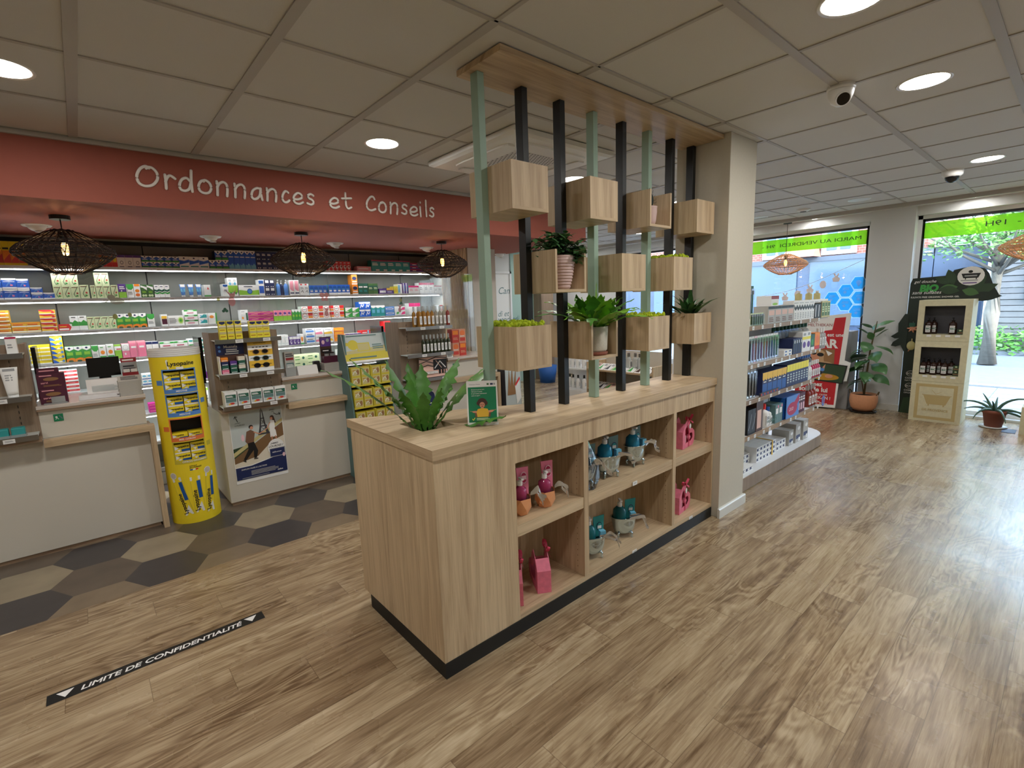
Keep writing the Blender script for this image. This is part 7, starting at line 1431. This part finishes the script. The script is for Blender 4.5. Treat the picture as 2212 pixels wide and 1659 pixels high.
# aloe
px, py = 7.72, .555; t = thing('aloe_plant', 'aloe plant with long arching leaves in a dark clay pot on a white saucer', 'plant', (px, py, 0))
mb = MB(); mb.lathe([(.0001, 0), (.10, 0), (.125, .012), (.0001, .01)], (px, py, 0), 24, 'white_plastic'); mb.build('saucer', t)
mb = MB(); mb.lathe([(.0001, .013), (.075, .013), (.10, .17), (.112, .17), (.114, .205), (.104, .205), (.1, .18), (.0001, .18)], (px, py, 0), 28, 'terra_dark'); mb.build('pot', t)
mb = MB(); mb.lathe([(.0001, .185), (.1, .185)], (px, py, 0), 20, 'soil'); mb.build('soil', t)
mb = MB(); r_ = random.Random(3)
for az, L, el, dr in ((90, .34, 50, 85), (110, .26, 30, 60), (70, .22, 70, 20), (-80, .42, 72, 120), (-95, .34, 20, 70), (-110, .36, 8, 55), (150, .32, 30, 95), (200, .36, 25, 80), (175, .22, 60, 40), (240, .34, 30, 80), (0, .2, 60, 30), (30, .25, 40, 50)):
    q = []; p = Vector((px+.02*math.cos(D2(az)), py+.02*math.sin(D2(az)), .185)); e = D2(el)
    for i in range(10): q.append(tuple(p)); p = p+Vector((math.cos(D2(az))*math.cos(e), math.sin(D2(az))*math.cos(e), math.sin(e)))*L/9; e -= D2(dr)/9; p.z = max(p.z, .02)
    mb.tube(q, [.017*(1-i/9.5)**.7+.001 for i in range(10)], 'leaf_aloe', 6)
mb.build('leaves', t)
mb = MB(); mb.box(7.50, 7.85, -.05, .335, 0, .30, 'kraft'); mb.build('kraft_box', label='kraft box cut by the right edge of the picture beside the aloe', cat='box')
mb = MB(); mb.box(7.50, 7.70, .36, .47, .0, .004, 'print_N'); mb.build('floor_card', label='dark blue card lying on the floor beside the aloe', cat='card')
# window vinyl
gx = WX+.105
def vinyl(y0, y1, label, items, col_='vinyl_green'):
    t = thing('window_banner', label, 'sign', (gx, (y0+y1)/2, 2.215)); mb = MB(); mb.box(gx, gx+.002, y0, y1, 2.215, 2.405, col_); mb.build('green_strip', t)
    mb = MB(); mb.art((gx-.001, y0, 2.215), (0, y1-y0, 0), (0, 0, .19), (-1, 0, 0), items); mb.build('lettering', t)
vinyl(2.02, 4.0, 'green window strip with mirrored opening days text on the left window', [('U', .04, .38, .66, .26, 'MARDI AU VENDREDI  9H -', 0, 0, 'K')])
vinyl(-1.85, 1.44, 'green window strip with mirrored closing hour text on the right window', [('U', .735, .40, .09, .30, '-  19H', 0, 0, 'K'), ('U', .25, .40, .3, .30, '14H30', 0, 0, 'K')])
def hexs(y, z, r): return [(gx-.002, y+r*math.cos(a*math.pi/3), z+r*math.sin(a*math.pi/3)) for a in range(6)]
for i, (y, z) in enumerate(((2.088, 1.70), (2.235, 1.60), (2.07, 1.50), (2.235, 1.41), (2.085, 1.31), (2.40, 1.50))):
    r = .105; t = thing('hexagon_sticker', 'blue hexagon sticker on the left window, number %d counted downwards' % (i+1), 'sticker', (gx-.003, y, z-r), None)
    t['label'] = ['topmost blue hexagon window sticker with a pin shape', 'upper left blue hexagon sticker below the pin hexagon', 'blue hexagon window sticker directly below the pin hexagon', 'lower left blue hexagon window sticker', 'lowest blue hexagon window sticker next to the column', 'pale round blue sticker left of the hexagons'][i]
    mb = MB(); mb.face(hexs(y, z, r), 'vinyl_pale'); mb.add([(a-.001, b, c) for a, b, c in hexs(y, z, r*.9)], [tuple(range(6))], 'vinyl_blue'); mb.art((gx-.004, y-.05, z-.05), (0, .1, 0), (0, 0, .1), (-1, 0, 0), [('e', .5, .6, .32, .3, 'vinyl_pale'), ('p', [(.25, .45), (.75, .45), (.5, .0)], 'vinyl_pale')] if i == 0 else [('L', .1, .6, .9, .95, 3, 'vinyl_pale'), ('e', .6, .3, .2, .2, 'vinyl_pale')]); mb.build('vinyl_hexagon', t)
# garland
t = thing('garland', 'pale paper garland of rabbits and eggs strung across the left window', 'garland', (7.95, 2.6, 1.5))
mb = MB(); gp = smooth([(7.98, 1.99, 2.0), (7.98, 2.3, 1.86), (7.98, 2.62, 1.72), (7.98, 2.95, 1.62), (7.98, 3.3, 1.56)], 6); mb.tube(gp, .003, 'white_plastic', 4); mb.build('string', t)
for k, (i, kd) in enumerate(((6, 0), (9, 1), (12, 0), (15, 1), (18, 0), (21, 1), (23, 0))):
    x, y, z = gp[i]; mb = MB(); s_ = .07
    sh = [[(-.5, -.9), (.5, -.9), (.7, -.2), (.25, .1), (.6, .8), (.2, .7), (0, .2), (-.3, .8), (-.5, .6), (-.25, .1), (-.7, -.3)], [(math.cos(a*.628)*.6, math.sin(a*.628)*.8-.3) for a in range(10)]][kd]
    mb.add([(x-.002, y+a*s_, z-.07+b*s_) for a, b in sh]+[(x+.001, y+a*s_, z-.07+b*s_) for a, b in sh], [tuple(range(len(sh))), tuple(range(len(sh), 2*len(sh)))[::-1]], 'paper_pale'); mb.build('paper_rabbit' if kd == 0 else 'paper_egg', t)

# ================================================================== rear sales area, seen between the posts
t = thing('totem_sign', 'grey floor sign about head lice behind the island, partly hidden by the green sign', 'sign', (3.8, 4.45, 0))
mb = MB(); mb.prism([(4.38, 0), (4.62, 0), (4.50, 1.04), (4.40, 1.04)], 'x', 3.68, 3.93, 'print_d'); mb.build('stand', t)
mb = MB(); mb.add([(3.68, 4.372, 0), (3.92, 4.372, 0), (3.92, 4.39, 1.03), (3.68, 4.39, 1.03)], [(0, 1, 2, 3)], 'print_i'); mb.art((3.68, 4.372, 0), (.24, 0, 0), (0, .018, 1.03), (0, -1, .02), [('r', 0, 0, 1, 1, 'i'), ('p', [(0, .93), (1, .95), (1, .985), (0, .965)], 'K'), ('L', .1, .945, .9, .965, 1, 'W'), ('T', .1, .86, .03, 'ANTI-POUX', 0, 0, 'd'), ('T', .1, .815, .03, 'LENTES', 0, 0, 'd'), ('e', .82, .855, .13, .03, 'K'), ('e', .82, .855, .10, .023, 'i'), ('s', [(.74, .835), (.9, .875)], .03, 'K'), ('p', [(.1, .5), (.25, .8), (.3, .6), (.45, .82), (.5, .6), (.7, .8), (.62, .5)], 'e'), ('p', [(.6, .6), (.9, .68), (1, .45), (.7, .38)], 'W'), ('p', [(.62, .62), (.92, .7), (.94, .67), (.63, .59)], 'R')]); mb.build('printed_front', t)
t = thing('leaflet_rack', 'low wooden rack with leaflets behind the island', 'rack', (4.95, 3.6, 0))
mb = MB(); mb.box(4.80, 5.2, 3.12, 3.14, 0, .82, 'oak_z'); mb.box(4.80, 5.2, 4.08, 4.10, 0, .82, 'oak_z'); mb.box(5.18, 5.2, 3.14, 4.08, 0, .95, 'wall_white'); mb.box(4.80, 5.18, 3.14, 4.08, 0, .42, 'taupe_z'); mb.build('carcass', t)
for z in (.50, .74): mb = MB(); mb.box(4.78, 5.18, 3.14, 4.08, z-.02, z, 'oak_y'); mb.build('shelf', t)
r_ = random.Random(9)
for z in (.50, .74):
    for i in range(8):
        y = 3.17+.112*i; k_ = r_.choice('WWQrEW'); o_ = MB(); n_ = {'W': 'white', 'Q': 'salmon', 'r': 'pink', 'E': 'pale green'}[k_]
        o_.add([(4.80, y, z+.001), (4.80, y+.10, z+.001), (4.95, y+.10, z+.06), (4.95, y, z+.06), (4.80, y, z+.0), (4.80, y+.10, z+.0), (4.95, y+.10, z+.055), (4.95, y, z+.055)], [(0, 1, 2, 3), (7, 6, 5, 4), (0, 4, 5, 1), (3, 2, 6, 7)], 'print_'+k_)
        o_.art((4.80, y+.1, z+.001), (0, -.10, 0), (.15, 0, .059), (-.4, 0, 1), [('p', [(.05, .1), (.6, .1), (.3, .9)], r_.choice('GXqd')), ('L', .5, .6, .95, .9, 2, 'd')], 2); o_.build('leaflet', label='%s leaflet lying on the %s shelf of the low wooden rack' % (n_, 'lower' if z < .6 else 'upper'), cat='leaflet', group='%s leaflets on the %s rack shelf' % (n_, 'lower' if z < .6 else 'upper'))
b0 = bottle('sanitizer_bottle', 4.92, 3.30, .7405+.02, .034, .20, 'plastic_clear', 'steel', 'clear bottle with small print on the upper rack shelf', 'bottle', 'clear bottles on the low rack', [('L', .1, .1, .9, .9, 6, 'd')])
for i, y in enumerate((3.38, 3.46, 3.54)): dup(b0, (4.92+.02*(i % 2), y, .7605))
t = thing('curved_cabinet', 'white round ended cabinet with rows of white bottles behind the island', 'cabinet', (5.55, 4.9, 0))
mb = MB(); mb.lathe([(.0001, 0), (.40, 0), (.40, .30), (.0001, .30)], (5.75, 4.85, 0), 32, 'white_metal', smooth=False); mb.build('base', t); 
for z in (.30, .60): mb = MB(); mb.lathe([(.0001, z), (.39, z), (.39, z+.02), (.0001, z+.02)], (5.75, 4.85, 0), 32, 'white_metal', smooth=False); mb.build('shelf', t)
mb = MB(); mb.box(5.80, 5.83, 4.47, 5.23, .32, 1.25, 'white_metal'); mb.build('divider', t)
b0 = bottle('care_bottle', 5.45, 4.70, .3205, .03, .2, 'print_W', 'dark_metal', 'white bottle with dark pump in the white round ended cabinet', 'bottle', 'white bottles in the round cabinet', [('L', .1, .2, .9, .8, 3, 'S')])
for i in range(1, 6): a = math.pi+(-.75+.3*i); dup(b0, (5.75+.32*math.cos(a), 4.85+.32*math.sin(a), .3205))
for i in range(0, 6): a = math.pi+(-.75+.3*i); dup(b0, (5.75+.32*math.cos(a), 4.85+.32*math.sin(a), .6205))
t = thing('brochure_stand', 'teal and white poster stand with a blue bucket at the back of the shop', 'display stand', (7.75, 7.9, 0))
mb = MB(); mb.box(7.60, 7.64, 7.75, 8.25, .0, 2.05, 'white_metal'); mb.art((7.60, 8.22, .9), (0, -.44, 0), (0, 0, 1.1), (-1, 0, 0), [('r', 0, 0, 1, 1, 'W'), ('r', .05, .02, .95, .62, 'T'), ('e', .55, .55, .34, .12, 'W'), ('T', .28, .52, .06, 'TENA', .1, .02, 'D'), ('L', .15, .15, .9, .3, 2, 'W'), ('L', .1, .75, .9, .9, 3, 'U')]); mb.build('poster_panel', t)
mb = MB(); mb.lathe([(.0001, 0), (.15, 0), (.19, .34), (.0001, .34)], (6.95, 6.95, 0), 24, 'print_n'); mb.build('blue_bucket', label='blue round tub standing on the floor at the back of the shop', cat='bucket')
DS['wst'] = ('W', [('r', .05, .6, .95, .75, 'V'), ('L', .1, .2, .9, .5, 3, 'S'), ('e', .7, .85, .1, .06, 'R')])
for i, (y, z, k_) in enumerate(((5.3, 1.15, 'U'), (5.3, .85, 'P'), (5.75, 1.15, 'r'), (5.75, .85, 'A'))):
    mb = MB(); mb.box(WX+.085, WX+.09, y-.2, y+.2, z-.13, z+.13, 'print_W'); mb.art((WX+.085, y+.2, z-.13), (0, -.4, 0), (0, 0, .26), (-1, 0, 0), [('L', .05, .7, .95, .95, 2, k_), ('r', .1, .3, .5, .6, k_), ('e', .75, .45, .15, .2, 'f'), ('L', .05, .05, .95, .25, 2, 'V')]); mb.build('window_poster', label='small window poster with %s print behind the posts, %s %s' % (dict(U='blue', P='pink', r='pale pink', A='light blue')[k_], 'upper' if z > 1 else 'lower', 'right' if y < 5.5 else 'left'), cat='poster')
mb = MB(); mb.box(7.1, 8.0, 4.55, 6.05, .0, .55, 'white_metal'); mb.build('window_bench', label='long white plinth below the rear window behind the posts', cat='plinth')

# ================================================================== the street
mat('asphalt', (84, 92, 104), .8, noise=.06, nscale=8); mat('paving', (104, 110, 118), .8, noise=.08, nscale=6); mat('facade_navy', (44, 56, 78), .25, noise=.2, nscale=1.2); mat('wood_cladding', (92, 92, 94), .7, noise=.1, nscale=5); mat('white_paint', (150, 158, 166), .6); mat('awning', (140, 96, 80), .8); mat('window_dark', (58, 76, 96), .1); mat('slate', (70, 76, 86), .7); mat('curb', (118, 122, 126), .8)
m = mat('brick', (176, 108, 88), .85); n_ = NT(m); tc = n_.node('ShaderNodeTexCoord'); sp_ = n_.node('ShaderNodeSeparateXYZ'); n_.link(tc.outputs['Object'], sp_.inputs[0]); br = n_.node('ShaderNodeTexBrick'); br.inputs['Scale'].default_value = 3.2; br.inputs['Color1'].default_value = lin((128, 72, 58)); br.inputs['Color2'].default_value = lin((112, 62, 50)); br.inputs['Mortar'].default_value = lin((132, 118, 108)); n_.link(n_.comb(sp_.outputs[1], sp_.outputs[2], 0), br.inputs['Vector']); n_.link(br.outputs['Color'], n_.p.inputs['Base Color'])
mb = MB(); mb.box(8.36, 60, -40, 40, -.32, -.12, 'asphalt'); mb.box(8.36, 11.2, -40, 40, -.12, -.06, 'paving'); mb.box(11.2, 11.35, -40, 40, -.12, -.03, 'curb'); mb.box(17.3, 60, -40, 40, -.12, -.02, 'paving')
for k in range(60): mb.box(8.36, 11.2, -12+.4*k, -12+.4*k+.012, -.06, -.0585, 'slate')
for k in range(7): mb.box(8.6+.4*k, 8.612+.4*k, -12, 12, -.06, -.0585, 'slate')
o_ = mb.build('street_ground', kind='structure', origin=(0, 0, 0))
t = thing('brick_house', 'brick house with white windows over a dark shopfront across the street', 'building', (19.5, 7, -.1))
mb = MB(); mb.box(19, 25, 3.2, 16, 2.75, 7.5, 'brick'); mb.build('brick_wall', t); mb = MB(); mb.box(18.8, 25, 3.0, 16.2, -.1, 2.6, 'facade_navy'); mb.box(18.7, 19, 3.0, 16.2, 2.6, 2.75, 'slate'); mb.build('shopfront', t)
for y in (4.05, 5.45, 7.35, 9.2, 11.0):
    mb = MB(); mb.box(18.93, 19.0, y-.5, y+.5, 2.8, 4.9, 'white_paint'); mb.box(18.9, 18.94, y-.34, y-.05, 2.95, 4.7, 'window_dark'); mb.box(18.9, 18.94, y+.05, y+.34, 2.95, 4.7, 'window_dark'); mb.build('window', t)
for y0, y1 in ((3.6, 6.2), (6.6, 9.2), (9.6, 12.2)):
    mb = MB(); mb.box(18.75, 18.8, y0, y1, .5, 2.6, 'window_dark'); mb.build('shop_window', t)
mb = MB(); mb.prism([(18.2, 2.7), (19, 3.3), (19, 2.9)], 'y', 7.0, 9.4, 'awning') if 0 else mb.add([(18.2, 5.95, 2.76), (18.2, 6.95, 2.76), (18.95, 6.8, 3.35), (18.95, 6.1, 3.35), (18.95, 5.95, 2.76), (18.95, 6.95, 2.76)], [(0, 1, 2, 3), (0, 4, 5, 1), (0, 3, 4), (1, 5, 2)], 'awning'); mb.build('awning', t)
t = thing('white_house', 'pale house with slate roof far left across the street', 'building', (24, 20, -.1)); mb = MB(); mb.box(22, 30, 16.6, 30, -.1, 4.2, 'white_paint'); mb.build('walls', t); mb = MB(); mb.prism([(21.6, 4.2), (30.4, 4.2), (26, 7.2)], 'y', 16.4, 30, 'slate'); mb.build('roof', t)
t = thing('dark_building', 'low dark blue shop building behind the street tree', 'building', (20, 2, -.1)); mb = MB(); mb.box(18.8, 25, 1.75, 2.98, -.1, 2.75, 'facade_navy'); mb.build('walls', t); mb = MB(); mb.box(18.7, 25, 1.75, 2.98, 2.75, 3.0, 'white_paint'); mb.build('parapet', t)
t = thing('clad_building', 'grey timber clad building to the right across the street', 'building', (19, -4, -.1)); mb = MB()
for k in range(22): mb.box(18.0-.02*(k % 2), 24, -14, 1.7, -.1+.15*k, .035+.15*k, 'wood_cladding')
mb.build('cladding', t); mb = MB(); mb.box(17.9, 18.0, 1.6, 1.75, -.1, 3.3, 'white_paint'); mb.build('corner_trim', t); mb = MB(); mb.box(17.93, 17.98, .2, 1.0, 1.2, 2.7, 'white_paint'); mb.art((17.93, 1.0, 1.2), (0, -.8, 0), (0, 0, 1.5), (-1, 0, 0), [('r', .1, .68, .9, .95, 'R'), ('r', .1, .3, .9, .6, 'K'), ('e', .5, .15, .2, .1, 'U')], 1, .003); mb.build('wall_sign', t)
# street tree
tx, ty = 15.0, 1.30; t = thing('street_tree', 'green street tree with a pale trunk outside the right window', 'tree', (tx, ty, -.1)); r_ = random.Random(17)
mb = MB(); mb.tube([(tx, ty, -.1), (tx+.03, ty+.02, 1.0), (tx, ty, 2.1), (tx, ty+.05, 3.2)], [.17, .14, .12, .06], 'bark', 10)
cl = []
for k in range(26):
    az = r_.uniform(0, 6.28); L = r_.uniform(.6, 1.9); z0 = r_.uniform(2.0, 3.4); e = (tx+L*math.cos(az), ty+L*math.sin(az)*1.0+.1, z0+r_.uniform(.1, 1.3)); mb.tube([(tx, ty, z0-.2), (tx+.5*L*math.cos(az), ty+.5*L*math.sin(az), z0+.2), e], [.04, .025, .008], 'bark', 5); cl.append(e); cl.append((tx+.6*L*math.cos(az), ty+.6*L*math.sin(az), z0+.35))
mb.build('trunk', t); 
mb = MB()
for c_ in cl:
    for k in range(95):
        p = Vector(c_)+Vector((r_.gauss(0, .24), r_.gauss(0, .26), r_.gauss(0, .15))); a = Vector((r_.uniform(-1, 1), r_.uniform(-1, 1), r_.uniform(-.4, .4))).normalized()*.055; b = Vector((r_.uniform(-1, 1), r_.uniform(-1, 1), r_.uniform(-.6, .6))).normalized()*.04
        mb.add([p-a, p-b*.8, p+a, p+b], [(0, 1, 2, 3)], 'leaf_tree')
mb.build('foliage', t)
t = thing('hedge', 'low green hedge at the foot of the timber clad building', 'hedge', (17.3, .5, -.1)); mb = MB()
for k in range(3500):
    p = Vector((17.5+r_.uniform(-.35, .35), r_.uniform(-6, 3.1), -.1+r_.uniform(0, .62+.1*math.sin(r_.uniform(0, 9))))); a = Vector((r_.uniform(-1, 1), r_.uniform(-1, 1), r_.uniform(-.4, .4))).normalized()*.07; b = Vector((r_.uniform(-1, 1), r_.uniform(-1, 1), r_.uniform(-.6, .6))).normalized()*.05
    mb.add([p-a, p-b, p+a, p+b], [(0, 1, 2, 3)], 'leaf_mid')
mb.build('foliage', t)
for o_ in bpy.data.objects:
    for k_ in ('_w', '_l'):
        if k_ in o_: del o_[k_]
